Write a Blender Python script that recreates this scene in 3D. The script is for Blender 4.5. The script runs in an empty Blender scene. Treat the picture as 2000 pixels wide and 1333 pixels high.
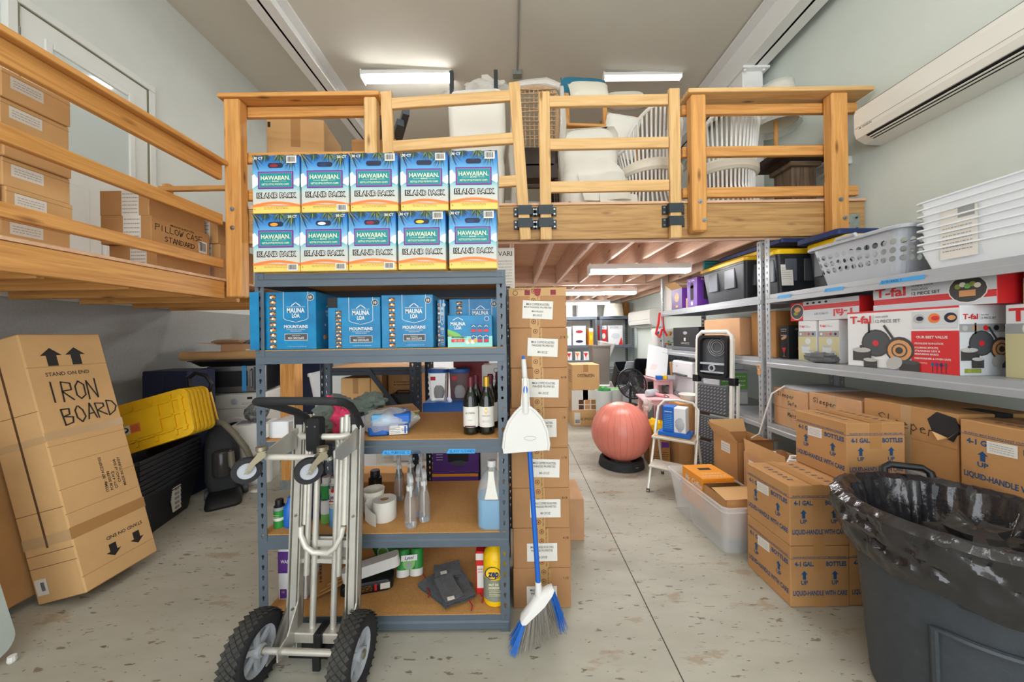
import bpy, math, random
from mathutils import Vector, Matrix, Euler

sc = bpy.context.scene
col = sc.collection
R = math.radians
random.seed(7)

# ------------------------------------------------------------------ camera
cam_d = bpy.data.cameras.new('camera')
cam_d.sensor_width = 36.0
cam_d.lens = 12.0
cam_d.shift_y = -0.0058
cam_d.clip_start = 0.02
cam = bpy.data.objects.new('camera', cam_d)
col.objects.link(cam)
cam.location = (0, 0, 1.485)
cam.rotation_euler = (Matrix.Rotation(R(90), 4, 'X') @ Matrix.Rotation(R(-0.8), 4, 'Z')).to_euler()
sc.camera = cam

# ------------------------------------------------------------------ world, daylight, exposure
w = bpy.data.worlds.new('daylight')
sc.world = w
w.use_nodes = True
bg = w.node_tree.nodes['Background']
bg.inputs[0].default_value = (0.86, 0.93, 1.0, 1)
bg.inputs[1].default_value = 1.0
sc.view_settings.view_transform = 'Standard'
sc.view_settings.look = 'None'
sc.view_settings.gamma = 1.0
sc.view_settings.use_curve_mapping = False
sc.view_settings.exposure = 0.58

def area_light(name, loc, rot, sx, sy, power, color):
    d = bpy.data.lights.new(name, 'AREA')
    d.shape = 'RECTANGLE'; d.size = sx; d.size_y = sy
    d.energy = power; d.color = color
    o = bpy.data.objects.new(name, d)
    o.location = loc; o.rotation_euler = rot
    col.objects.link(o)
    return o
# added fill light in the unseen rear opening, behind the photographer
area_light('rear_fill_light', (-0.35, -2.9, 1.95), (R(90), 0, 0), 4.9, 3.7, 90, (0.95, 0.98, 1.0))

# ------------------------------------------------------------------ materials
def lin(c):
    c = c / 255.0
    return c / 12.92 if c <= 0.04045 else ((c + 0.055) / 1.055) ** 2.4
def rgb(c):
    if isinstance(c, str):
        c = c.lstrip('#'); c = tuple(int(c[i:i + 2], 16) for i in (0, 2, 4))
    return (lin(c[0]), lin(c[1]), lin(c[2]), 1)
MATS = {}
def M(name, c, rough=0.6, metal=0, var=0, scale=12, bump=0, bscale=60, trans=0, ior=1.45, alpha=1, emit=0, spec=0.5, stretch=None, coat=0, second=None, sheen=0):
    m = bpy.data.materials.new(name); m.use_nodes = True
    nt = m.node_tree; N = nt.nodes; L = nt.links
    b = N['Principled BSDF']
    base = rgb(c)
    b.inputs['Base Color'].default_value = base
    b.inputs['Roughness'].default_value = rough
    b.inputs['Metallic'].default_value = metal
    b.inputs['IOR'].default_value = ior
    b.inputs['Transmission Weight'].default_value = trans
    b.inputs['Alpha'].default_value = alpha
    b.inputs['Specular IOR Level'].default_value = spec
    b.inputs['Coat Weight'].default_value = coat
    if sheen: b.inputs['Sheen Weight'].default_value = sheen
    if emit:
        b.inputs['Emission Color'].default_value = base
        b.inputs['Emission Strength'].default_value = emit
    if var or bump:
        tc = N.new('ShaderNodeTexCoord'); mp = N.new('ShaderNodeMapping'); oi = N.new('ShaderNodeObjectInfo')
        L.new(tc.outputs['Object'], mp.inputs['Vector'])
        if stretch: mp.inputs['Scale'].default_value = stretch
        mul = N.new('ShaderNodeMath'); mul.operation = 'MULTIPLY'; mul.inputs[1].default_value = 37.0
        L.new(oi.outputs['Random'], mul.inputs[0]); L.new(mul.outputs[0], mp.inputs['Location'])
    if var:
        n = N.new('ShaderNodeTexNoise'); n.inputs['Scale'].default_value = scale; n.inputs['Detail'].default_value = 5
        n.inputs['Roughness'].default_value = 0.6
        L.new(mp.outputs[0], n.inputs['Vector'])
        r = N.new('ShaderNodeValToRGB')
        r.color_ramp.elements[0].position = 0.3; r.color_ramp.elements[1].position = 0.7
        lo = rgb(second) if second else tuple(x * (1 - var) for x in base[:3]) + (1,)
        hi = tuple(min(1, x * (1 + (0 if second else var * 0.8))) for x in base[:3]) + (1,)
        r.color_ramp.elements[0].color = lo; r.color_ramp.elements[1].color = hi
        L.new(n.outputs['Fac'], r.inputs[0]); L.new(r.outputs[0], b.inputs['Base Color'])
    if bump:
        n2 = N.new('ShaderNodeTexNoise'); n2.inputs['Scale'].default_value = bscale; n2.inputs['Detail'].default_value = 4
        L.new(mp.outputs[0], n2.inputs['Vector'])
        bp = N.new('ShaderNodeBump'); bp.inputs['Strength'].default_value = min(1, bump); bp.inputs['Distance'].default_value = 0.01
        L.new(n2.outputs['Fac'], bp.inputs['Height']); L.new(bp.outputs[0], b.inputs['Normal'])
    MATS[name] = m
    return m
def wood(name, c, dark, axis, rough=0.55):
    m = M(name, c, rough)
    nt = m.node_tree; N = nt.nodes; L = nt.links; b = N['Principled BSDF']
    tc = N.new('ShaderNodeTexCoord'); mp = N.new('ShaderNodeMapping'); oi = N.new('ShaderNodeObjectInfo')
    mul = N.new('ShaderNodeMath'); mul.operation = 'MULTIPLY'; mul.inputs[1].default_value = 53.0
    L.new(oi.outputs['Random'], mul.inputs[0]); L.new(mul.outputs[0], mp.inputs['Location'])
    s = [16, 16, 16]; s['xyz'.index(axis)] = 0.9
    mp.inputs['Scale'].default_value = s
    L.new(tc.outputs['Object'], mp.inputs['Vector'])
    n = N.new('ShaderNodeTexNoise'); n.inputs['Scale'].default_value = 2.2; n.inputs['Detail'].default_value = 7; n.inputs['Distortion'].default_value = 0.9
    L.new(mp.outputs[0], n.inputs['Vector'])
    r = N.new('ShaderNodeValToRGB'); e = r.color_ramp.elements
    e[0].position = 0.28; e[1].position = 0.62; e[0].color = rgb(dark); e[1].color = rgb(c)
    x = e.new(0.46); x.color = tuple(0.45 * p + 0.55 * q for p, q in zip(rgb(dark), rgb(c)))
    L.new(n.outputs['Fac'], r.inputs[0])
    # knots
    mp2 = N.new('ShaderNodeMapping'); s2 = [9, 9, 9]; s2['xyz'.index(axis)] = 2.6; mp2.inputs['Scale'].default_value = s2
    L.new(mul.outputs[0], mp2.inputs['Location']); L.new(tc.outputs['Object'], mp2.inputs['Vector'])
    v = N.new('ShaderNodeTexVoronoi'); v.inputs['Scale'].default_value = 1.0
    L.new(mp2.outputs[0], v.inputs['Vector'])
    kr = N.new('ShaderNodeValToRGB'); kr.color_ramp.elements[0].position = 0.05; kr.color_ramp.elements[1].position = 0.17
    kr.color_ramp.elements[0].color = (0.30, 0.22, 0.16, 1); kr.color_ramp.elements[1].color = (1, 1, 1, 1)
    L.new(v.outputs['Distance'], kr.inputs[0])
    mx = N.new('ShaderNodeMix'); mx.data_type = 'RGBA'; mx.blend_type = 'MULTIPLY'; mx.inputs[0].default_value = 0.9
    L.new(r.outputs[0], mx.inputs[6]); L.new(kr.outputs[0], mx.inputs[7]); L.new(mx.outputs[2], b.inputs['Base Color'])
    bp = N.new('ShaderNodeBump'); bp.inputs['Strength'].default_value = 0.12
    L.new(n.outputs['Fac'], bp.inputs['Height']); L.new(bp.outputs[0], b.inputs['Normal'])
    return m
for ax in 'xyz':
    wood('fir_amber_' + ax, '#dea35c', '#bd8040', ax)
    wood('fir_pale_' + ax, '#e3ba80', '#c89c60', ax)
    wood('fir_beam_' + ax, '#c09660', '#966c3c', ax)
    wood('fir_pink_' + ax, '#e6c2a8', '#cfa58c', ax)
    wood('walnut_' + ax, '#84705c', '#4e4034', ax)
M('card', '#bb8b58', 0.8, var=.10, scale=3.5, bump=.06, bscale=120)
M('card_lt', '#d6aa74', 0.8, var=.08, scale=3, bump=.06, bscale=120)
M('card_dk', '#a4743f', 0.8, var=.12, scale=4, bump=.06, bscale=120)
M('card_rosy', '#c79a72', 0.8, var=.10, scale=4, bump=.06, bscale=120)
M('card_in', '#8c6335', 0.85, var=.12, scale=6)
M('tape', '#b48450', 0.45, spec=.5)
M('tape_print', '#bf955f', 0.5)
M('tape_clear', '#dcbf92', 0.18, alpha=.45, spec=.7)
M('paper', '#e2ded6', 0.7)
M('ink', '#26221f', 0.7)
M('ink_grey', '#a5a29d', 0.7)
M('ink_blue', '#1d4d78', 0.7)
M('ink_brown', '#5b3c22', 0.8)
M('white', '#e0deda', 0.5)
M('red', '#d3262b', 0.45)
M('red_dk', '#8f1f26', 0.5)
M('green', '#2f8f3e', 0.45)
M('green_lt', '#79b95a', 0.5)
M('blue', '#1f66c0', 0.4)
M('blue_lt', '#6fb4e6', 0.4)
M('blue_dk', '#1b2f63', 0.5)
M('navy', '#1b2440', 0.55)
M('purple', '#5d2f86', 0.45)
M('orange', '#ef9a2c', 0.5)
M('yellow', '#f4c40e', 0.38, var=.06, scale=3)
M('yellow_lid', '#f0bd12', 0.4, var=.10, scale=5, bump=.05)
M('gold', '#d9a93f', 0.35, metal=.6)
M('grey', '#9a9c9e', 0.5)
M('grey_dk', '#4b4e52', 0.55)
M('black', '#17181a', 0.45)
M('black_soft', '#232427', 0.7, bump=.1)
M('rubber', '#27262a', 0.75, var=.2, scale=14, bump=.12, bscale=80)
M('tread', '#3a3934', 0.8, var=.25, scale=20)
M('tote_black', '#26282d', 0.42, var=.25, scale=7, bump=.08, bscale=40)
M('tote_grey', '#5b6068', 0.42, var=.15, scale=5)
M('rack_blue', '#56616c', 0.38, var=.07, scale=6)
M('rack_grey', '#a6a9ad', 0.38, var=.06, scale=6, metal=.1)
M('rack_dark', '#2c3540', 0.42)
M('pb', '#c08a4c', 0.8, var=.20, scale=140, bump=.05, bscale=200)
M('pb_edge', '#dcae6c', 0.8, var=.2, scale=160)
M('alu', '#cbc8c0', 0.42, metal=.6, var=.12, scale=9)
M('alu_white', '#d9d6cc', 0.4, metal=.3)
M('steel', '#a9abad', 0.28, metal=.95)
M('brass', '#a39a84', 0.38, metal=.8)
M('iron', '#3d4347', 0.5, metal=.6)
M('galv', '#a3aca8', 0.45, metal=.6, var=.2, scale=22)
M('wall_paint', '#e9eeea', 0.75, var=.03, scale=2, bump=.03, bscale=180)
M('wall_right_paint', '#dfe8e1', 0.75, var=.03, scale=2, bump=.03, bscale=180)
M('wall_low', '#aeb0ae', 0.85, var=.10, scale=60, bump=.25, bscale=140)
M('ceil_paint', '#dad6ca', 0.85, var=.04, scale=1.2, bump=.03)
M('beam_white', '#f2f2f0', 0.5)
M('door_paint', '#eef1ee', 0.45)
M('ac_white', '#ecebe4', 0.4)
M('plywood', '#e4bd9c', 0.75, var=.16, scale=3.5, stretch=(1, 5, 5), second='#d2a482')
M('lamp_glow', '#fcfcfa', 0.5, emit=26)
M('glass', '#f2f8fa', 0.05, trans=1, ior=1.3, spec=.5)
M('clear_pl', '#f4f8fa', 0.12, trans=.9, ior=1.15)
M('haze_pl', '#e8ecef', 0.35, alpha=.55, spec=.6)
M('wrap', '#f4f2ec', 0.16, alpha=.42, spec=.9, bump=.5, bscale=14)
M('foam', '#eeebe2', 0.5, var=.03, scale=4, bump=.25, bscale=7)
M('blue_liquid', '#3a97c9', 0.2)
M('jug_pl', '#dfe8ea', 0.2, alpha=.28, spec=.7)
M('card_coffee', '#ac7f55', 0.8, var=.08, scale=4, bump=.06, bscale=120)
M('wine_glass', '#10150f', 0.06, spec=.9)
M('wine_red', '#5d1b2a', 0.3)
M('bag', '#242225', 0.17, spec=.9, bump=.35, bscale=30, stretch=(1, 1, .6))
M('can_grey', '#3c4147', 0.48, var=.12, scale=30, bump=.12, bscale=130)
M('rattan_white', '#efeeea', 0.5)
M('rope', '#b99a78', 0.85, var=.2, scale=30)
M('dark_wood', '#3b2c27', 0.5, var=.2, scale=6)
M('teal_cloth', '#2f7895', 0.85, bump=.3, bscale=60)
M('cream_cloth', '#ece6d6', 0.85, bump=.3, bscale=12)
M('grey_towel', '#57595d', 0.95, var=.15, scale=40, bump=.5, bscale=220, sheen=.3)
M('green_towel', '#6d7a6f', 0.95, var=.15, scale=40, bump=.5, bscale=220, sheen=.3)
M('pink_cloth', '#d23c62', 0.9, var=.12, scale=20, bump=.4, bscale=120)
M('ball', '#e08372', 0.32, var=.05, scale=6, spec=.6)
M('pink_wood', '#eebfc2', 0.45)
M('appliance', '#ece9e0', 0.38)
M('hose', '#6f6a58', 0.55, var=.12, scale=20)
M('teal_box', '#1486b8', 0.4, var=.20, scale=9, second='#0d6c9f')
M('teal_side', '#0e6d9f', 0.42, var=.2, scale=9, second='#0a5580')
M('teal_sign', '#128a90', 0.5)
M('purple_edge', '#57308a', 0.5)
M('magenta', '#b04a9c', 0.5)
M('palm', '#28482f', 0.6, var=.35, scale=60)
M('palm_gold', '#8f9a3e', 0.6, var=.3, scale=60)
M('sand_edge', '#e8803a', 0.6)
M('cloud', '#eef4f6', 0.6)
M('cream_txt', '#f4edc4', 0.6)
M('mint', '#8fd3c8', 0.45)
M('painter_tape', '#3f9fe0', 0.55)
M('whiteboard', '#eef1f2', 0.25)
M('fan_dark', '#22262c', 0.35)
M('seam', '#9b9a93', 0.9)
M('frost', '#e9efee', 0.5, alpha=.6)
M('smoke', '#3f3c3a', 0.15, alpha=.8)
M('grey_basket', '#b4b8bf', 0.42)
M('white_basket', '#eef2f6', 0.35)
M('tan_bin', '#857d75', 0.4, metal=.2)
M('pan', '#3f3d3d', 0.5)
M('pan_lid', '#b9b9b6', 0.4)
M('copper', '#d79a62', 0.5)
M('khaki_print', '#c9c295', 0.5)
M('silver_print', '#cfd3d8', 0.45)
M('box_white', '#e4e6e8', 0.5)
M('bin_clear', '#eef2f4', 0.25, alpha=.32, spec=.7)
M('handle_blue', '#1f63c4', 0.35)
M('bristle', '#8d877e', 0.9)
M('bristle_blue', '#2b70c8', 0.8)

def ramp_mat(name, stops, rough=.45, nscale=5, dist=.12):
    """printed carton front: colour bands up the height of the box with a noisy edge"""
    m = M(name, stops[0][1], rough)
    nt = m.node_tree; N = nt.nodes; L = nt.links; b = N['Principled BSDF']
    tc = N.new('ShaderNodeTexCoord'); sx = N.new('ShaderNodeSeparateXYZ')
    n = N.new('ShaderNodeTexNoise'); n.inputs['Scale'].default_value = nscale; n.inputs['Detail'].default_value = 5
    L.new(tc.outputs['Object'], n.inputs['Vector'])
    ma = N.new('ShaderNodeMath'); ma.operation = 'MULTIPLY_ADD'; ma.inputs[1].default_value = dist; ma.inputs[2].default_value = -dist / 2
    L.new(n.outputs['Fac'], ma.inputs[0])
    ad = N.new('ShaderNodeMath'); ad.operation = 'ADD'
    L.new(tc.outputs['Generated'], sx.inputs[0]); L.new(sx.outputs['Z'], ad.inputs[0]); L.new(ma.outputs[0], ad.inputs[1])
    r = N.new('ShaderNodeValToRGB'); e = r.color_ramp.elements
    e[0].position, e[0].color = stops[0][0], rgb(stops[0][1])
    e[1].position, e[1].color = stops[-1][0], rgb(stops[-1][1])
    for p, c in stops[1:-1]:
        k = e.new(p); k.color = rgb(c)
    L.new(ad.outputs[0], r.inputs[0]); L.new(r.outputs[0], b.inputs['Base Color'])
    return m
ramp_mat('chips_print', [(0, '#f2d06e'), (.10, '#f2c765'), (.13, '#e98548'), (.15, '#cfc8bc'), (.36, '#bfcac8'), (.44, '#8fc3c8'), (.47, '#55aebc'),
                         (.54, '#b9d3dc'), (.66, '#6fb0da'), (.85, '#2f7fc4'), (1, '#1c5fa8')], nscale=7, dist=.05)

def concrete():
    m = M('concrete', '#c6c3b6', 0.55)
    nt = m.node_tree; N = nt.nodes; L = nt.links; b = N['Principled BSDF']
    tc = N.new('ShaderNodeTexCoord'); mp = N.new('ShaderNodeMapping'); L.new(tc.outputs['Object'], mp.inputs['Vector'])
    mp.inputs['Rotation'].default_value = (0, 0, R(38)); mp.inputs['Scale'].default_value = (1, 2.8, 1)
    def noise(s, d=6, rg=.6):
        n = N.new('ShaderNodeTexNoise'); n.inputs['Scale'].default_value = s; n.inputs['Detail'].default_value = d; n.inputs['Roughness'].default_value = rg
        L.new(mp.outputs[0], n.inputs['Vector']); return n
    def ramp(n, stops):
        r = N.new('ShaderNodeValToRGB'); e = r.color_ramp.elements
        e[0].position, e[0].color = stops[0]; e[1].position, e[1].color = stops[-1]
        for p, c in stops[1:-1]:
            k = e.new(p); k.color = c
        L.new(n.outputs['Fac'], r.inputs[0]); return r
    def mix(f, a, c, blend='MIX'):
        x = N.new('ShaderNodeMix'); x.data_type = 'RGBA'; x.blend_type = blend
        L.new(f, x.inputs[0]); L.new(a, x.inputs[6])
        if isinstance(c, tuple): x.inputs[7].default_value = c
        else: L.new(c, x.inputs[7])
        return x.outputs[2]
    base = ramp(noise(1.1, 5), [(.3, rgb('#a29e90')), (.7, rgb('#bab7a9'))]).outputs[0]
    g = lambda v: (v, v, v, 1)
    f1 = ramp(noise(2.6, 9, .68), [(.585, g(0)), (.63, g(.6))]).outputs[0]      # worn through to brown concrete
    c1 = mix(f1, base, rgb('#9a8569'))
    f2 = ramp(noise(9, 6, .6), [(.635, g(0)), (.665, g(.8))]).outputs[0]          # small dark chips
    c2 = mix(f2, c1, rgb('#6f5c48'))
    f3 = ramp(noise(15, 5, .55), [(.665, g(0)), (.685, g(.85))]).outputs[0]
    c3 = mix(f3, c2, rgb('#55493c'))
    mp3 = N.new('ShaderNodeMapping'); L.new(tc.outputs['Object'], mp3.inputs['Vector']); mp3.inputs['Rotation'].default_value = (0, 0, R(-32)); mp3.inputs['Scale'].default_value = (1, 4.5, 1)
    n4 = N.new('ShaderNodeTexNoise'); n4.inputs['Scale'].default_value = 11; n4.inputs['Detail'].default_value = 6; L.new(mp3.outputs[0], n4.inputs['Vector'])
    f4 = ramp(n4, [(.655, g(0)), (.68, g(.75))]).outputs[0]                      # dark scuff streaks
    c3 = mix(f4, c3, rgb('#6a6152'))
    L.new(c3, b.inputs['Base Color'])
    rr = ramp(noise(3, 4), [(.3, g(.42)), (.7, g(.7))]); L.new(rr.outputs[0], b.inputs['Roughness'])
    bp = N.new('ShaderNodeBump'); bp.inputs['Strength'].default_value = .15; bp.inputs['Distance'].default_value = .004
    L.new(f2, bp.inputs['Height']); L.new(bp.outputs[0], b.inputs['Normal'])
concrete()

# ------------------------------------------------------------------ mesh helpers
class MB:
    """collects simple shapes and links them as ONE mesh object"""
    def __init__(s): s.v = []; s.f = []; s.mi = []; s.mats = []; s.X = Matrix.Identity(4); s.cur = 0
    def use(s, mat):
        if mat not in s.mats: s.mats.append(mat)
        s.cur = s.mats.index(mat); return s
    def add(s, vs, fs):
        o = len(s.v); s.v += [tuple(s.X @ Vector(p)) for p in vs]
        for f in fs: s.f.append(tuple(i + o for i in f)); s.mi.append(s.cur)
        return s
    def box(s, x0, x1, y0, y1, z0, z1):
        return s.add([(x0, y0, z0), (x1, y0, z0), (x1, y1, z0), (x0, y1, z0), (x0, y0, z1), (x1, y0, z1), (x1, y1, z1), (x0, y1, z1)],
                     [(0, 3, 2, 1), (4, 5, 6, 7), (0, 1, 5, 4), (1, 2, 6, 5), (2, 3, 7, 6), (3, 0, 4, 7)])
    def cbox(s, x0, x1, y0, y1, z0, z1, c=.004):
        """box with chamfered edges"""
        vs = []; idx = {}
        X = (x0, x1); Y = (y0, y1); Z = (z0, z1); sg = (1, -1)
        for i in (0, 1):
            for j in (0, 1):
                for k in (0, 1):
                    for a in range(3):
                        p = [X[i] + sg[i] * c, Y[j] + sg[j] * c, Z[k] + sg[k] * c]
                        p[a] = (X[i], Y[j], Z[k])[a]
                        idx[(i, j, k, a)] = len(vs); vs.append(tuple(p))
        F = []
        for a in range(3):
            b, d = [(1, 2), (2, 0), (0, 1)][a]
            for e in (0, 1):
                q = []
                for (m, n) in ((0, 0), (1, 0), (1, 1), (0, 1)):
                    t = [0, 0, 0]; t[a] = e; t[b] = m; t[d] = n; q.append(idx[(*t, a)])
                F.append(tuple(q) if e else tuple(q[::-1]))
        for a in range(3):
            b, d = [(1, 2), (2, 0), (0, 1)][a]
            for m in (0, 1):
                for n in (0, 1):
                    t0 = [0, 0, 0]; t1 = [0, 0, 0]; t0[a] = 0; t1[a] = 1; t0[b] = t1[b] = m; t0[d] = t1[d] = n
                    q = (idx[(*t0, b)], idx[(*t1, b)], idx[(*t1, d)], idx[(*t0, d)])
                    F.append(q if (m == n) else q[::-1])
        for i in (0, 1):
            for j in (0, 1):
                for k in (0, 1):
                    q = (idx[(i, j, k, 0)], idx[(i, j, k, 1)], idx[(i, j, k, 2)])
                    F.append(q if (i + j + k) % 2 else q[::-1])
        return s.add(vs, F)
    def ring(s, c, ax, r, n, ry=None, rot=0):
        ax = Vector(ax).normalized(); up = Vector((0, 0, 1)) if abs(ax.z) < .95 else Vector((1, 0, 0))
        a = up.cross(ax).normalized(); b = ax.cross(a); ry = r if ry is None else ry
        return [tuple(Vector(c) + a * (r * math.cos(2 * math.pi * i / n + rot)) + b * (ry * math.sin(2 * math.pi * i / n + rot))) for i in range(n)]
    def loft(s, rings, cap=True, close=False):
        n = len(rings[0]); vs = [p for r in rings for p in r]; F = []
        m = len(rings)
        for k in range(m if close else m - 1):
            for i in range(n):
                j = (i + 1) % n; k2 = (k + 1) % m
                F.append((k * n + i, k * n + j, k2 * n + j, k2 * n + i))
        if cap and not close:
            F.append(tuple(range(n - 1, -1, -1))); F.append(tuple((m - 1) * n + i for i in range(n)))
        return s.add(vs, F)
    def cyl(s, p0, p1, r, n=12, r2=None):
        ax = Vector(p1) - Vector(p0)
        return s.loft([s.ring(p0, ax, r, n), s.ring(p1, ax, r if r2 is None else r2, n)])
    def tube(s, pts, r, n=8, close=False):
        P = [Vector(p) for p in pts]; rings = []
        m = len(P); a = None
        for i in range(m):
            if close: d = (P[(i + 1) % m] - P[i - 1])
            else: d = (P[min(i + 1, m - 1)] - P[max(i - 1, 0)])
            d.normalize()
            if a is None:
                up = Vector((0, 0, 1)) if abs(d.z) < .9 else Vector((0, 1, 0)); a = up.cross(d).normalized()
            else:
                a = (a - d * a.dot(d)).normalized()
            b = d.cross(a); rr = r[i] if isinstance(r, (list, tuple)) else r
            rings.append([tuple(P[i] + a * (rr * math.cos(2 * math.pi * k / n)) + b * (rr * math.sin(2 * math.pi * k / n))) for k in range(n)])
        return s.loft(rings, cap=not close, close=close)
    def lathe(s, prof, n=20, c=(0, 0, 0), cap=True):
        """prof: (radius, z) from bottom up"""
        return s.loft([[(c[0] + max(r, 1e-4) * math.cos(2 * math.pi * i / n), c[1] + max(r, 1e-4) * math.sin(2 * math.pi * i / n), c[2] + z) for i in range(n)] for r, z in prof], cap)
    def rrect(s, w, d, z, r=.03, k=4, cx=0, cy=0):
        """rounded rectangle ring"""
        out = []
        for q, (sx, sy) in enumerate(((1, 1), (-1, 1), (-1, -1), (1, -1))):
            for i in range(k + 1):
                t = math.pi / 2 * (q + i / k)
                out.append((cx + sx * (w / 2 - r) + r * math.cos(t), cy + sy * (d / 2 - r) + r * math.sin(t), z))
        return out
    def prism(s, poly, d0, d1, plane='xz'):
        """extrude a polygon: plane xz along y, yz along x, xy along z"""
        n = len(poly)
        def P(p, d): return {'xz': (p[0], d, p[1]), 'yz': (d, p[0], p[1]), 'xy': (p[0], p[1], d)}[plane]
        vs = [P(p, d0) for p in poly] + [P(p, d1) for p in poly]
        F = [tuple(range(n)), tuple(range(2 * n - 1, n - 1, -1))] + [(i, i + n, (i + 1) % n + n, (i + 1) % n) for i in range(n)]
        return s.add(vs, F)
    def grid(s, nx, ny, fn, thick=0):
        """fn(u,v)->point"""
        vs = [fn(i / nx, j / ny) for j in range(ny + 1) for i in range(nx + 1)]
        F = [(j * (nx + 1) + i, j * (nx + 1) + i + 1, (j + 1) * (nx + 1) + i + 1, (j + 1) * (nx + 1) + i) for j in range(ny) for i in range(nx)]
        return s.add(vs, F)
    def build(s, name, mat=None, parent=None, smooth=False, loc=None, rot=None):
        me = bpy.data.meshes.new(name); me.from_pydata(s.v, [], s.f)
        ms = s.mats if s.mats else ([mat] if not isinstance(mat, (list, tuple)) else list(mat))
        for k in ms: me.materials.append(MATS[k])
        if s.mats:
            for p, i in zip(me.polygons, s.mi): p.material_index = i
        if smooth:
            for p in me.polygons: p.use_smooth = True
            try: me.set_sharp_from_angle(angle=R(40))
            except Exception: pass
        me.update()
        return link(name, me, parent, loc, rot)
def link(name, me, parent=None, loc=None, rot=None):
    o = bpy.data.objects.new(name, me); col.objects.link(o)
    if parent: o.parent = parent
    if loc is not None: o.location = loc
    if rot is not None: o.rotation_euler = rot
    return o
def tag(o, label, cat, group=None, kind=None):
    o['label'] = label; o['category'] = cat
    if group: o['group'] = group
    if kind: o['kind'] = kind
    return o
def thing(name, label, cat, loc=(0, 0, 0), rz=0, group=None):
    o = bpy.data.objects.new(name, None); o.empty_display_size = .05; col.objects.link(o)
    o.location = loc; o.rotation_euler = (0, 0, R(rz))
    return tag(o, label, cat, group)
def struct(o): o['kind'] = 'structure'; return o
def dup(root, loc=None, rz=None, label=None, parent=None):
    c = root.copy(); col.objects.link(c)
    if parent is not None: c.parent = parent
    if loc is not None: c.location = loc
    if rz is not None: c.rotation_euler = (0, 0, R(rz))
    if label: c['label'] = label
    for ch in list(root.children): dup(ch, parent=c)
    return c
def one(name, shape, args, mat, parent=None, smooth=False, loc=None, rot=None):
    b = MB(); getattr(b, shape)(*args); return b.build(name, mat, parent, smooth, loc, rot)
def board(name, parent, x0, x1, y0, y1, z0, z1, tone='fir_pale', c=.004):
    """one piece of lumber, grain along its longest side"""
    d = (x1 - x0, y1 - y0, z1 - z0); ax = 'xyz'[d.index(max(d))]
    o = one(name, 'cbox', (-d[0] / 2, d[0] / 2, -d[1] / 2, d[1] / 2, -d[2] / 2, d[2] / 2, c), tone + '_' + ax, parent)
    o.location = ((x0 + x1) / 2, (y0 + y1) / 2, (z0 + z1) / 2); return o
# --- flat print (lettering, labels) lying on a surface
E = .0007
FACE = {'F': (R(90), 0, 0), 'B': (R(90), 0, R(180)), 'L': (R(90), 0, R(-90)), 'R': (R(90), 0, R(90)), 'T': (0, 0, 0)}
_tc = {}
def textgeo(t, bold=0, shear=0):
    k = (t, bold, shear)
    if k not in _tc:
        cu = bpy.data.curves.new('t', 'FONT'); cu.body = t; cu.size = 1; cu.offset = bold; cu.shear = shear; cu.resolution_u = 2
        ob = bpy.data.objects.new('t', cu); me = bpy.data.meshes.new_from_object(ob)
        vs = [(v.co.x, v.co.y) for v in me.vertices]; fs = [tuple(p.vertices) for p in me.polygons]
        bpy.data.objects.remove(ob); bpy.data.meshes.remove(me); bpy.data.curves.remove(cu)
        xs = [p[0] for p in vs] or [0, 1]
        _tc[k] = (vs, fs, min(xs), max(xs))
    return _tc[k]
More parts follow.
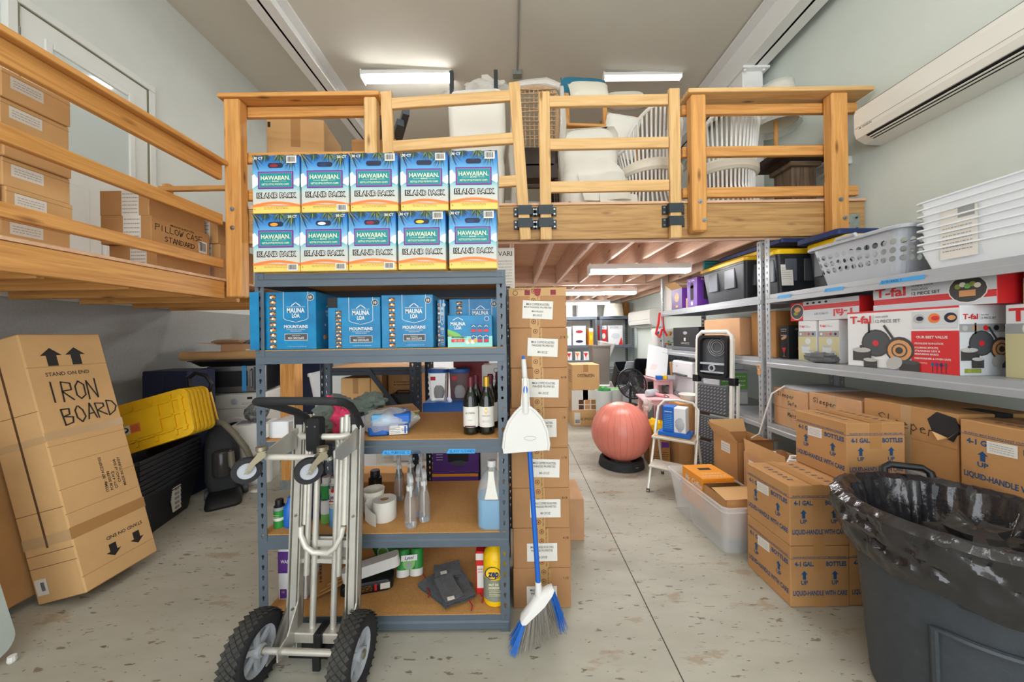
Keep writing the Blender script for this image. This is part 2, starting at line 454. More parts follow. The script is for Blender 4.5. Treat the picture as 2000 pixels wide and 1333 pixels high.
SF = {'A': '0,0 2,6 4,0|.7,2 3.3,2', 'B': '0,0 0,6 3,5.5 3,3.5 0,3 3.6,2.4 3.4,.5 0,0', 'C': '4,5 2,6 .3,4 .3,2 2,0 4,1', 'D': '0,0 0,6 3,5 4,3 3,1 0,0', 'E': '4,6 0,6 0,0 4,0|0,3 3,3',
      'F': '4,6 0,6 0,0|0,3 3,3', 'G': '4,5 2,6 0,3 2,0 4,1 4,3 2.4,3', 'H': '0,0 0,6|4,0 4,6|0,3 4,3', 'I': '1.5,0 1.5,6', 'K': '0,0 0,6|4,6 0,3 4,0', 'L': '0,6 0,0 3.6,0', 'M': '0,0 .5,6 2,2 3.5,6 4,0',
      'N': '0,0 .3,6 3.7,0 4,6', 'O': '2,6 .3,4.5 .3,1.5 2,0 3.7,1.5 3.7,4.5 2,6', 'P': '0,0 0,6 3.4,5.4 3.4,3.4 0,3', 'Q': '2,6 .3,3 2,0 3.7,3 2,6|2.5,1.5 4,-.5', 'R': '0,0 0,6 3.4,5.4 3.4,3.6 0,3 4,0',
      'S': '3.8,5 2,6 .4,4.6 3.6,2 2,0 .2,1', 'T': '0,6 4,6|2,6 2,0', 'U': '0,6 .2,1 2,0 3.8,1 4,6', 'V': '0,6 2,0 4,6', 'W': '0,6 1,0 2,4 3,0 4,6', 'Y': '0,6 2,3 4,6|2,3 2,0',
      'a': '3,3 1.4,3.6 .4,1.6 1.4,0 3,1.6 3,3.4 3.4,0', 'e': '.4,2 3,2.4 2,3.7 .5,2.4 1.2,.2 3.2,.8', 'f': '3,6 1.6,5.4 1.4,0|.2,3.6 2.8,3.6', 'l': '1.5,6 1.3,0', 'o': '1.8,3.6 .4,2 1.8,0 3.2,2 1.8,3.6',
      'p': '.6,3.6 .4,-2.4|.6,3 2,3.7 3.2,2 2,.2 .5,1', 'r': '.6,3.6 .6,0|.6,2.4 1.8,3.6 3,3.2', 's': '3,3.2 1.4,3.6 1,2.4 2.6,1.2 1.6,0 .2,.6', 't': '1.4,5.4 1.3,.6 2.8,.2|.2,3.6 2.8,3.6', 'v': '.2,3.6 1.6,0 3,3.6', 'u': '.4,3.6 .8,.3 2.6,.4 3,3.6 3.2,0',
      'x': '0,3.6 3,0|3,3.6 0,0', '1': '1,5 2,6 2,0', '2': '.3,5 2,6 3.6,4.6 .2,0 4,0', '/': '.5,0 3.5,6', '4': '3,0 3,6 .2,2 4,2', '8': '2,3 .5,4.5 2,6 3.5,4.5 2,3 .3,1.5 2,0 3.7,1.5 2,3', '-': '.5,3 3.5,3', '#': '1,0 1.6,6|3,0 3.6,6|0,2 4.4,2|.3,4 4.6,4', 'v_': ''}
SF['^'] = '2,0 2,6|.6,4 2,6 3.4,4'
class Dec:
    def __init__(s): s.b = MB()
    def poly(s, pts, mat, l=1): s.b.use(mat).add([(x, y, l * E) for x, y in pts], [tuple(range(len(pts)))]); return s
    def rect(s, x0, y0, x1, y1, mat, l=1): return s.poly([(x0, y0), (x1, y0), (x1, y1), (x0, y1)], mat, l)
    def circ(s, cx, cy, r, mat, l=1, n=16, ry=None, rot=0):
        ry = r if ry is None else ry; c, q = math.cos(rot), math.sin(rot)
        P = [(r * math.cos(2 * math.pi * i / n), ry * math.sin(2 * math.pi * i / n)) for i in range(n)]
        return s.poly([(cx + x * c - y * q, cy + x * q + y * c) for x, y in P], mat, l)
    def text(s, t, cx, cy, h, mat, l=2, w=None, bold=0, rot=0, shear=0, al='C'):
        """cx,cy: middle of the baseline's text; h: capital height"""
        vs, fs, a, z = textgeo(t, bold, shear); k = h / .69; kx = w / (z - a) if w else k
        off = {'C': (a + z) / 2, 'L': a, 'R': z}[al]; c, q = math.cos(rot), math.sin(rot)
        out = []
        for x, y in vs:
            X = (x - off) * kx; Y = y * k - h / 2
            out.append((cx + X * c - Y * q, cy + X * q + Y * c, l * E))
        s.b.use(mat).add(out, fs); return s
    def line(s, pts, wd, mat, l=2):
        P = [Vector(p) for p in pts]
        for a, b in zip(P, P[1:]):
            d = (b - a)
            if d.length < 1e-6: continue
            d.normalize(); n = Vector((-d.y, d.x)) * wd / 2; a2 = a - d * wd / 3; b2 = b + d * wd / 3
            s.poly([tuple(a2 - n), tuple(b2 - n), tuple(b2 + n), tuple(a2 + n)], mat, l)
        return s
    def hand(s, t, x, y, h, mat='ink', wd=None, rot=0, l=2, sp=5.2, jit=.35, xs=1):
        """handwriting: marker strokes"""
        k = h / 6; c, q = math.cos(rot), math.sin(rot); rd = random.Random(t)
        for ch in t:
            for seg in SF.get(ch, '').split('|'):
                if not seg: continue
                P = [tuple(float(z) for z in p.split(',')) for p in seg.split()]
                P = [((px + rd.uniform(-jit, jit)) * k * xs, (py + rd.uniform(-jit, jit)) * k) for px, py in P]
                s.line([(x + px * c - py * q, y + px * q + py * c) for px, py in P], wd or h * .09, mat, l)
            adv = (3 if ch == ' ' else sp) * k * xs; x += adv * c; y += adv * q
        return s
    def barcode(s, x0, y0, x1, y1, l=1, bg='paper'):
        s.rect(x0, y0, x1, y1, bg, l); rd = random.Random(3); w = x1 - x0; x = x0 + w * .1
        while x < x1 - w * .12:
            t = w * rd.choice((.02, .03, .05)); s.rect(x, y0 + (y1 - y0) * .18, x + t, y1 - (y1 - y0) * .12, 'ink', l + 1); x += t + w * rd.choice((.03, .04))
        return s
    def arrow(s, cx, cy, h, mat, l=2, rot=0, w=None):
        w = w or h * .9; c, q = math.cos(rot), math.sin(rot)
        P = [(0, h / 2), (w / 2, h * .08), (w * .24, h * .08), (w * .24, -h / 2), (-w * .24, -h / 2), (-w * .24, h * .08), (-w / 2, h * .08)]
        return s.poly([(cx + x * c - y * q, cy + x * q + y * c) for x, y in P], mat, l)
    def fine(s, x0, y0, x1, y1, rows, mat, l=2):
        """rows of illegible small print as thin bars"""
        rd = random.Random(rows); dy = (y1 - y0) / rows
        for r in range(rows):
            x = x0
            while x < x1:
                t = (x1 - x0) * rd.uniform(.04, .14); e = min(x1, x + t)
                s.rect(x, y0 + dy * (r + .3), e, y0 + dy * (r + .58), mat, l); x = e + (x1 - x0) * .03
        return s
    def build(s, name, parent, loc, face): 
        return s.b.build(name, None, parent, False, loc, FACE[face] if isinstance(face, str) else face)
def carton(name, label, loc, size, rz=0, mat='card', group=None, cat='box', c=.004, tape=True, flap=True):
    """closed carton: a mesh whose children are its tape and print. origin at the middle of its base"""
    w, d, h = size
    o = one(name, 'cbox', (-w / 2, w / 2, -d / 2, d / 2, 0, h, c), mat)
    o.location = loc; o.rotation_euler = (0, 0, R(rz)); tag(o, label, cat, group)
    if tape:
        b = MB(); t = min(w, d) * .09
        b.box(-t, t, -d / 2 - E, d / 2 + E, h - .001, h + E); b.box(-t, t, -d / 2 - E, -d / 2 + .001, h - h * .28, h + E); b.box(-t, t, d / 2 - .001, d / 2 + E, h - h * .28, h + E)
        b.build('packing_tape', 'tape', o)
    return o
def side(o, size, face, dec, name='printing'):
    w, d, h = size
    loc = {'F': (0, -d / 2, h / 2), 'B': (0, d / 2, h / 2), 'L': (-w / 2, 0, h / 2), 'R': (w / 2, 0, h / 2), 'T': (0, 0, h)}[face]
    return dec.build(name, o, loc, face)
def open_box(b, w, d, h, t=.004, z0=0):
    """open-topped carton walls and base into builder b"""
    b.box(-w / 2, w / 2, -d / 2, -d / 2 + t, z0, h); b.box(-w / 2, w / 2, d / 2 - t, d / 2, z0, h)
    b.box(-w / 2, -w / 2 + t, -d / 2, d / 2, z0, h); b.box(w / 2 - t, w / 2, -d / 2, d / 2, z0, h); b.box(-w / 2, w / 2, -d / 2, d / 2, z0, z0 + t)
    return b
def lump(b, c, rx, ry, rz, seed=1, n=18, m=12, amp=.22, fq=3.0, flat=0):
    """crumpled rounded heap"""
    from mathutils import noise
    rings = []
    for j in range(m + 1):
        t = -math.pi / 2 + math.pi * j / m; ring = []
        for i in range(n):
            a = 2 * math.pi * i / n; p = Vector((math.cos(t) * math.cos(a), math.cos(t) * math.sin(a), math.sin(t)))
            k = 1 + amp * noise.noise(p * fq + Vector((seed * 7.3, seed * 1.7, 0))) * 1.6
            q = Vector((p.x * rx * k, p.y * ry * k, p.z * rz * k))
            if flat and q.z < -rz * flat: q.z = -rz * flat
            ring.append(tuple(Vector(c) + q))
        rings.append(ring)
    b.loft(rings); return b
def pillow(b, w, d, h, n=10):
    def f(sg):
        def g(u, v):
            x, y = 2 * u - 1, 2 * v - 1
            z = sg * h / 2 * (max(0, (1 - x ** 4)) * max(0, (1 - y ** 4))) ** .55
            k = 1 - .06 * (1 - abs(x)) * 1
            return (x * w / 2 * (1 - .05 * (1 - y * y)), y * d / 2 * (1 - .05 * (1 - x * x)), z)
        return g
    b.grid(n, n, f(1)); o = len(b.v); b.grid(n, n, f(-1))
    return b
# ================================================================== the room
XL, XR, YB, YF = -3.7, 2.97, 8.9, -3.0
def ceil_z(x): return 5.17 - (x - XL) * .0465
struct(one('floor', 'box', (XL - .1, XR + .1, YF - 4, YB + .1, -.12, 0), 'concrete'))
b = MB(); b.use('wall_paint').box(XL - .1, XL, YF, YB, 1.82, 5.3); b.use('wall_low').box(XL - .1, XL, YF, YB, 0, 1.82)
struct(b.build('wall_left'))
struct(one('wall_right', 'box', (XR, XR + .1, YF, YB, 0, 5.3), 'wall_right_paint'))
struct(one('wall_back', 'box', (XL - .1, XR + .1, YB, YB + .1, 0, 5.3), 'wall_paint'))
b = MB()   # wall behind the photographer with an unseen opening left for sky and fill light
b.box(XL - .1, -2.85, YF - .1, YF, 0, 5.3); b.box(2.15, XR + .1, YF - .1, YF, 0, 5.3); b.box(-2.85, 2.15, YF - .1, YF, 3.85, 5.3)
struct(b.build('wall_front', 'wall_paint'))
b = MB()
zl, zr = ceil_z(XL - .1), ceil_z(XR + .1)
b.add([(XL - .1, YF - .1, zl), (XR + .1, YF - .1, zr), (XR + .1, YB + .1, zr), (XL - .1, YB + .1, zl), (XL - .1, YF - .1, 5.4), (XR + .1, YF - .1, 5.4), (XR + .1, YB + .1, 5.4), (XL - .1, YB + .1, 5.4)],
      [(0, 3, 2, 1), (4, 5, 6, 7), (0, 1, 5, 4), (1, 2, 6, 5), (2, 3, 7, 6), (3, 0, 4, 7)])
ceil = struct(b.build('ceiling', 'ceil_paint'))
# sawn joints in the slab
def joint(name, p, q, wd=.006):
    p, q = Vector(p), Vector(q); d = (q - p).normalized(); n = Vector((-d.y, d.x)) * wd / 2
    b = MB(); b.add([(*(p - n), .0006), (*(q - n), .0006), (*(q + n), .0006), (*(p + n), .0006)], [(0, 1, 2, 3)])
    return struct(b.build(name, 'seam_dark'))
M('seam_dark', '#4d4a45', .9)
joint('trim_1', (.70, .4), (.77, 8.6)); joint('trim_2', (-.1, 3.92), (1.9, 3.86), .004)
# side door up on the low mezzanine
d = struct(one('door_1', 'cbox', (XL + .002, XL + .035, 2.56, 3.46, 2.0, 4.02, .003), 'door_paint'))
b = MB(); 
for y0, y1, z0, z1 in ((2.49, 2.55, 1.97, 4.03), (3.47, 3.53, 1.97, 4.03), (2.49, 3.53, 4.032, 4.1)): b.cbox(XL + .001, XL + .05, y0, y1, z0, z1, .006)
b.build('door_frame', 'door_paint', d)
M('gasket', '#8b8c76', .8)
b = MB(); b.box(XL + .003, XL + .045, 2.551, 2.559, 1.99, 4.029); b.box(XL + .003, XL + .045, 3.461, 3.469, 1.99, 4.029); b.box(XL + .003, XL + .045, 2.56, 3.46, 4.021, 4.03); b.build('weather_strip', 'gasket', d)
b = MB()
for y0, y1, z0, z1 in ((2.69, 2.74, 2.95, 3.88), (3.28, 3.33, 2.95, 3.88), (2.742, 3.278, 2.95, 3.0), (2.742, 3.278, 3.83, 3.88)): b.cbox(XL + .035, XL + .055, y0, y1, z0, z1, .006)
b.build('window_frame', 'door_paint', d)
M('door_glass', '#d7e3e2', .08, spec=.8)
one('pane', 'box', (XL + .036, XL + .041, 2.74, 3.28, 3.0, 3.83), 'door_glass', d)
for y in (2.70, 3.06):
    for k, (i, e) in enumerate(((0, .008), (.035, .014))):
        one('panel', 'cbox', (XL + .035, XL + .035 + e, y + i, y + .27 - i, 2.16 + i, 2.80 - i, .006), 'door_paint', d)
for z in (2.25, 3.0, 3.8): one('hinge', 'cyl', ((XL + .04, 2.555, z - .05), (XL + .04, 2.555, z + .05), .009, 8), 'steel', d)
# roof frame steel
def ibeam(name, xc, y0, y1, z0, z1, fw, parent=None):
    b = MB(); b.box(xc - fw / 2, xc + fw / 2, y0, y1, z0, z0 + .02); b.box(xc - fw / 2, xc + fw / 2, y0, y1, z1 - .02, z1); b.box(xc - .012, xc + .012, y0, y1, z0, z1)
    return struct(b.build(name, 'beam_white', parent))
ibeam('trim_3', -2.48, YF, YB, 4.85, ceil_z(-2.48) - .005, .24)
t4 = ibeam('trim_4', 2.74, YF, YB, 4.44, ceil_z(2.74) - .01, .26)
struct(one('trim_5', 'box', (2.63, 2.86, 3.84, 4.04, 2.575, 4.44), 'beam_white'))
b = MB(); b.box(2.60, 2.90, 3.78, 4.10, 4.415, 4.44); b.box(2.735, 2.86, 3.90, 3.915, 4.46, 4.85)
for x in (2.64, 2.85):
    for y in (3.81, 4.07): b.cyl((x, y, 4.395), (x, y, 4.42), .014, 6)
b.build('cap_plate', 'beam_white', t4)
t6 = struct(one('trim_6', 'tube', ([(.12, YF, ceil_z(.12) - .014), (.12, 4.5, ceil_z(.12) - .014)], .011, 8), 'seam'))
one('junction_box', 'cbox', (.06, .18, 4.5, 4.6, ceil_z(.1) - .06, ceil_z(.1), .004), 'galv', t6)

# ceiling strip lights
def strip(label, x0, x1, y, z, wd=.16, hh=.07, name='ceiling_light', hang=0, glow='lamp_glow', group='strip lights', bare=False):
    t = thing(name, label, 'light', ((x0 + x1) / 2, y, z), 0, group); L = (x1 - x0) / 2
    b = MB(); b.prism([(-wd * .5, .0), (wd * .5, 0), (wd * .38, hh), (-wd * .38, hh)], -L, L, 'yz'); b.build('housing', 'beam_white', t)
    if bare:
        one('tube', 'cyl', ((-L + .01, 0, -.05), (L - .01, 0, -.05), .034, 14), glow, t, True)
    else:
      b = MB(); b.prism([(-wd * .47, -.001), (-wd * .44, -.022), (-wd * .30, -.04), (wd * .30, -.04), (wd * .44, -.022), (wd * .47, -.001)], -L + .01, L - .01, 'yz'); b.build('diffuser', glow, t)
    for s in (-1, 1): one('end_cap', 'box', (s * L - .004, s * L + .008, -wd * .52, wd * .52, -.042, hh + .002), 'beam_white', t)
    if hang:
        for s in (-1, 1): one('chain', 'cyl', ((s * L * .6, 0, hh), (s * L * .6, 0, hh + hang), .006, 6), 'galv', t)
    return t
M('lamp_glow_mezz', '#ffffff', .5, emit=34)
M('lamp_dim', '#ffffff', .5, emit=1.0)
strip('bright white strip light on the ceiling left of the wrapped chair', -1.97, -.77, 4.62, ceil_z(-1.4) - .075)
strip('white strip light on the ceiling right of the teal pillow', 1.25, 2.27, 4.5, ceil_z(1.7) - .05, .08, .045, glow='lamp_dim')
for k, (x, y) in enumerate(((-1.2, .9), (1.5, .9), (-1.2, -1.7), (1.5, -1.7))):  # unseen pendants added to brighten the ceiling and walls
    strip('added unseen strip light over the ' + ('left', 'right')[k % 2] + ('', ' rear')[k // 2] + ' of the camera end', x - .6, x + .6, y, ceil_z(x) - .75, .06, .03, hang=.70, bare=True)
strip('nearest strip light hanging under the mezzanine, by the black totes', .86, 1.96, 3.78, 2.19, .13, .06, 'shop_light', .03, 'lamp_glow_mezz', 'shop lights under the mezzanine')
strip('middle strip light under the mezzanine behind the joist girder', .85, 2.1, 5.8, 2.19, .13, .06, 'shop_light', .03, 'lamp_glow_mezz', 'shop lights under the mezzanine')
strip('farthest strip light under the mezzanine near the back racks', .95, 2.2, 7.7, 2.19, .13, .06, 'shop_light', .03, 'lamp_glow_mezz', 'shop lights under the mezzanine')
strip('strip light under the mezzanine behind the snack shelf', -1.7, -.5, 4.3, 2.19, .13, .06, 'shop_light', .03, 'lamp_glow_mezz', 'shop lights under the mezzanine')
strip('strip light under the mezzanine over the far left corner', -1.7, -.5, 6.4, 2.19, .13, .06, 'shop_light', .03, 'lamp_glow_mezz', 'shop lights under the mezzanine')

# ================================================================== main mezzanine
mz = thing('mezzanine', 'main wooden storage mezzanine with exposed joists and heavy front beam', 'mezzanine', (0, 0, 0))
board('front_beam', mz, -2.3, 2.95, 2.84, 2.88, 2.276, 2.560, 'fir_beam')
one('deck', 'box', (-2.3, 2.96, 2.835, 8.88, 2.562, 2.582), 'plywood', mz)
board('ledger', mz, -2.3, 2.95, 2.885, 2.92, 2.262, 2.285, 'fir_pink')
for k in range(15):
    x = -2.12 + .355 * k
    if x > 2.9: break
    for (y0, y1) in ((2.9, 5.38), (5.47, 8.85)):
        board('joist', mz, x - .019, x + .019, y0, y1, 2.285, 2.562, 'fir_pink')
    b = MB(); b.use('galv'); b.box(x - .022, x + .022, 5.355, 5.38, 2.28, 2.284); b.box(x - .024, x - .020, 5.36, 5.379, 2.28, 2.45); b.box(x + .020, x + .024, 5.36, 5.379, 2.28, 2.45)
    b.build('joist_hanger', None, mz)
board('girder', mz, -2.3, 2.95, 5.38, 5.47, 2.26, 2.562, 'fir_pink')
b = MB(); b.box(2.70, 2.90, 2.832, 2.84, 2.30, 2.45); b.build('steel_plate', 'galv', mz)
for k, (x, z) in enumerate(((2.73, 2.33), (2.73, 2.42), (2.80, 2.375), (2.87, 2.33), (2.87, 2.42))): one('plate_bolt', 'cyl', ((x, 2.832, z), (x, 2.824, z), .008, 6), 'iron', mz)
def support(label, x, y, h=2.26):
    t = thing('support_post', label, 'post', (x, y, 0))
    board('timber', t, -.07, .07, -.07, .07, .02, h, 'fir_amber'); 
    b = MB(); b.box(-.08, .08, -.08, .08, 0, .02); b.box(-.08, .08, -.076, -.071, .02, .09); b.box(-.08, .08, .071, .076, .02, .09); b.build('post_base', 'galv', t)
support('square timber post under the mezzanine beside the washing machine', -2.215, 3.42)
# guard rail, left of the gates
def bolt(p, x, y, z, axis='y', s=-1):
    d = (0, s * .012, 0) if axis == 'y' else (s * .012, 0, 0)
    b = MB(); b.cyl((x, y, z), (x + d[0] * .4, y + d[1] * .4, z), .018, 12); b.cyl((x, y, z), (x + d[0] * 1.5, y + d[1] * 1.5, z), .009, 6); b.build('bolt', 'steel', p)
g = thing('guard_rail', 'fixed wooden guard rail above the chip cartons with flat cap board', 'railing', (0, 0, 0))
board('post', g, -2.30, -2.17, 2.745, 2.835, 1.82, 3.425, 'fir_amber', .01); board('post', g, -1.17, -1.07, 2.745, 2.835, 2.30, 3.425, 'fir_pale', .01)
board('cap_board', g, -2.335, -1.04, 2.73, 2.90, 3.425, 3.46, 'fir_amber')
for z in (3.33, 2.95, 2.64): board('rail', g, -2.35, -1.06, 2.84, 2.878, z, z + .085, 'fir_amber')
bolt(g, -2.235, 2.745, 2.53); bolt(g, -2.235, 2.745, 2.38)
# guard rail, right of the gates
g = thing('guard_rail', 'fixed wooden guard rail beside the wall air conditioner', 'railing', (0, 0, 0))
board('post', g, 1.47, 1.59, 2.745, 2.835, 2.30, 3.41, 'fir_amber', .012); board('post', g, 2.60, 2.735, 2.745, 2.835, 2.28, 3.41, 'fir_amber', .012)
board('cap_board', g, 1.44, 2.93, 2.73, 2.90, 3.41, 3.445, 'fir_pale')
for z, e in ((3.30, 2.90), (2.95, 2.82), (2.61, 2.90)): board('rail', g, 1.44, e, 2.838, 2.876, z, z + .082, 'fir_amber')
for x in (1.53, 2.66): bolt(g, x, 2.745, 2.54); bolt(g, x + .03, 2.745, 2.39)
# removable gates hung in brackets
def gate(label, x0, x1, zoff, lean, rise):
    t = thing('removable_gate', label, 'gate', (x0, 2.80, 2.262)); w = x1 - x0
    for k, x in enumerate((0, w)):
        p = board('post', t, x - .045, x + .045, -.019, .019, .0, 1.21 + zoff[k], 'fir_pale'); p.rotation_euler = (0, R(lean[k]), 0)
        p.location.x += math.sin(R(lean[k])) * .6
    for z in (1.085, .735, .385):
        L = w - .06; p = board('rail', t, .010, .010 + L, -.016, .017, z, z + .088, 'fir_pale')
        p.rotation_euler = (0, -math.atan2(rise, w), 0); p.location.z += rise / 2
    for k, x in enumerate((0, w)):
        for z in (.10, .205): 
            if label.startswith('left') and k == 0: continue
            b = MB(); b.use('iron').box(x - .052, x + .052, -.026, -.020, z, z + .075); b.box(x - .058, x - .052, -.026, .038, z, z + .075); b.box(x + .052, x + .058, -.026, .038, z, z + .075)
            for s in (-1, 1):
                b.use('iron').box(x + s * .058 if s > 0 else x - .092, x + .092 if s > 0 else x - .058, .030, .038, z, z + .075)
                for zz in (.018, .057): b.use('steel').cyl((x + s * .076, .030, z + zz), (x + s * .076, .025, z + zz), .008, 8)
            b.build('bracket', None, t)
    return t
gate('left removable gate, tilted, its left end above the chip cartons', -.97, .12, (0.02, .08), (-1.5, -3.4), .06)
gate('right removable gate in front of the foam wrapped chair', .29, 1.352, (0, .01), (0, 0), .004)

# ================================================================== low mezzanine along the left wall
m2 = thing('mezzanine', 'lower wooden mezzanine along the left wall', 'mezzanine')
board('fascia', m2, -2.34, -2.30, -2.6, 2.74, 1.808, 1.948, 'fir_amber')
one('deck', 'box', (-3.695, -2.295, -2.6, 3.72, 1.950, 1.968), 'plywood', m2)
y = -2.4
while y < 3.7:
    board('joist', m2, -3.69, -2.345, y - .019, y + .019, 1.80, 1.948, 'fir_amber'); y += .41
board('end_joist', m2, -3.69, -2.345, 3.68, 3.72, 1.80, 1.948, 'fir_amber')
g = thing('guard_rail', 'long wooden guard rail of three boards along the low left mezzanine', 'railing')
for z, h in ((2.762, .115), (2.40, .085), (2.055, .07)): board('rail', g, -2.345, -2.305, -2.0, 2.74, z, z + h, 'fir_amber')
board('cap_board', g, -2.36, -2.26, -2.0, 2.74, 2.878, 2.912, 'fir_amber')
for y in (-1.8, .1): board('post', g, -2.40, -2.345, y, y + .09, 1.97, 2.876, 'fir_amber')
g = thing('guard_rail', 'thin wooden rail on the wall end of the low mezzanine', 'railing')
board('rail', g, -3.1, -2.36, 3.0, 3.04, 2.80, 2.84, 'fir_amber'); board('post', g, -3.1, -3.04, 3.04, 3.09, 1.97, 2.88, 'fir_amber')

# ================================================================== wall air conditioners
def aircon(name, label, y0, y1, zb, h, d):
    t = thing(name, label, 'air conditioner', (XR - .002, (y0 + y1) / 2, zb)); L = (y1 - y0) / 2
    prof = [(0, h), (-d * .80, h), (-d * .95, h * .93), (-d, h * .8), (-d, h * .30), (-d * .93, h * .14), (-d * .62, .0), (0, -.01)]
    b = MB(); b.prism(prof, -L, L, 'xz'); b.build('casing', 'ac_white', t)
    one('top_grille', 'box', (-d * .82, -.01, -L + .02, L - .02, h, h + .004), 'seam', t)
    one('panel_gap', 'box', (-d - .0008, -d + .003, -L + .01, L - .01, h * .40, h * .40 + .004), 'seam', t)
    # slanted outlet with louvres
    a = (-d * .93, h * .14); e = (-d * .62, 0); n = Vector((a[0] - e[0], 0, a[1] - e[1])); 
    b = MB(); q = .003
    P = [(a[0] * .985 - q, a[1] * .9 - q), (e[0] * 1.05 - q, e[1] + .006 - q)]
    b.add([(P[0][0], -L * .82, P[0][1]), (P[0][0], L * .90, P[0][1]), (P[1][0], L * .90, P[1][1]), (P[1][0], -L * .82, P[1][1])], [(0, 1, 2, 3)])
    b.build('air_outlet', 'black', t)
    for f in (.36, .7):
        x = P[0][0] * (1 - f) + P[1][0] * f; z = P[0][1] * (1 - f) + P[1][1] * f
        one('louvre', 'box', (x - .006, x + .008, -L * .82, L * .90, z - .006, z - .001), 'ac_white', t)
    Dec().text('DAIKIN', 0, 0, .014, 'ink', bold=.01).arrow(-.052, 0, .016, 'ink', rot=1.57).build('lettering', t, (-d, L - .10, h * .36), 'L')
    return t
aircon('air_conditioner', 'long white split air conditioner on the right wall above the shelves', 1.2, 2.72, 2.965, .285, .22)
aircon('air_conditioner', 'small grey white air conditioner on the far right wall by the pillow', 6.75, 8.0, 1.62, .36, .24)
b = MB(); b.cbox(XR - .07, XR - .003, 2.95, 5.3, 2.93, 3.0, .006); o = b.build('line_cover', 'ac_white'); o.rotation_euler = (R(0), 0, 0)
tag(o, 'white duct cover running along the right wall behind the railing', 'duct')
# ================================================================== boltless racks
_pm = {}
def post_mesh(h, wd, dp, mat, flip):
    k = (round(h, 3), wd, dp, mat, flip)
    if k in _pm: return _pm[k]
    b = MB(); pitch = .0508; n = int(h / pitch); ph = h / n
    key = [(0, .013), (.0065, .009), (.0065, .002), (.0035, -.003), (.0030, -.012), (-.0030, -.012), (-.0035, -.003), (-.0065, .002), (-.0065, .009)]
    def plate(w, X):
        b.X = X
        for i in range(n):
            z0 = i * ph; z1 = z0 + ph; cx = w / 2; cz = (z0 + z1) / 2
            out = [(cx, z1), (w, z1), (w, cz + .006), (w, cz - .008), (w, z0), (0, z0), (0, cz - .008), (0, cz + .006), (0, z1)]
            vs = [(x, 0, z) for x, z in out] + [(cx + x, 0, cz + z) for x, z in key]
            b.add(vs, [(q, (q + 1) % 9, (q + 1) % 9 + 9, q + 9)[::-1] for q in range(9)])
        b.X = Matrix.Identity(4)
    s = -1 if flip else 1
    plate(wd, Matrix.Diagonal((s, 1, 1, 1)))
    plate(dp, Matrix.Rotation(R(90), 4, 'Z'))
    o = b.build('post', mat); md = o.modifiers.new('s', 'SOLIDIFY'); md.thickness = .0022; md.offset = 0
    me = o.data; bpy.data.objects.remove(o); _pm[k] = me
    return me
def rack(name, label, loc, W, D, H, levels, metal, deck, rz=0, bh=.07, group=None, decks=True):
    """boltless shelving. local x along the front, local y to the rear; levels = heights of the shelf tops"""
    t = thing(name, label, 'shelving unit', loc, rz, group)
    for (x, y, fl, ry) in ((0, 0, False, 0), (W, 0, True, 0), (0, D, True, 180), (W, D, False, 180)):
        o = link('post', post_mesh(H, .045, .04, metal, fl), t, (x, y, 0), (0, 0, R(ry)))
        md = o.modifiers.new('thickness', 'SOLIDIFY'); md.thickness = .0022; md.offset = 0
    for z in levels:
        pr = [(.016, -bh), (-.006, -bh), (-.006, -bh * .55), (.001, -bh * .45), (.001, -.004), (.016, -.004)]
        b = MB(); b.prism(pr, .006, W - .006, 'yz'); b.build('front_beam', metal, t, loc=(0, 0, z))
        b = MB(); b.prism([(D - y, q) for y, q in pr], .006, W - .006, 'yz'); b.build('rear_beam', metal, t, loc=(0, 0, z))
        for x in (.006, W - .022): one('side_beam', 'box', (x, x + .016, .01, D - .01, z - bh, z - .004), metal, t)
        if decks: one('shelf_board', 'box', (.004, W - .004, .003, D - .003, z - .016, z), deck, t)
    return t
LV = (.088, .50, .97, 1.426, 1.813)
UX, UY, UW, UD = -1.285, 1.71, 1.255, .61
M('pbx', '#c08d52', .8, var=.18, scale=130, bump=.05, bscale=200)
rack('shelving_unit', 'blue grey steel shelving unit with particle board shelves, in the middle, holding snacks and cleaners', (UX, UY, 0), UW, UD, 1.8135, LV, 'rack_blue', 'pbx')

# tape labels on the shelf edges
def tape_label(x0, x1, z, txt, y, label, rot=FACE['F']):
    d = Dec(); w = x1 - x0; d.poly([(-w / 2, -.011), (w / 2 - .004, -.012), (w / 2, .010), (-w / 2 + .012, .012)], 'painter_tape', 1)
    d.hand(txt, -w / 2 + .016, -.006, .012, 'ink_blue', .0016, l=2, sp=5.0)
    o = d.build('tape_label', None, ((x0 + x1) / 2, y, z), rot); return o
tag(tape_label(-.66, -.51, .906, 'ALL PURPOSE CLEANER', UY - .0065, ''), 'blue tape on the shelf edge, handwritten ALL PURPOSE CLEANER', 'tape label')
tag(tape_label(-.335, -.19, .909, 'GLASS CLEANER', UY - .0065, ''), 'blue tape on the shelf edge, handwritten GLASS CLEANER', 'tape label')

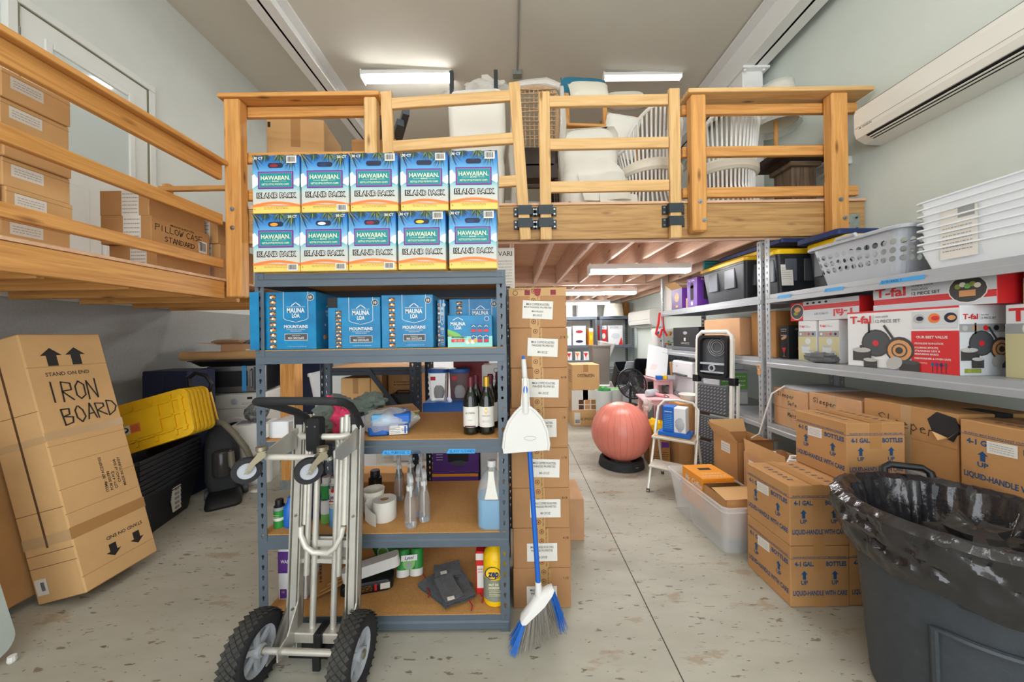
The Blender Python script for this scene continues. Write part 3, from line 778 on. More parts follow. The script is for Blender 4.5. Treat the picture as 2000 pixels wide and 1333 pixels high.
# ------------------------------------------------------------------ chip cartons on the top shelf
CW, CD, CH = .234, .24, .288
def fronds(d, w, h):
    rd = random.Random(11)
    for (x, y, a0, a1, n, L) in ((w / 2 + .01, h / 2 + .02, 185, 265, 46, .13), (w / 2 - .03, h / 2 + .01, 190, 280, 36, .09), (-w / 2 + .0, h / 2 + .01, -80, -5, 34, .085), (.02, h / 2 + .01, 190, 350, 40, .06), (-.05, h / 2 + .01, 200, 340, 30, .05)):
        for k in range(n):
            a = R(a0 + (a1 - a0) * k / n + rd.uniform(-4, 4)); r0 = rd.uniform(.004, .02); l = L * rd.uniform(.6, 1.15); wd = .0026
            p = Vector((x, y)); q = Vector((math.cos(a), math.sin(a))); nn = Vector((-q.y, q.x)) * wd
            tri = [p + q * r0 - nn, p + q * l, p + q * r0 + nn]
            if all(abs(t.x) <= w / 2 and abs(t.y) <= h / 2 for t in tri) or True:
                tri = [(max(-w / 2, min(w / 2, t.x)), max(-h / 2, min(h / 2, t.y))) for t in tri]
                d.poly(tri, rd.choice(('palm', 'palm', 'palm', 'palm_gold', 'blue_dk')), .8 + .02 * (len(d.b.v) % 60))
def chip_front(variant):
    d = Dec(); w, h = CW, CH
    d.poly([(-w / 2, -.02), (-w / 2, .045), (-w / 2 + .012, .05), (-w / 2 + .02, .036), (-w / 2 + .03, .03), (-w / 2 + .034, .0)], 'cloud', .5)
    d.poly([(w / 2 - .006, -.015), (w / 2 - .03, .0), (w / 2 - .02, .022), (w / 2, .03), (w / 2, -.01)], 'cloud', .5)
    fronds(d, w, h)
    P = [(-w / 2 + w * k / 12, -.108 + .016 * math.sin(math.pi * k / 12)) for k in range(13)]
    [d.poly([(a_[0], a_[1] - .006), (c_[0], c_[1] - .006), (c_[0], c_[1] + .006), (a_[0], a_[1] + .006)], 'sand_edge', 1) for a_, c_ in zip(P, P[1:])]
    d.rect(-.088, -.024, .088, .062, 'purple_edge', 2).rect(-.083, -.019, .083, .057, 'magenta', 2.6).rect(-.080, -.016, .080, .054, 'teal_sign', 3.2)
    d.text('HAWAIIAN.', 0, .030, .021, 'cream_txt', 4, w=.145, bold=.012)
    d.rect(-.055, .0125, -.022, .0135, 'cream_txt', 4).rect(.022, .0125, .055, .0135, 'cream_txt', 4)
    d.text('BRAND', 0, .013, .006, 'cream_txt', 4, w=.034, bold=.015).text('KETTLE STYLE POTATO CHIPS', 0, -.002, .0085, 'cream_txt', 4, w=.135, bold=.01)
    d.text('ISLAND PACK', .004, -.056, .024, 'ink', 2, w=.200, bold=.08).text('ISLAND PACK', .004, -.056, .021, 'paper', 3, w=.188, bold=.0)
    d.fine(-.06, -.125, .06, -.112, 2, 'palm_gold', 2)
    d.text('8', -w / 2 + .012, -.124, .007, 'ink', 2)
    if variant == 'A':
        d.text('30 CT', -w / 2 + .032, h / 2 - .016, .012, 'white', 3, w=.046, bold=.03); d.barcode(w / 2 - .062, h / 2 - .042, w / 2 - .012, h / 2 - .006, 3)
    else:
        d.text('30 CT', w / 2 - .032, h / 2 - .016, .012, 'white', 3, w=.046, bold=.03); d.barcode(w / 2 - .060, -h / 2 + .004, w / 2 - .008, -h / 2 + .038, 3)
    return d
def hole():
    d = Dec(); d.poly([(.026 * math.copysign(1, math.cos(t)) + .012 * math.cos(t), .012 * math.sin(t)) for t in [R(x) for x in range(0, 360, 20)]], 'navy', 2.2); return d
protos = {}
def chips(variant, loc, label, rz=0, contents=None):
    if variant not in protos:
        o = one('chip_carton', 'cbox', (-CW / 2, CW / 2, -CD / 2, CD / 2, 0, CH, .003), 'chips_print'); tag(o, label, 'box', 'chip cartons on the top shelf')
        side(o, (CW, CD, CH), 'F', chip_front(variant), 'front_print'); h = hole().build('handle_hole', o, (0, -CD / 2, CH / 2 + .092), 'F')
        protos[variant] = o; o.location = loc; o.rotation_euler = (0, 0, R(rz))
    else:
        o = dup(protos[variant], loc, rz, label)
        for ch in list(o.children):
            if ch.name.startswith('chip_bag'): bpy.data.objects.remove(ch)
    if contents:
        d = Dec(); d.circ(-.008, 0, .02, contents, 2.8, ry=.008); d.build('chip_bag', o, (0, -CD / 2, CH / 2 + .090), 'F')
    return o
ORD = ('leftmost', 'second from left', 'middle', 'second from right', 'rightmost')
yc = 1.678 + CD / 2
for i, (x, v, c) in enumerate(zip((-1.160, -.922, -.683, -.437, -.187), 'BBBAA', ('orange', 'cloud', 'red_dk', 'yellow', 'blue_dk'))):
    chips(v, (x, yc + (.012, .006, .004, .0, -.004)[i], 1.8145), ORD[i] + ' chip carton in the lower row on the top shelf', (-.8, 0, .3, .2, .6)[i], c)
for i, (x, v, c) in enumerate(zip((-1.155, -.912, -.668, -.421, -.178), 'ABAAA', ('red_dk', 'blue_dk', None, None, None))):
    chips(v, (x, yc + (.008, .004, .0, .0, -.008)[i], 1.8145 + CH + .001), ORD[i] + ' chip carton in the upper row on the top shelf', (-.5, .4, 0, .3, .5)[i], c)

# ------------------------------------------------------------------ chocolate display boxes on the second shelf
def nuts(d, x0, x1, y0, y1, n):
    rd = random.Random(5); dy = (y1 - y0) / n
    for k in range(n):
        y = y0 + dy * k; d.rect(x0, y + dy * .1, x1, y + dy * .86, 'ink_brown', 1.5); w = x1 - x0
        for q in range(3): d.circ(x0 + w * (.25 + .27 * q), y + dy * (.38 + .12 * (q % 2)), dy * .24, ('cream_cloth', 'copper', 'card_dk')[(q + k) % 3], 2.2 + q * .2, 8)
def choc_front(w, h, strip=True, top=1.0):
    d = Dec(); sx = w / .29; x0 = -w / 2
    fx = x0 + .075 * sx
    if strip: nuts(d, x0 + .042 * sx, x0 + .076 * sx, -h / 2 + .004, -h / 2 + (h - .01) * top, 10)
    cx = x0 + .183 * sx; W2 = .066 * sx
    d.line([(cx - W2, h / 2), (cx - W2, .012), (cx - W2 * .8, .004), (cx, -.008), (cx + W2 * .8, .004), (cx + W2, .012), (cx + W2, h / 2)], .0022, 'white', 1.5)
    d.line([(cx - .024 * sx, .075), (cx, .092), (cx + .024 * sx, .075)], .004, 'white', 2).line([(cx - .05 * sx, .070), (cx + .05 * sx, .070)], .0016, 'white', 2)
    d.text('MAUNA', cx, .052, .022, 'white', 2, w=.095 * sx, bold=.03).text('LOA', cx, .026, .020, 'white', 2, w=.042 * sx, bold=.03)
    d.text('MOUNTAINS', cx, -.030, .015, 'white', 2, w=.128 * sx, bold=.03)
    d.text('CHOCOLATE COVERED', cx, -.045, .005, 'white', 2, w=.10 * sx).text('MACADAMIAS', cx, -.053, .005, 'white', 2, w=.06 * sx)
    d.rect(cx - .062 * sx, -.100, cx + .062 * sx, -.066, 'white', 1.2).rect(cx - .060 * sx, -.098, cx + .060 * sx, -.068, 'grey_dk', 1.8)
    d.text('PREMIUM', cx, -.076, .0045, 'white', 3, w=.04 * sx).text('MILK CHOCOLATE', cx, -.088, .010, 'white', 3, w=.085 * sx, bold=.02)
    bx = x0 + .262 * sx; d.circ(bx, h / 2 - .028, .019 * sx, 'white', 1.6).circ(bx, h / 2 - .028, .017 * sx, 'grey_dk', 2.2).text('10', bx, h / 2 - .028, .013, 'white', 3, bold=.03)
    d.fine(cx - .045 * sx, -h / 2 + .012, cx + .06 * sx, -h / 2 + .017, 1, 'white', 2)
    return d
def choc_side(dp, h):
    d = Dec(); d.line([(-.03, .075), (-.01, .088), (.01, .075)], .004, 'white', 2).text('MAUNA', -.01, .052, .014, 'white', 2, w=.05, bold=.03).text('LOA', -.01, .034, .013, 'white', 2, bold=.03)
    d.circ(.07, .02, .016, 'grey_dk', 1.5).text('10', .07, .02, .011, 'white', 2.5); d.text('+', -.04, -.02, .02, 'white', 2, bold=.03)
    d.circ(-.05, -.085, .012, 'copper', 2, 10).circ(-.033, -.083, .011, 'card_dk', 2.4, 10).rect(-.02, -.098, .085, -.072, 'grey_dk', 1.5).text('MACADAMIAS', .033, -.086, .009, 'white', 2.5, w=.09); return d
def choc(label, x0, x1, y, h, dp, rz=0, top=1.0, notch=False):
    w = x1 - x0; o = one('chocolate_box', 'cbox', (-w / 2, w / 2, -dp / 2, dp / 2, 0, h, .002), 'teal_box')
    o.location = ((x0 + x1) / 2, y + dp / 2, 1.427); o.rotation_euler = (0, 0, R(rz)); tag(o, label, 'box', 'chocolate boxes on the second shelf')
    side(o, (w, dp, h), 'F', choc_front(w, h, True, top), 'front_print'); side(o, (w, dp, h), 'R', choc_side(dp, h), 'side_print')
    if notch: one('display_gap', 'box', (-w / 2 - .0004, -w / 2 + .05, -dp / 2 - .001, -dp / 2 + .03, h * .80, h + .0004), 'black_soft', o)
    return o
o = choc('largest teal chocolate box at the left end of the second shelf', -1.262, -.99, 1.725, .292, .25)
one('side_flap', 'cbox', (-.178, -.132, -.152, -.148, .002, .290, .001), 'teal_box', o)
choc('teal chocolate box second from left, with an empty slot at top', -.94, -.672, 1.745, .262, .24, top=.78, notch=True)
choc('teal chocolate box in the middle, just right of the slotted one', -.662, -.40, 1.735, .270, .24)
choc('teal chocolate box at the right, half hidden by the small nut box', -.34, -.07, 1.86, .258, .25)
choc('teal chocolate box turned edge on beside the middle one', -.392, -.352, 1.80, .25, .22)
d = Dec(); w, h = .225, .162
d.rect(-w / 2, -h / 2, w / 2, -h / 2 + .055, 'mint', 1).poly([(-w / 2, -.02), (-.02, -.045), (-.06, -.01), (-w / 2, .012)], 'green_lt', 1.6).poly([(-w / 2, -.02), (-.06, -.038), (-w / 2, -.005)], 'palm_gold', 2)
d.line([(-.085, .056), (-.06, .07), (-.035, .056)], .003, 'white', 2).text('MAUNA', -.06, .038, .017, 'white', 2, w=.075, bold=.03).text('LOA', -.06, .018, .016, 'white', 2, w=.034, bold=.03)
d.text('MACADAMIAS', -.055, -.030, .009, 'blue_dk', 2.5, w=.075, bold=.02).rect(-.095, -.055, -.028, -.040, 'red', 2).text('SEA SALT', -.06, -.048, .007, 'white', 3)
for k in range(6):
    x, y = .018 + .032 * (k % 3), .012 - .05 * (k // 3); d.rect(x - .013, y - .02, x + .013, y + .022, 'teal_side', 2).rect(x - .012, y - .016, x + .012, y - .004, 'red', 3).line([(x - .008, y + .010), (x, y + .017), (x + .008, y + .010)], .003, 'white', 3)
for k in range(4): d.circ(-.012 + .013 * k, -.055 + .008 * (k % 2), .011, ('cream_cloth', 'card_lt')[k % 2], 3 + k * .2, 10)
d.circ(.085, .062, .012, 'white', 2).circ(.085, .062, .010, 'teal_side', 2.6)
o = one('nut_box', 'cbox', (-w / 2, w / 2, -.05, .05, 0, h, .002), 'teal_box', loc=(-.212, 1.775, 1.427)); tag(o, 'small teal macadamia nut box with six pouches pictured, at the right of the second shelf', 'box')
side(o, (w, .1, h), 'F', d, 'front_print')

# ------------------------------------------------------------------ third shelf
Z3 = .9708
def bottle_wine(label, x, y, foil='wine_red', variant=0):
    t = thing('wine_bottle', label, 'bottle', (x, y, Z3), 0, 'wine bottles on the third shelf')
    b = MB(); b.lathe([(.030, 0), (.0395, .004), (.040, .02), (.040, .165), (.037, .185), (.026, .21), (.0165, .235), (.0145, .26), (.0145, .295)], 24); b.build('glass', 'wine_glass', t, True)
    b = MB(); b.lathe([(.0152, .238), (.0158, .245), (.0158, .296), (.012, .299)], 16); b.build('foil', foil, t, True)
    b = MB(); n = 14
    P = [(.0406 * math.cos(R(-90 + a)), .0406 * math.sin(R(-90 + a))) for a in [-80 + 160 * k / n for k in range(n + 1)]]
    b.add([(*p, z) for z in (.04, .145) for p in P], [(k, k + 1, k + n + 2, k + n + 1) for k in range(n)]); b.build('label', 'paper', t, True)
    if variant < 2:
        d = Dec()
        if variant == 0: d.text('LA CREMA', 0, .02, .009, 'ink', 1, w=.05).rect(-.028, -.052, .028, -.046, 'wine_red', 1).fine(-.012, -.02, .012, -.014, 1, 'green', 1)
        else: d.poly([(-.013, .032), (0, .022), (.013, .032), (0, .012)], 'gold', 1).circ(0, .04, .006, 'gold', 1.2, 8).text('KENDALL-JACKSON', 0, .004, .005, 'ink', 1, w=.045).fine(-.02, -.03, .02, -.018, 2, 'ink_grey', 1)
        d.build('lettering', t, (0, -.0408, .095), 'F')
    return t
bottle_wine('front left wine bottle with dark red foil and white label', -.222, 1.80, 'wine_red', 0)
bottle_wine('front wine bottle with gold foil and white label', -.139, 1.80, 'gold', 1)
bottle_wine('red foiled wine bottle directly behind the gold foiled one', -.125, 1.905, 'wine_red', 2)
bottle_wine('red foiled wine bottle standing rearmost beside the right post', -.085, 2.0, 'wine_red', 2)
bottle_wine('red foiled wine bottle behind the front left one', -.205, 1.895, 'wine_red', 2)
# wrapped tissue packs
t = thing('tissue_pack', 'blue and white tissue packets in torn clear wrap on the third shelf', 'tissue packs', (-.66, 1.87, Z3), 12)
for k, (x, y, z) in enumerate(((.04, -.05, 0), (.04, .05, 0), (-.06, -.05, 0), (-.06, .05, 0), (.05, -.04, .053), (-.05, -.04, .053), (.02, .05, .053))):
    o = one('packet', 'cbox', (-.05, .05, -.046, .046, 0, .052, .008), 'blue_lt' if k % 2 else 'blue', t, loc=(x, y, z), rot=(0, 0, R((k * 37) % 9 - 4)))
d = Dec().rect(-.045, -.022, .045, .022, 'paper', 1).fine(-.04, -.018, .01, .018, 4, 'ink_blue', 2).text('500', .03, 0, .014, 'ink_blue', 2); d.build('packet_print', t, (.04, -.0975, .026), 'F')
b = MB(); lump(b, (-.02, 0, .058), .15, .115, .066, 4, 22, 12, .16, 3.2, .85); b.build('plastic_wrap', 'wrap', t, True)
# folded cloths behind the hand truck handle
t = thing('cloth_pile', 'crumpled grey green microfibre towels on the third shelf behind the black handle', 'towels', (-.96, 1.93, Z3 + .012))
for k, (x, y, z, a) in enumerate(((-.03, .0, .06, .13), (.06, .02, .07, .12), (.02, -.06, .04, .11), (.12, .08, .12, .09), (-.06, .05, .11, .09))):
    b = MB(); lump(b, (x, y, z), a, a * .75, a * .55, k + 20, 20, 12, .34, 2.6, .95); b.build('towel', 'green_towel', t, True)
b = MB()
def pk(u, v): 
    x = -.07 + .12 * u; 
    return (-.905 + x * .8 + .05 * (1 - v), 1.76 + .02 * math.sin(6 * u + 3 * v) - .015 * (v < .5), Z3 + .03 + .20 * v * (1 - .5 * abs(u - .3)) + .015 * math.sin(9 * u))
lump(b, (-.885, 1.775, Z3 + .075), .055, .035, .075, 3, 20, 14, .3, 2.4, .98)
b.grid(10, 12, lambda u, v: (-.955 + .11 * u + .03 * (1 - v), 1.765 + .018 * math.sin(7 * u + 5 * v), Z3 + .09 + .13 * v * (1 - .75 * u) + .01 * math.sin(8 * u)))
tag(b.build('pink_cloth', 'pink_cloth', None, True), 'crumpled pink cloth lying on the grey green towels', 'cloth')
# books / stack of mats
t = thing('book_stack', 'fanned stack of thin coloured mats behind the towels on the third shelf', 'mats', (-.80, 2.12, Z3), 18)
for k, m in enumerate(('pink_cloth', 'teal_side', 'green_lt', 'palm_gold', 'card_lt')): one('mat', 'cbox', (-.17, .17, -.12, .12, k * .012, k * .012 + .011, .002), m, t, loc=(k * .006, k * .004, 0), rot=(0, 0, R(k * 2)))
o = carton('white_box', 'small white box at the left end of the third shelf', (-1.205, 1.83, Z3), (.10, .16, .085), 0, 'box_white', tape=False)

# ------------------------------------------------------------------ fourth shelf: cleaners
Z4 = .5008
def spray(label, x, y, rz=0, hide=False):
    t = thing('spray_bottle', label, 'spray bottle', (x, y, Z4), rz, 'clear spray bottles on the fourth shelf')
    b = MB(); b.loft([b.rrect(w, d_, z, min(w, d_) * .32) for w, d_, z in ((.05, .085, 0), (.055, .09, .008), (.055, .09, .10), (.05, .08, .13), (.036, .045, .16), (.03, .03, .185))]); b.build('bottle', 'clear_pl', t, True)
    b = MB(); b.lathe([(.016, .18), (.018, .185), (.018, .203), (.013, .205)], 14); b.build('collar', 'white', t, True)
    b = MB(); b.loft([b.rrect(.022, l, z, .009, cy=cy) for l, z, cy in ((.03, .203, 0), (.05, .212, -.004), (.085, .232, -.012), (.10, .246, -.016), (.085, .258, -.01), (.05, .264, 0))]); b.build('spray_head', 'haze_pl', t, True)
    b = MB(); b.tube([(0, -.022, .215), (0, -.035, .20), (0, -.036, .175), (0, -.030, .16)], .006, 6); b.build('trigger', 'haze_pl', t, True)
    b = MB(); b.cyl((0, .01, .01), (0, 0, .19), .003, 6); b.build('dip_tube', 'white', t)
    d = Dec().rect(-.02, -.03, .02, .03, 'frost', 1).circ(0, -.01, .011, 'orange', 2, 8).circ(.004, .012, .009, 'green_lt', 2, 8); d.build('label', t, (.0281, 0, .075), 'R')
    return t
p = spray('front clear spray bottle on the fourth shelf', -.545, 1.785, 25)
dup(p, (-.488, 1.845, Z4), 20, 'clear spray bottle just right of the front one'); dup(p, (-.53, 1.90, Z4), 10, 'clear spray bottle directly behind the front one')
dup(p, (-.70, 2.08, Z4), 15, 'clear spray bottle rear left, behind the paper roll'); dup(p, (-.635, 2.10, Z4), 15, 'clear spray bottle in the rear row, middle'); dup(p, (-.575, 2.13, Z4), 10, 'clear spray bottle in the rear row, right')
t = thing('paper_roll', 'white toilet paper roll with a loose end on the fourth shelf', 'paper roll', (-.705, 1.855, Z4))
b = MB(); b.lathe([(.021, 0), (.060, 0), (.062, .006), (.062, .099), (.060, .105), (.021, .105), (.021, 0)], 28, cap=False); b.build('roll', 'paper', t, True)
b = MB(); b.lathe([(.0205, .002), (.0205, .103)], 20, cap=False); b.build('core', 'card', t, True)
b = MB(); b.grid(12, 6, lambda u, v: (-.062 - .03 * math.sin(u * 3.0) + .055 * max(0, u - .5) * 2, .02 - .11 * u, .004 + (.10 - .055 * max(0, u - .35)) * v + .006 * math.sin(5 * u))); b.build('loose_sheet', 'paper', t, True)
# big jug of blue cleaner
t = thing('cleaner_jug', 'gallon jug half full of blue liquid beside the right post, fourth shelf', 'jug', (-.115, 1.79, Z4))
def jug(b, zs, k=1.0): b.loft([b.rrect(w * k, d_ * k, z, .035) for z, w, d_ in zs])
b = MB(); jug(b, ((.002, .125, .125), (.012, .14, .14), (.15, .14, .14))); b.build('liquid', 'blue_liquid', t, True)
b = MB(); jug(b, ((.0, .135, .135), (.01, .148, .148), (.19, .148, .148), (.235, .12, .12), (.27, .07, .07), (.285, .042, .042), (.31, .042, .042)), 1); b.build('bottle', 'jug_pl', t, True)
b = MB(); b.lathe([(.024, .30), (.024, .325), (.02, .33)], 16); b.build('cap', 'white', t, True)
b = MB(); b.loft([b.rrect(w, .012, z, .005, cy=-.072) for z, w in ((.16, .07), (.22, .045), (.28, .03), (.30, .03))]); b.build('neck_label', 'paper', t, True)
def can(name, label, x, y, z, r, h, bands, cap=None, caph=.03, dec=None, cat='can'):
    """bands: (height fraction, material) from the bottom"""
    t = thing(name, label, cat, (x, y, z)); z0 = 0
    for k, (f, m) in enumerate(bands):
        b = MB(); b.lathe([(r * (1 if k or 1 else .9), z0), (r, z0 + .002), (r, h * f)], 22); b.build('body' if k == 0 else 'band', m, t, True); z0 = h * f
    if cap:
        b = MB(); b.lathe([(r * .95, h), (r * .95, h + .004), (r * .72, h + .008), (r * .72, h + caph - .004), (r * .66, h + caph)], 18); b.build('cap', cap, t, True)
    if dec: dec.build('lettering', t, (0, -r - .0004, h * .5), 'F')
    return t
can('polish_can', 'short green can with black cap at the left post, fourth shelf', -1.232, 1.79, Z4, .027, .105, ((.35, 'green'), (.5, 'paper'), (.85, 'green'), (1, 'grey')), 'black', .035, Dec().fine(-.015, -.005, .015, .02, 3, 'cream_txt', 1))
d = Dec().text('Lysol', 0, .05, .022, 'blue_dk', 1, w=.042, shear=.2, bold=.02).rect(-.018, .025, .018, .031, 'red', 1).text('Disinfectant', 0, .012, .006, 'blue_dk', 1, w=.035).text('Spray', 0, 0, .006, 'blue_dk', 1).circ(0, .082, .010, 'red', .8, 8)
can('disinfectant_can', 'tall blue and white disinfectant spray can behind the hand truck', -.94, 1.80, Z4, .033, .215, ((.45, 'blue_lt'), (.92, 'white'), (1, 'steel')), 'white', .035, d)
can('disinfectant_can', 'green and white spray can just left of the blue one', -1.005, 1.83, Z4, .03, .20, ((.25, 'green_lt'), (.62, 'white'), (1, 'green')), 'white', .04, Dec().text('Lysol', 0, .03, .016, 'blue_dk', 1, shear=.2))
can('wipes_tub', 'white and blue wipes tub right of the spray cans, fourth shelf', -.868, 1.83, Z4, .045, .11, ((.2, 'white'), (.42, 'blue_dk'), (.62, 'white'), (.8, 'blue'), (1, 'white')), 'white', .012, Dec().fine(-.02, -.045, .02, -.035, 1, 'ink', 1))
t = thing('bag_of_supplies', 'dark purple plastic bag of bottles at the left of the fourth shelf', 'bag', (-1.10, 1.88, Z4))
b = MB(); lump(b, (0, 0, .10), .09, .10, .11, 8, 22, 14, .22, 3, .9); b.build('bag', 'blue_dk', t, True)
M('purple_dk', '#3a2b4e', .3); b = MB(); lump(b, (.03, -.03, .17), .06, .07, .09, 12, 20, 12, .25, 3); b.build('bag_top', 'purple_dk', t, True)
b = MB(); b.lathe([(.03, 0), (.034, .01), (.034, .10), (.015, .13), (.015, .15)], 16, (-.075, -.085, 0)); b.build('bottle', 'blue', t, True)
b = MB(); b.lathe([(.02, .15), (.02, .19)], 12, (.04, -.05, .07)); b.build('blue_cap', 'blue', t, True)
o = tag(one('paper_bag', 'lathe', ([(.05, 0), (.058, .03), (.055, .10), (.06, .13), (.048, .125), (.046, .06)], 14, (0, 0, 0), False), 'cream_cloth', None, True, (-.79, 1.92, Z4)), 'crumpled white paper bag beside the toilet roll', 'bag')
can('soap_bottle', 'dark glass pump bottle at the back of the fourth shelf', -.87, 2.14, Z4, .04, .10, ((1, 'wine_glass'),), 'black', .05, cat='bottle')

# ------------------------------------------------------------------ bottom shelf
Z5 = .0888
t = thing('degreaser_jug', 'yellow and grey degreaser jug beside the right post, bottom shelf', 'jug', (-.105, 1.81, Z5))
b = MB(); b.lathe([(.058, 0), (.064, .006), (.064, .03)], 26); b.build('body', 'yellow', t, True)
M('zep_grey', '#8b8f80', .5); b = MB(); b.lathe([(.0645, .03), (.0645, .14)], 26); b.build('label_band', 'zep_grey', t, True)
b = MB(); b.lathe([(.064, .14), (.064, .235), (.055, .262), (.032, .285), (.02, .295), (.02, .31)], 26); b.build('shoulder', 'yellow', t, True)
Dec().circ(-.008, 0, .040, 'blue_dk', 1, ry=.033).circ(-.006, .001, .036, 'yellow', 1.8, ry=.029).text('zep', -.004, 0, .034, 'blue_dk', 2.6, w=.056, bold=.04, shear=.15).build('logo', t, (-.004, -.0655, .178), 'F')
Dec().text('FAST 505', -.006, .03, .011, 'cream_txt', 1, w=.05, bold=.02).text('DEGREASER', -.004, .014, .011, 'cream_txt', 1, w=.056, bold=.02).fine(-.03, -.03, .03, .004, 4, 'cream_txt', 1).build('lettering', t, (0, -.0655, .09), 'F')
o = carton('red_carton', 'slim red and white carton left of the yellow jug, bottom shelf', (-.19, 1.90, Z5), (.045, .12, .23), 0, 'red', tape=False)
side(o, (.045, .12, .23), 'F', Dec().rect(-.016, -.08, .018, .04, 'paper', 1).rect(-.022, .07, .018, .105, 'paper', 1).fine(-.012, .0, .014, .03, 2, 'red', 2))
# towels hanging over the edge
t = thing('folded_towels', 'folded dark grey microfibre towels drooping over the bottom shelf edge', 'towels', (-.36, 1.90, Z5))
from mathutils import noise as _ns
def towel(w, d_, z, rot, off, seed, droop=0):
    b = MB(); c, s_ = math.cos(R(rot)), math.sin(R(rot))
    def f(dz):
        def g(u, v):
            x, y = (u - .5) * w, (v - .5) * d_; X = off[0] + x * c - y * s_; Y = off[1] + x * s_ + y * c
            Z = z + dz + .010 * _ns.noise(Vector((X * 14, Y * 14, seed))) + .004
            if droop and Y < -.19: Z -= (-.19 - Y) * 2.2; Y = -.19 - (-.19 - Y) * .25
            return (X, Y, max(Z, .001 if Y > -.19 else -1))
        return g
    b.grid(14, 14, f(.012)); b.grid(14, 14, f(0)); 
    return b.build('towel', 'grey_towel', t, True)
towel(.24, .20, .0, -40, (-.03, .0), 1); towel(.25, .17, .014, -62, (.02, -.03), 2, 1); towel(.15, .13, .030, 18, (-.03, .07), 3); towel(.20, .10, .034, -60, (.0, -.07), 4, 1)
for x, y, z in ((-.045, .03, .058), (.03, -.16, .058)): one('care_label', 'cbox', (-.018, .018, -.012, .012, 0, .002, .0008), 'paper', t, loc=(x, y, z), rot=(0, 0, R(20)))
for x, y in ((-.17, .06), (.17, -.09), (.12, -.14), (-.12, -.05)): b = MB(); b.tube([(x, y, .03), (x + .02, y - .02, .02), (x + .015, y - .035, .005)], .004, 6); b.build('hanging_loop', 'red_dk', t)
# bin liner carton
o = carton('bin_liner_carton', 'purple and white carton of bin liners behind the left post, bottom shelf', (-1.19, 1.90, Z5), (.15, .16, .285), 0, 'box_white', tape=False)
side(o, (.15, .16, .285), 'F', Dec().rect(-.075, .0, .075, .115, 'purple', 1).text('WASTEBASKET', .005, .062, .017, 'white', 2, w=.13, bold=.02).text('KIRKLAND', .03, .09, .008, 'white', 2, w=.04).rect(-.066, -.135, -.03, -.085, 'purple', 1).text('10', -.048, -.10, .012, 'white', 2).circ(.035, -.06, .032, 'paper', 2, ry=.05).circ(.035, .0, .012, 'paper', 2.2).fine(-.02, -.13, .05, -.115, 2, 'ink_grey', 3))
# brown paper sacks
t = thing('paper_sacks', 'flat brown paper sacks leaning behind the hand truck, bottom shelf', 'paper sacks', (-1.0, 1.93, Z5 + .02), 0)
for k in range(3):
    b = MB(); b.cbox(-.13, .13, -.09, .09, 0, .012, .004); o = b.build('sack', 'card_dk', t, loc=(.02 * k, .02 * k, .035 + .026 * k), rot=(R(10), R(-14), R(24 + 6 * k)))
Dec().fine(-.1, -.02, .1, .02, 1, 'ink_brown', 1).build('lettering', t, (-.07, -.06, .118), (R(10), R(-14), R(120)))
# wipes packs
t = thing('wipes_twin_pack', 'green and white twin pack of wipes tipped on its side, bottom shelf', 'wipes', (-.615, 2.0, Z5), 8)
for s in (-1, 1):
    b = MB(); b.X = Matrix.Translation((s * .038, 0, .075)) @ Matrix.Rotation(R(-18), 4, 'X'); b.lathe([(.028, -.065), (.036, -.06), (.037, .06), (.03, .07)], 18); b.build('tub', 'green', t, True)
    b = MB(); b.X = Matrix.Translation((s * .038, 0, .075)) @ Matrix.Rotation(R(-18), 4, 'X'); b.lathe([(.0372, -.066), (.0375, -.03), (.03, -.028)], 18); b.build('lid', 'white', t, True)
Dec().circ(0, 0, .035, 'green_lt', 1).rect(-.045, .01, .045, .04, 'white', 1.6).text('Lysol', 0, .026, .016, 'blue_dk', 2.4, shear=.2, bold=.02).circ(0, -.012, .016, 'grey', 2).build('sleeve_print', t, (0, -.040, .095), (R(72), 0, 0))
t = thing('wipes_packet', 'black and yellow packet of wipes lying under a white tube, bottom shelf', 'packet', (-.82, 1.90, Z5), 14)
b = MB(); b.loft([b.rrect(.27 * k, .10 * k, z, .02) for k, z in ((.9, 0), (1, .01), (1, .05), (.88, .06))]); b.build('packet', 'black', t, True)
Dec().rect(.04, -.018, .052, .018, 'red', 1).rect(.07, -.016, .12, .016, 'paper', 1).fine(-.10, -.016, .03, .016, 4, 'gold', 1).build('lettering', t, (0, -.0505, .03), 'F')
b = MB(); b.X = Matrix.Translation((-.80, 1.90, Z5 + .118)) @ Matrix.Rotation(R(16), 4, 'Z') @ Matrix.Rotation(R(-9), 4, 'Y'); b.loft([b.rrect(.30, .065, z, .025) for z in (-.03, -.02, .02, .03)])
o = b.build('white_tube', 'white', None, True); tag(o, 'white plastic sleeve with blue print resting on the black packet', 'packet')
t = thing('green_packet', 'crumpled green wipes packet behind the twin pack, bottom shelf', 'packet', (-.80, 2.13, Z5)); b = MB(); lump(b, (0, 0, .08), .12, .06, .10, 31, 20, 12, .2, 3, .8); b.build('packet', 'green', t, True); Dec().circ(0, 0, .035, 'white', 1).circ(0, 0, .028, 'green_lt', 2).build('printing', t, (.0, -.062, .09), 'F')

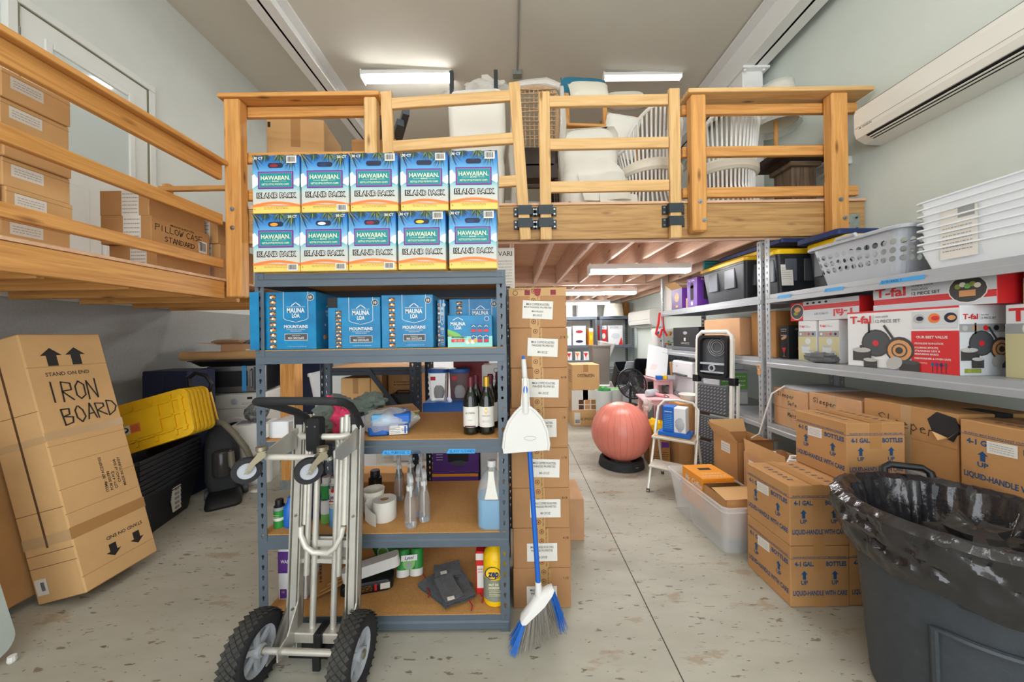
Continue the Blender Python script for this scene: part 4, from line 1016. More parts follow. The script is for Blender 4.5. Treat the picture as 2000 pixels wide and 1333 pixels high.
# ================================================================== coffee carton stack
KW, KD, KH = .312, .36, .2175
def coffee_front(k):
    d = Dec(); rd = random.Random(k * 3 + 1); tx = rd.uniform(-.02, .02)
    d.rect(tx - .028, -KH / 2, tx + .028, KH / 2, 'tape_print', 1)
    for y in (-.075, -.02, .04, .09):
        d.circ(tx - .008, y, .013, 'ink_brown', 2, 12).circ(tx - .008, y, .010, 'tape_print', 2.6, 12).circ(tx - .008, y, .005, 'red_dk', 3, 8)
        d.text('Maui Coffee', tx + .017, y, .008, 'ink_brown', 2, w=.045, rot=R(-90))
    if k == 0:
        d.rect(-KW / 2, KH / 2 - .045, KW / 2, KH / 2, 'tape_print', 1.5).text('Maui Coffee Roasters', -.07, KH / 2 - .010, .009, 'ink_brown', 2.5, w=.12, rot=R(180)).circ(-.12, KH / 2 - .028, .014, 'ink_brown', 2.4, 12).circ(-.12, KH / 2 - .028, .011, 'tape_print', 3, 12)
        for x in (-.055, .085): d.rect(x - .015, KH / 2 - .040, x + .015, KH / 2 - .012, 'red_dk', 2.2).fine(x - .013, KH / 2 - .038, x + .013, KH / 2 - .014, 3, 'ink', 3)
        d.poly([(-.02, KH / 2 - .005), (.02, KH / 2 - .005), (.014, KH / 2 - .04), (0, KH / 2 - .048), (-.014, KH / 2 - .04)], 'red_dk', 3)
    cx, cy, a = (.0, .02, .02, .012, .022, .024, .0, -.002)[k], (-.012, .002, -.002, .0, .0, .0, -.02, -.035)[k], R((-3, -3, -2, 0, -2, 0, 0, 0)[k])
    W, H_ = .082, .049; c, s_ = math.cos(a), math.sin(a); rp = lambda x, y: (cx + x * c - y * s_, cy + x * s_ + y * c)
    d.poly([rp(-W, -H_), rp(W, -H_), rp(W, H_), rp(-W, H_)], 'paper', 4)
    ls = [('MAUI COFFEE ROASTERS', .028, .0125), ('PARADISE PROPERTIES', .010, .0115), ('80-2OZ', -.026, .0115)]
    if k == 0: ls = [('MAUI COFFEE ROASTERS', .030, .0125), ('MAUI PARADISE PROPERTIES', .014, .0095), ('MAUI BLEND', -.008, .009), ('80-2OZ', -.029, .0105)]
    for t_, y, h_ in ls: d.text(t_, *rp(0, y), h_, 'ink', 5, w=.0062 * len(t_) if len(t_) > 8 else None, rot=a, bold=.004)
    if k: d.hand(('2/8', '4/8', '7/8', '1/8', '8/8', '4/8', '1/2')[k - 1], .115, .05, .012, 'ink', .0015, l=2)
    return d
pos8 = ('top', 'second from the top', 'third from the top', 'fourth from top, behind the dustpan', 'fifth from the top', 'sixth from the top', 'seventh from the top', 'bottom')
cofm = None
for k in range(8):
    lab = 'brown coffee carton, ' + pos8[k] + ' of the stack behind the broom'
    o = one('coffee_carton', 'cbox', (-KW / 2, KW / 2, -KD / 2, KD / 2, 0, KH - .001, .004), 'card_coffee') if k == 0 else dup(cofm)
    if k == 0: cofm = o
    o.location = (.142 + (.0, .002, .003, -.002, .0, .002, .003, .002)[k], 1.85 + KD / 2, KH * (7 - k)); o.rotation_euler = (0, 0, R((-.4, .3, .6, 0, .4, -.2, .5, 0)[k])); tag(o, lab, 'box', 'coffee cartons in a tall stack')
for k, o in enumerate([q for q in col.objects if q.name.startswith('coffee_carton')]): side(o, (KW, KD, KH), 'F', coffee_front(k), 'front_print')
o = carton('carton', 'brown carton on the floor behind the coffee stack', (.36, 2.62, 0), (.28, .34, .30), 0, 'card_rosy')

# ================================================================== broom and dustpan
t = thing('broom', 'angled broom with blue handle and blue tipped bristles leaning on the coffee cartons', 'broom', (.07, 1.70, 0))
hb, ht = Vector((.045, -.03, .20)), Vector((-.012, .09, 1.375))
b = MB(); b.cyl(hb, hb.lerp(ht, .93), .0125, 12); b.build('handle', 'handle_blue', t, True)
b = MB(); b.cyl(hb.lerp(ht, .86), hb.lerp(ht, .93), .0140, 12); b.cyl(hb.lerp(ht, .93), hb.lerp(ht, .985), .0145, 12, .0125); b.build('grip', 'white', t, True)
b = MB(); b.cyl(hb.lerp(ht, .975), ht, .0128, 12, .006); b.build('hanger_tip', 'handle_blue', t, True)
A, Bq = Vector((-.045, -.07, .115)), Vector((.115, -.01, .235))
b = MB(); d_ = (Bq - A); nrm = Vector((-.55, .05, .83)).normalized(); s_ = Vector((-.15, .95, 0)).normalized()
rings = []
for f, hh, ww in ((0, .010, .020), (.08, .022, .026), (.4, .030, .028), (.62, .036, .028), (.9, .022, .026), (1, .010, .02)):
    c_ = A + d_ * f; rings.append([tuple(c_ + nrm * (hh * p) + s_ * (ww * q)) for p, q in ((-.5, -1), (.6, -.9), (1, -.4), (1, .4), (.6, .9), (-.5, 1))])
b.loft(rings); b.cyl(A + d_ * .62 + nrm * .02, hb.lerp(ht, .06), .020, 12, .015); b.build('broom_head', 'white', t, True)
rd = random.Random(9)
for part, mat, f0, f1, n in (('bristles', 'bristle', .10, .86, 240), ('blue_bristles', 'bristle_blue', -.0, .10, 80), ('blue_bristles', 'bristle_blue', .86, 1.0, 70)):
    b = MB()
    for k in range(n):
        f = rd.uniform(f0, f1); q = rd.uniform(-.022, .022); p0 = A + d_ * f + s_ * q - nrm * .004
        tip = p0 + Vector((.085 * (f - .35) * 1.0 - .03 * (1 - f) + rd.uniform(-.008, .008), q * 1.5 + rd.uniform(-.008, .008) - .02, -.105 - .05 * f + rd.uniform(-.008, .008)))
        tip.z = max(.004, tip.z); b.cyl(p0, tip, .0016, 3, .0010)
    b.build(part, mat, t)
t = thing('dustpan', 'white dustpan clipped upright onto the broom handle', 'dustpan', (.062, 1.695, .90))
pr = [(-.117, .028), (-.112, .0), (.112, .015), (.117, .045), (.108, .11), (.085, .165), (.052, .205), (.022, .228), (.018, .30), (.016, .37), (-.016, .37), (-.018, .30), (-.024, .228), (-.054, .200), (-.088, .155), (-.108, .10)]
b = MB(); b.prism(pr, -.012, .0, 'xz'); b.build('pan', 'white', t)
inn = [(x * .86, .03 + z * .82) for x, z in pr if z < .215]
q_ = [(x * .97, -.012, z) for x, z in pr if z < .23]; q_ = q_[2:] + q_[:1]
b = MB(); b.tube(q_, .007, 6); b.build('raised_rim', 'white', t, True)
b = MB(); b.loft([b.ring((0, -.008, z), (0, 0, 1), r, 12, r * .8) for z, r in ((.20, .020), (.25, .022), (.34, .019), (.375, .012))]); b.build('handle', 'white', t, True)
Dec().circ(0, 0, .011, 'handle_blue', 1, ry=.02).build('hang_hole', t, (.0, -.026, .315), 'F')
Dec().circ(0, 0, .03, 'grey', 1, ry=.011).circ(0, 0, .028, 'white', 1.5, ry=.009).build('embossed_mark', t, (.02, -.0122, .075), 'F')
# ================================================================== convertible hand truck
t = thing('hand_truck', 'aluminium convertible hand truck with black tyres in front of the middle shelving unit', 'hand truck', (-.90, 1.45, 0), -3)
def wheel(cx, cy, r, wd, parent):
    X = Matrix.Translation((cx, cy, r)) @ Matrix.Rotation(R(90), 4, 'Y')
    o = thing('x', '', ''); 
    for k in list(o.keys()): del o[k]
    o.name = 'wheel'; o.parent = parent; o.matrix_local = X
    n = 36; b = MB(); prof = [(r * .60, -wd * .40), (r * .70, -wd * .50), (r * .86, -wd * .48), (r * .95, -wd * .34), (r * .975, -.01), (r * .975, .01), (r * .95, wd * .34), (r * .86, wd * .48), (r * .70, wd * .50), (r * .60, wd * .40)]
    b.loft([[(p * math.cos(2 * math.pi * i / n), p * math.sin(2 * math.pi * i / n), z) for p, z in prof] for i in range(n)], close=True); b.build('tyre', 'rubber', o, True)
    b = MB(); m = 34                                   # diamond tread blocks
    for i in range(m):
        for q, (z, rr) in enumerate(((-wd * .36, .945), (-wd * .18, .972), (0, .982), (wd * .18, .972), (wd * .36, .945))):
            a = 2 * math.pi * (i + .5 * (q % 2)) / m; da = 2 * math.pi / m * .40; dz = wd * .155
            P = []
            for h_ in (.0, .022):
                for aa, zz in ((a - da, z), (a, z - dz), (a + da, z), (a, z + dz)):
                    k = r * (rr + h_) if h_ == 0 else r * (rr + .010); P.append((k * math.cos(aa), k * math.sin(aa), zz))
            b.add(P, [(4, 5, 6, 7), (0, 1, 5, 4), (1, 2, 6, 5), (2, 3, 7, 6), (3, 0, 4, 7)])
    b.build('tread', 'tread', o)
    b = MB(); b.lathe([(r * .62, -wd * .36), (r * .56, -wd * .30), (r * .52, -.01), (r * .52, .01), (r * .56, wd * .30), (r * .62, wd * .36)], 30, cap=False)
    for k in range(6):
        a = 2 * math.pi * k / 6; c_, s_ = math.cos(a), math.sin(a); w2 = .010
        for z in (-wd * .16, wd * .16):
            b.add([(c_ * .02 - s_ * w2, s_ * .02 + c_ * w2, z - .007), (c_ * .02 + s_ * w2, s_ * .02 - c_ * w2, z - .007), (c_ * r * .56 + s_ * w2, s_ * r * .56 - c_ * w2, z - .007), (c_ * r * .56 - s_ * w2, s_ * r * .56 + c_ * w2, z - .007),
                   (c_ * .02 - s_ * w2, s_ * .02 + c_ * w2, z + .007), (c_ * .02 + s_ * w2, s_ * .02 - c_ * w2, z + .007), (c_ * r * .56 + s_ * w2, s_ * r * .56 - c_ * w2, z + .007), (c_ * r * .56 - s_ * w2, s_ * r * .56 + c_ * w2, z + .007)],
                  [(0, 3, 2, 1), (4, 5, 6, 7), (0, 1, 5, 4), (1, 2, 6, 5), (2, 3, 7, 6), (3, 0, 4, 7)])
    b.cyl((0, 0, -wd * .45), (0, 0, wd * .45), .026, 16); b.build('rim', 'grey_basket', o, True)
    b = MB(); b.cyl((0, 0, -wd * .55), (0, 0, wd * .55), .011, 10); b.cyl((0, 0, -wd * .56), (0, 0, -wd * .50), .017, 6); b.cyl((0, 0, wd * .50), (0, 0, wd * .56), .017, 6); b.build('hub', 'brass', o, True)
wheel(-.225, 0, .150, .085, t); wheel(.215, 0, .150, .085, t)
b = MB(); b.cyl((-.19, 0, .150), (.18, 0, .150), .013, 14); b.build('axle', 'alu', t, True)
LB, LT = .10, .19          # rails lean back
def ry(z): return LB + (LT - LB) * z / 1.2
def lean(b, x0, x1, dy0, dy1, z0, z1):
    y0, y1 = ry(z0), ry(z1)
    b.add([(x0, y0 + dy0, z0), (x1, y0 + dy0, z0), (x1, y0 + dy1, z0), (x0, y0 + dy1, z0), (x0, y1 + dy0, z1), (x1, y1 + dy0, z1), (x1, y1 + dy1, z1), (x0, y1 + dy1, z1)],
          [(0, 3, 2, 1), (4, 5, 6, 7), (0, 1, 5, 4), (1, 2, 6, 5), (2, 3, 7, 6), (3, 0, 4, 7)])
for s, xc in ((-1, -.123), (1, .150)):
    b = MB(); lean(b, xc - .028, xc + .028, .012, .018, .06, 1.11); lean(b, xc - .028, xc - .023, -.022, .018, .06, 1.11); lean(b, xc + .023, xc + .028, -.022, .018, .06, 1.11); lean(b, xc - .018, xc + .010, -.014, -.010, .06, 1.11); lean(b, xc - .006, xc + .006, -.010, .012, .06, 1.11); b.build('rail', 'alu', t)
    xi = xc - s * .043
    b = MB(); b.cyl((xi, ry(.62) - .012, .62), (xi, ry(1.12) - .012, 1.12), .0125, 12); b.build('handle_tube', 'alu_white', t, True)
    b = MB(); b.cyl((xi - s * .018, ry(.40) - .02, .40), (xi - s * .018, ry(1.11) - .02, 1.11), .0120, 12); b.build('inner_tube', 'alu', t, True)
    b = MB(); b.cbox(xc - .024, xc + .024, ry(1.1) - .026, ry(1.1) + .024, 1.075, 1.125, .004); b.build('end_cap', 'black', t)
    b = MB(); b.prism([(-.03, .112), (.03, .112), (.085, .19), (.14, .30), (.125, .30), (.125, .06), (.02, .115)], xc - .024 - .003, xc - .024 + .003, 'yz'); b.prism([(-.03, .128), (-.03, .172), (.03, .185), (.118, .31), (.125, .12), (.03, .11)], xc + .022, xc + .028, 'yz'); b.build('axle_plate', 'alu', t)
    for z in (.16, .25, .66): b = MB(); b.cyl((xc, ry(z) - .024, z), (xc, ry(z) - .012, z), .006, 6); b.build('rivet', 'steel', t)
for x in (-.035, .062):
    b = MB(); b.cyl((x, ry(.15) - .005, .15), (x, ry(1.02) - .005, 1.02), .0135, 14); b.build('upright_tube', 'alu', t, True)
for z, h_ in ((.46, .018), (.545, .03), (.50, .012)):
    b = MB(); lean(b, -.105, .132, -.006 if h_ != .012 else .012, .010 if h_ != .012 else .016, z - (h_ if h_ != .012 else .05), z + (h_ * 0 if h_ != .012 else .05)); b.build('cross_bar', 'alu', t)
b = MB(); b.cbox(-.105, .132, .07, .13, .12, .165, .004); b.build('base_bar', 'alu', t)
b = MB(); b.cbox(.0, .035, .055, .135, .09, .175, .003); b.cbox(.0, .035, .045, .06, .02, .10, .003); b.build('latch', 'black', t)
b = MB(); b.cbox(-.16, .19, .12, .30, .006, .014, .002); b.cbox(-.16, .19, .118, .126, .006, .12, .002); b.build('toe_plate', 'black', t)
# folded U handle and crossbar
b = MB(); P = [(-.085, ry(.60) - .035, .62), (-.082, ry(.58) - .04, .585), (-.055, ry(.5) - .04, .535), (-.02, ry(.5) - .04, .51), (.05, ry(.5) - .04, .51), (.082, ry(.5) - .04, .535), (.108, ry(.58) - .04, .585), (.112, ry(.6) - .035, .62)]; b.tube(P, .0115, 10); b.build('folding_handle', 'alu_white', t, True)
b = MB(); b.tube([(-.105, ry(1.0) - .03, 1.03), (-.08, ry(1) - .055, 1.03), (.10, ry(1) - .055, 1.03), (.13, ry(1.0) - .03, 1.03)], .014, 10); b.build('top_cross_bar', 'alu_white', t, True)
b = MB(); b.tube([(-.02, ry(1) - .02, 1.02), (.015, ry(1) + .01, .90)], .010, 8); b.tube([(.06, ry(1) - .02, 1.02), (.10, ry(1) + .01, .90)], .010, 8); b.build('brace', 'alu_white', t, True)
b = MB(); b.cbox(-.045, .018, ry(1) - .09, ry(1) - .03, .97, 1.12, .008); b.cbox(-.03, .045, ry(1) - .06, ry(1) - .02, .93, .99, .006); b.build('clamp', 'black', t)
for x in (-.032, .004): b = MB(); b.cyl((x, ry(1) - .092, 1.085), (x, ry(1) - .088, 1.085), .004, 8); b.build('screw', 'steel', t)
# black loop handle
b = MB(); P = [(-.075, ry(1.1) - .012, 1.06), (-.076, .145, 1.11), (-.085, .09, 1.15), (-.105, .0, 1.195), (-.125, -.06, 1.222), (-.125, -.085, 1.232), (-.105, -.097, 1.236), (0, -.097, 1.236), (.17, -.092, 1.234), (.205, -.085, 1.230), (.222, -.06, 1.222), (.215, .0, 1.195), (.185, .09, 1.15), (.168, .145, 1.11), (.165, ry(1.1), 1.06)]
b.tube(P, .0165, 12); b.build('loop_handle', 'black_soft', t, True)
# casters on the folded platform legs
for s, xc, xw in ((-1, -.135, -.165), (1, .160, .095)):
    b = MB(); b.prism([(ry(1) - .02, 1.06), (ry(1) - .02, .965), (.02, .96), (-.03, .985), (-.03, 1.015)], xc - .004, xc + .004, 'yz'); b.build('caster_arm', 'alu', t)
    o = thing('x', '', '')
    for k in list(o.keys()): del o[k]
    o.name = 'caster'; o.parent = t; o.location = (xw + .012, -.06, .985); o.rotation_euler = (0, 0, R(-52))
    b = MB(); X0 = Matrix.Rotation(R(90), 4, 'Y'); b.X = Matrix.Translation((-.01, -.03, -.035)) @ X0
    b.lathe([(.032, -.016), (.050, -.015), (.052, -.008), (.052, .008), (.050, .015), (.032, .016), (.032, -.016)], 26, cap=False); b.build('tyre', 'rubber', o, True)
    b = MB(); b.X = Matrix.Translation((-.01, -.03, -.035)) @ X0; b.lathe([(.0, -.010), (.033, -.014), (.036, -.004), (.036, .004), (.033, .014), (.0, .010)], 22); b.cyl((0, 0, -.02), (0, 0, .03), .008, 8); b.build('hub', 'grey_basket', o, True)
    b = MB()
    for q in (-.034, .014): b.prism([(-.040, -.042), (-.024, -.046), (-.002, -.012), (.030, .012), (.030, .032), (.006, .030), (-.022, -.004)], q, q + .003, 'yz')
    b.prism([(.004, .030), (.034, .033), (.034, .037), (.004, .035)], -.036, .019, 'yz'); b.cyl((-.009, .02, .036), (-.009, .02, .052), .022, 16); b.build('fork', 'brass', o, True)
    b = MB(); b.cyl((-.036, -.03, -.035), (.024, -.03, -.035), .006, 8); b.cyl((-.03, .02, .02), (.014, .02, .02), .015, 12); b.build('axle_bolt', 'brass', o, True)
b = MB(); b.cyl((-.14, -.02, .985), (.12, -.02, .985), .0125, 10); b.build('caster_bar', 'alu_white', t, True)

# ================================================================== left side: ironing board cartons
def leaning_box(name, label, P0, ux, uy, uz, w, d, h, mat):
    """P0 base corner; ux,uy,uz unit axes; local x width, y depth, z height"""
    ux, uy, uz = Vector(ux).normalized(), Vector(uy).normalized(), Vector(uz).normalized()
    X = Matrix((ux, uy, uz)).transposed().to_4x4(); X.translation = Vector(P0)
    o = one(name, 'cbox', (0, w, 0, d, 0, h, .006), mat); o.matrix_world = X
    return tag(o, label, 'box')
# printed face looks to the aisle; local x runs along +Y, local y towards the wall, leaning to the wall
th = math.atan2(.40, 1.52)
uz = Vector((-math.sin(th), 0, math.cos(th))); uy = Vector((-math.cos(th), 0, -math.sin(th)))
o = leaning_box('ironing_board_carton', 'tall cardboard carton marked IRON BOARD leaning toward the left wall', (-2.395, 1.905, .003 + .29 * math.sin(th)), (0.05, 1, 0), uy, uz, .375, .29, 1.50, 'card_lt')
W, Hh = .375, 1.50
d = Dec(); X = lambda x: x - W / 2
for x in (.115, .225): d.arrow(X(x), 1.36 - .75, .11, 'ink', 1, w=.095)
d.text('STAND ON END', X(.17), .505, .022, 'ink', 1, w=.20, bold=.01)
d.hand('IRON', X(.062), .335, .120, 'ink', .0075, rot=-.02, sp=5.0, jit=.3, xs=.58).hand('BOARD', X(.10), .195, .095, 'ink', .0075, rot=.06, sp=4.9, jit=.3, xs=.70)
for k, (s_, L) in enumerate((('ITEM# : IBTACDSP/02', .22), ('PO# 202390', .12), ('QTY: 4 PCS', .11), ('CNO: of 504', .15), ('MADE IN TURKEY', .19))):
    d.text(s_, X(.205 + .023 * k), -.15 - (.22 - L) / 2 + (.03 if k == 3 else 0), .013, 'ink', 1, w=L, rot=R(90), bold=.02)
d.rect(-W / 2, .125, W / 2, .155 + .02, 'tape_clear', .6).rect(-W / 2, -.44, W / 2, -.375, 'tape', .6)
for x in (.16, .285): d.arrow(X(x), -.60, .075, 'ink', 1, rot=math.pi, w=.075)
d.text('STAND ON END', X(.235), -.525, .020, 'ink', 1, w=.19, rot=math.pi, bold=.01)
M('crease', '#a87f4c', .8)
for y in (.55, .09, -.02, -.16, -.30, -.66): d.rect(-W / 2, y, W / 2, y + .003, 'crease', .4)
d.build('front_print', o, (W / 2, 0, Hh / 2), 'F')
d = Dec(); d.rect(-.13, -.70, -.06, -.61, 'paper', 2).barcode(-.10, -.69, -.07, -.62, 2.5).rect(-.145, -.44, .145, -.38, 'tape_clear', .8).rect(-.145, .12, .145, .16, 'tape_clear', .8)
d.rect(-.01, -.45, .004, .62, 'ink_brown', .8)
for y in (-.55, -.48, .3, -.25): d.rect(-.145, y, .145, y + .003, 'ink_brown', .5)
X_ = Dec(); oo = d.build('side_print', o, (0, .145, Hh / 2), 'L')
o = leaning_box('flat_carton', 'flat cardboard carton leaning behind the ironing board carton at the left edge', (-2.72, 1.70, .003 + .05), (0.05, 1, 0), uy, uz, .42, .10, 1.45, 'card')
th2 = math.atan2(.30, 1.0); uz2 = Vector((-math.sin(th2), 0, math.cos(th2))); uy2 = Vector((-math.cos(th2), 0, -math.sin(th2)))
t = thing('folding_table', 'grey green folding table with rounded corners leaning at the far left edge', 'table', (-2.50, 1.20, .02))
b = MB(); P = [(y, z) for y, z, _ in [(*p[:2], 0) for p in MB().rrect(.60, 1.0, 0, .08, 6)]]
b.X = Matrix.Translation((0, .12, .5)) @ Matrix.Rotation(-th2, 4, 'Y'); b.prism(P, -.03, .0, 'yz'); M('table_grey', '#b2bab4', .5); b.build('table_top', 'table_grey', t)
b = MB(); b.X = Matrix.Translation((0, .12, .5)) @ Matrix.Rotation(-th2, 4, 'Y'); b.tube([(-.035, -.2, -.4), (-.05, -.2, .3), (-.05, .2, .3), (-.035, .2, -.4)], .012, 8); b.build('leg_frame', 'grey', t, True)
one('foot_cap', 'lathe', ([(.012, 0), (.016, .01), (.014, .03)], 10), 'white', t, loc=(.165, .38, -.018))

# ================================================================== stacked black totes and yellow lids
TW, TD = .74, .42
def tote_shell(b, w, d, h, tp=.74, t_=.006, rim=.03, r=.05):
    O = [b.rrect(w * tp, d * tp, 0, r), b.rrect(w * .965, d * .965, h - rim, r), b.rrect(w, d, h - rim, r), b.rrect(w, d, h, r), b.rrect(w * .985, d * .985, h, r), b.rrect(w * .965 - t_, d * .965 - t_, h - rim, r), b.rrect(w * tp - t_, d * tp - t_, .004, r)]
    return b.loft(O)
root = None
tc = (-2.98, 2.74)
ang = 104
for k in range(8):
    z = .001 + k * .0375
    if root is None:
        root = thing('black_tote', '', 'tote', (*tc, z), ang, 'nested black totes')
        b = MB(); tote_shell(b, TW, TD, .345, r=.035); b.build('shell', 'tote_black', root, True)
        b = MB()
        b.cbox(-.35, .35, -TD / 2 * 1.012, -TD / 2 * .992, .318, .342, .003); b.build('rim_lip', 'tote_black', root)
        o = root
    else: o = dup(root, (*tc, z), ang)
    o['label'] = ('bottom black tote with a white product label' if k == 0 else 'topmost black tote under the yellow lids' if k == 7 else ('', 'second', 'third', 'fourth', 'fifth', 'sixth', 'seventh')[k] + ' black tote up in the nested stack')
    if k == 0:
        dd = Dec().rect(-.05, -.09, .05, .08, 'paper', 1).rect(-.05, .04, -.01, .08, 'blue', 2).rect(.0, .05, .045, .075, 'green_lt', 2).fine(-.045, -.03, .045, .03, 4, 'ink_grey', 2).barcode(-.03, -.085, .04, -.04, 2); dd.build('product_label', o, (.05, -TD / 2 * .865, .16), (R(81), 0, 0))
# lids standing on edge in the top tote
LW, LD = .70, .40
lid = None
for k in range(6):
    loc = (-2.95 - .012 * k, 2.66 + .050 * k, .815 - .003 * k); 
    if lid is None:
        lid = thing('tote_lid', '', 'lid', loc, 0, 'yellow tote lids')
        b = MB(); ring = lambda w, d_, z: [(x, z, y) for x, y, _ in b.rrect(w, d_, 0, .05)]
        b.loft([ring(LW, LD, .0), ring(LW, LD, .03), ring(LW - .012, LD - .012, .03), ring(LW - .06, LD - .06, .012), ring(LW - .07, LD - .07, .004)]); b.build('panel', 'yellow_lid', lid, True)
        b = MB()
        for x in (-.24, -.12, 0, .12, .24): b.box(x - .008, x + .008, -.014, .004, -LD / 2 + .03, LD / 2 - .03)
        for z in (-.12, 0, .12): b.box(-LW / 2 + .03, LW / 2 - .03, -.014, .004, z - .008, z + .008)
        b.box(-.16, .16, -.016, .003, -.11, .11)
        for x in (-.3, .3): b.box(x - .012, x + .012, -.016, .004, -.15, .15)
        b.build('ribs', 'yellow_lid', lid); o = lid
    else: o = dup(lid, loc)
    o.rotation_euler = (R(-20), R(-16), R(24)); o['label'] = ('front yellow tote lid with red warning sticker' if k == 0 else 'rearmost yellow tote lid in the black tote' if k == 5 else ('', 'second', 'third', 'fourth', 'fifth')[k] + ' yellow tote lid from the front')
    if k == 0: Dec().rect(-.06, -.035, .0, .035, 'paper', 1).rect(.0, -.035, .06, .035, 'sand_edge', 1).circ(-.03, 0, .022, 'ink', 2).circ(-.028, .004, .010, 'paper', 3).fine(.008, -.025, .05, .025, 4, 'red_dk', 2).build('warning_sticker', o, (-.02, -.0168, -.02), 'F')

# ================================================================== vacuum, dehumidifier, washer, microwave
t = thing('upright_vacuum', 'black upright vacuum cleaner with grey hose beside the black totes', 'vacuum', (-2.655, 3.13, 0), 36)
b = MB(); b.loft([b.rrect(.25, .32, 0, .05, cy=-.02), b.rrect(.26, .33, .02, .05, cy=-.02), b.rrect(.25, .28, .07, .05, cy=0), b.rrect(.2, .16, .11, .05, cy=.05)]); b.build('floor_head', 'black', t, True)
b = MB(); b.loft([b.rrect(w, d_, z, .05, cx=cx, cy=cy) for w, d_, z, cx, cy in ((.22, .16, .09, 0, .06), (.26, .19, .2, -.01, .08), (.25, .18, .45, -.02, .12), (.2, .15, .6, -.04, .15), (.12, .10, .68, -.05, .17))]); b.build('body', 'black_soft', t, True)
b = MB(); b.lathe([(.07, 0), (.075, .02), (.075, .2), (.06, .22)], 18, (-.01, -.02, .25)); b.build('dust_cup', 'smoke', t, True)
b = MB(); b.cyl((-.05, .17, .66), (-.12, .24, 1.0), .014, 10); b.build('stem', 'gold', t, True)
b = MB(); b.tube([(-.12, .24, .98), (-.10, .23, 1.06), (-.14, .25, 1.14), (-.22, .28, 1.17), (-.27, .30, 1.12), (-.26, .29, 1.05), (-.19, .26, .99), (-.13, .24, .96)], .018, 10); b.build('handle', 'black', t, True)
b = MB(); b.tube([(-.06, .05, .72), (.0, -.02, .72), (.08, -.08, .62), (.16, -.10, .48), (.20, -.10, .36), (.17, -.10, .28), (.10, -.09, .27), (.06, -.08, .34), (.05, -.06, .46)], .026, 12); b.build('hose', 'hose', t, True)
for x in (-.13, .15): b = MB(); b.X = Matrix.Rotation(R(90), 4, 'Y'); b.lathe([(.04, x - .02), (.045, x - .015), (.045, x + .015), (.04, x + .02)], 18, (-.05, .10, 0)); b.build('wheel', 'grey_dk', t, True)
t = thing('dehumidifier', 'cream portable dehumidifier with top grille beside the left shelving post', 'dehumidifier', (-2.73, 3.60, 0), 20)
b = MB(); b.loft([b.rrect(w, d_, z, .05, 5) for w, d_, z in ((.37, .30, 0), (.39, .32, .03), (.38, .31, .56), (.35, .28, .60), (.30, .22, .61))]); b.build('body', 'appliance', t, True)
b = MB(); b.use('grey_dk').box(-.16, .16, -.155, -.15, .42, .455); b.build('handle_slot', None, t)
for k in range(7):
    for j in range(2): one('grille_slat', 'box', (-.13 + .14 * j, -.01 + .14 * j, -.085 + .025 * k, -.072 + .025 * k, .609, .615), 'grey', t)
b = MB(); b.cyl((.05, -.159, .14), (.05, -.163, .14), .012, 10); b.build('drain_cap', 'grey_dk', t)
t = thing('washing_machine', 'white front loading washing machine under the low mezzanine', 'washing machine', (-3.08, 4.02, 0), 12)
b = MB(); b.cbox(-.29, .29, -.28, .28, .01, .89, .012); b.build('cabinet', 'appliance', t)
b = MB(); b.cbox(-.285, .285, -.295, -.27, .72, .885, .01); b.build('control_panel', 'appliance', t)
X0 = Matrix.Translation((0, -.285, .42)) @ Matrix.Rotation(R(90), 4, 'X')
b = MB(); b.X = X0; b.lathe([(.155, 0), (.20, 0), (.215, .015), (.20, .035), (.165, .04), (.155, .02), (.155, 0)], 32, cap=False); b.build('door_ring', 'white', t, True)
b = MB(); b.X = X0; b.lathe([(.155, .01), (.15, .012), (.12, -.0), (.0, -.01)], 28, cap=False); b.build('door_opening', 'smoke', t, True)
b = MB(); b.X = Matrix.Translation((-.02, -.295, .80)) @ Matrix.Rotation(R(90), 4, 'X'); b.lathe([(.032, 0), (.032, .012), (.026, .022)], 20); b.build('dial', 'grey_basket', t, True)
Dec().rect(.10, .02, .15, .045, 'ink', 1).fine(.05, -.04, .24, -.01, 2, 'ink_grey', 1).build('display', t, (0, -.2955, .80), 'F')
M('camo', '#9c9c96', .9, var=.9, scale=24, second='#26272a')
o = MB(); lump(o, (0, 0, .085), .11, .10, .09, 41, 20, 12, .2, 3, .92); o = o.build('laundry_bundle', 'camo', None, True, (-2.70, 3.60, .616))
tag(o, 'black and white speckled cloth bundle on the dehumidifier', 'cloth')
t = thing('microwave', 'black and silver microwave oven on top of the washing machine', 'microwave', (-3.06, 3.92, .892), 18)
b = MB(); b.cbox(-.27, .27, -.20, .20, .012, .30, .008); b.build('cabinet', 'black', t)
b = MB(); b.cbox(-.27, .27, -.222, -.198, .012, .30, .006); b.build('door', 'steel', t)
b = MB(); b.cbox(-.225, .095, -.228, -.22, .075, .245, .004); b.build('door_glass', 'black', t); b = MB(); b.cbox(.15, .255, -.226, -.22, .03, .285, .003); b.build('keypad', 'grey_dk', t)
b = MB(); b.tube([(.135, -.225, .26), (.135, -.25, .245), (.135, -.25, .075), (.135, -.225, .06)], .009, 8); b.build('handle', 'steel', t, True)
for x in (-.2, .2): one('foot', 'cyl', ((x, -.12, 0), (x, -.12, .014), .015, 8), 'black', t)
b = MB(); b.box(.045, .085, -.2285, -.2275, .02, .30); b.box(.045, .085, -.228, .0, .3005, .3015); b.build('blue_tape', 'painter_tape', t)
t = thing('black_crate', 'black storage cabinet left of the microwave under the low mezzanine', 'cabinet', (-3.28, 3.37, 0), 0)
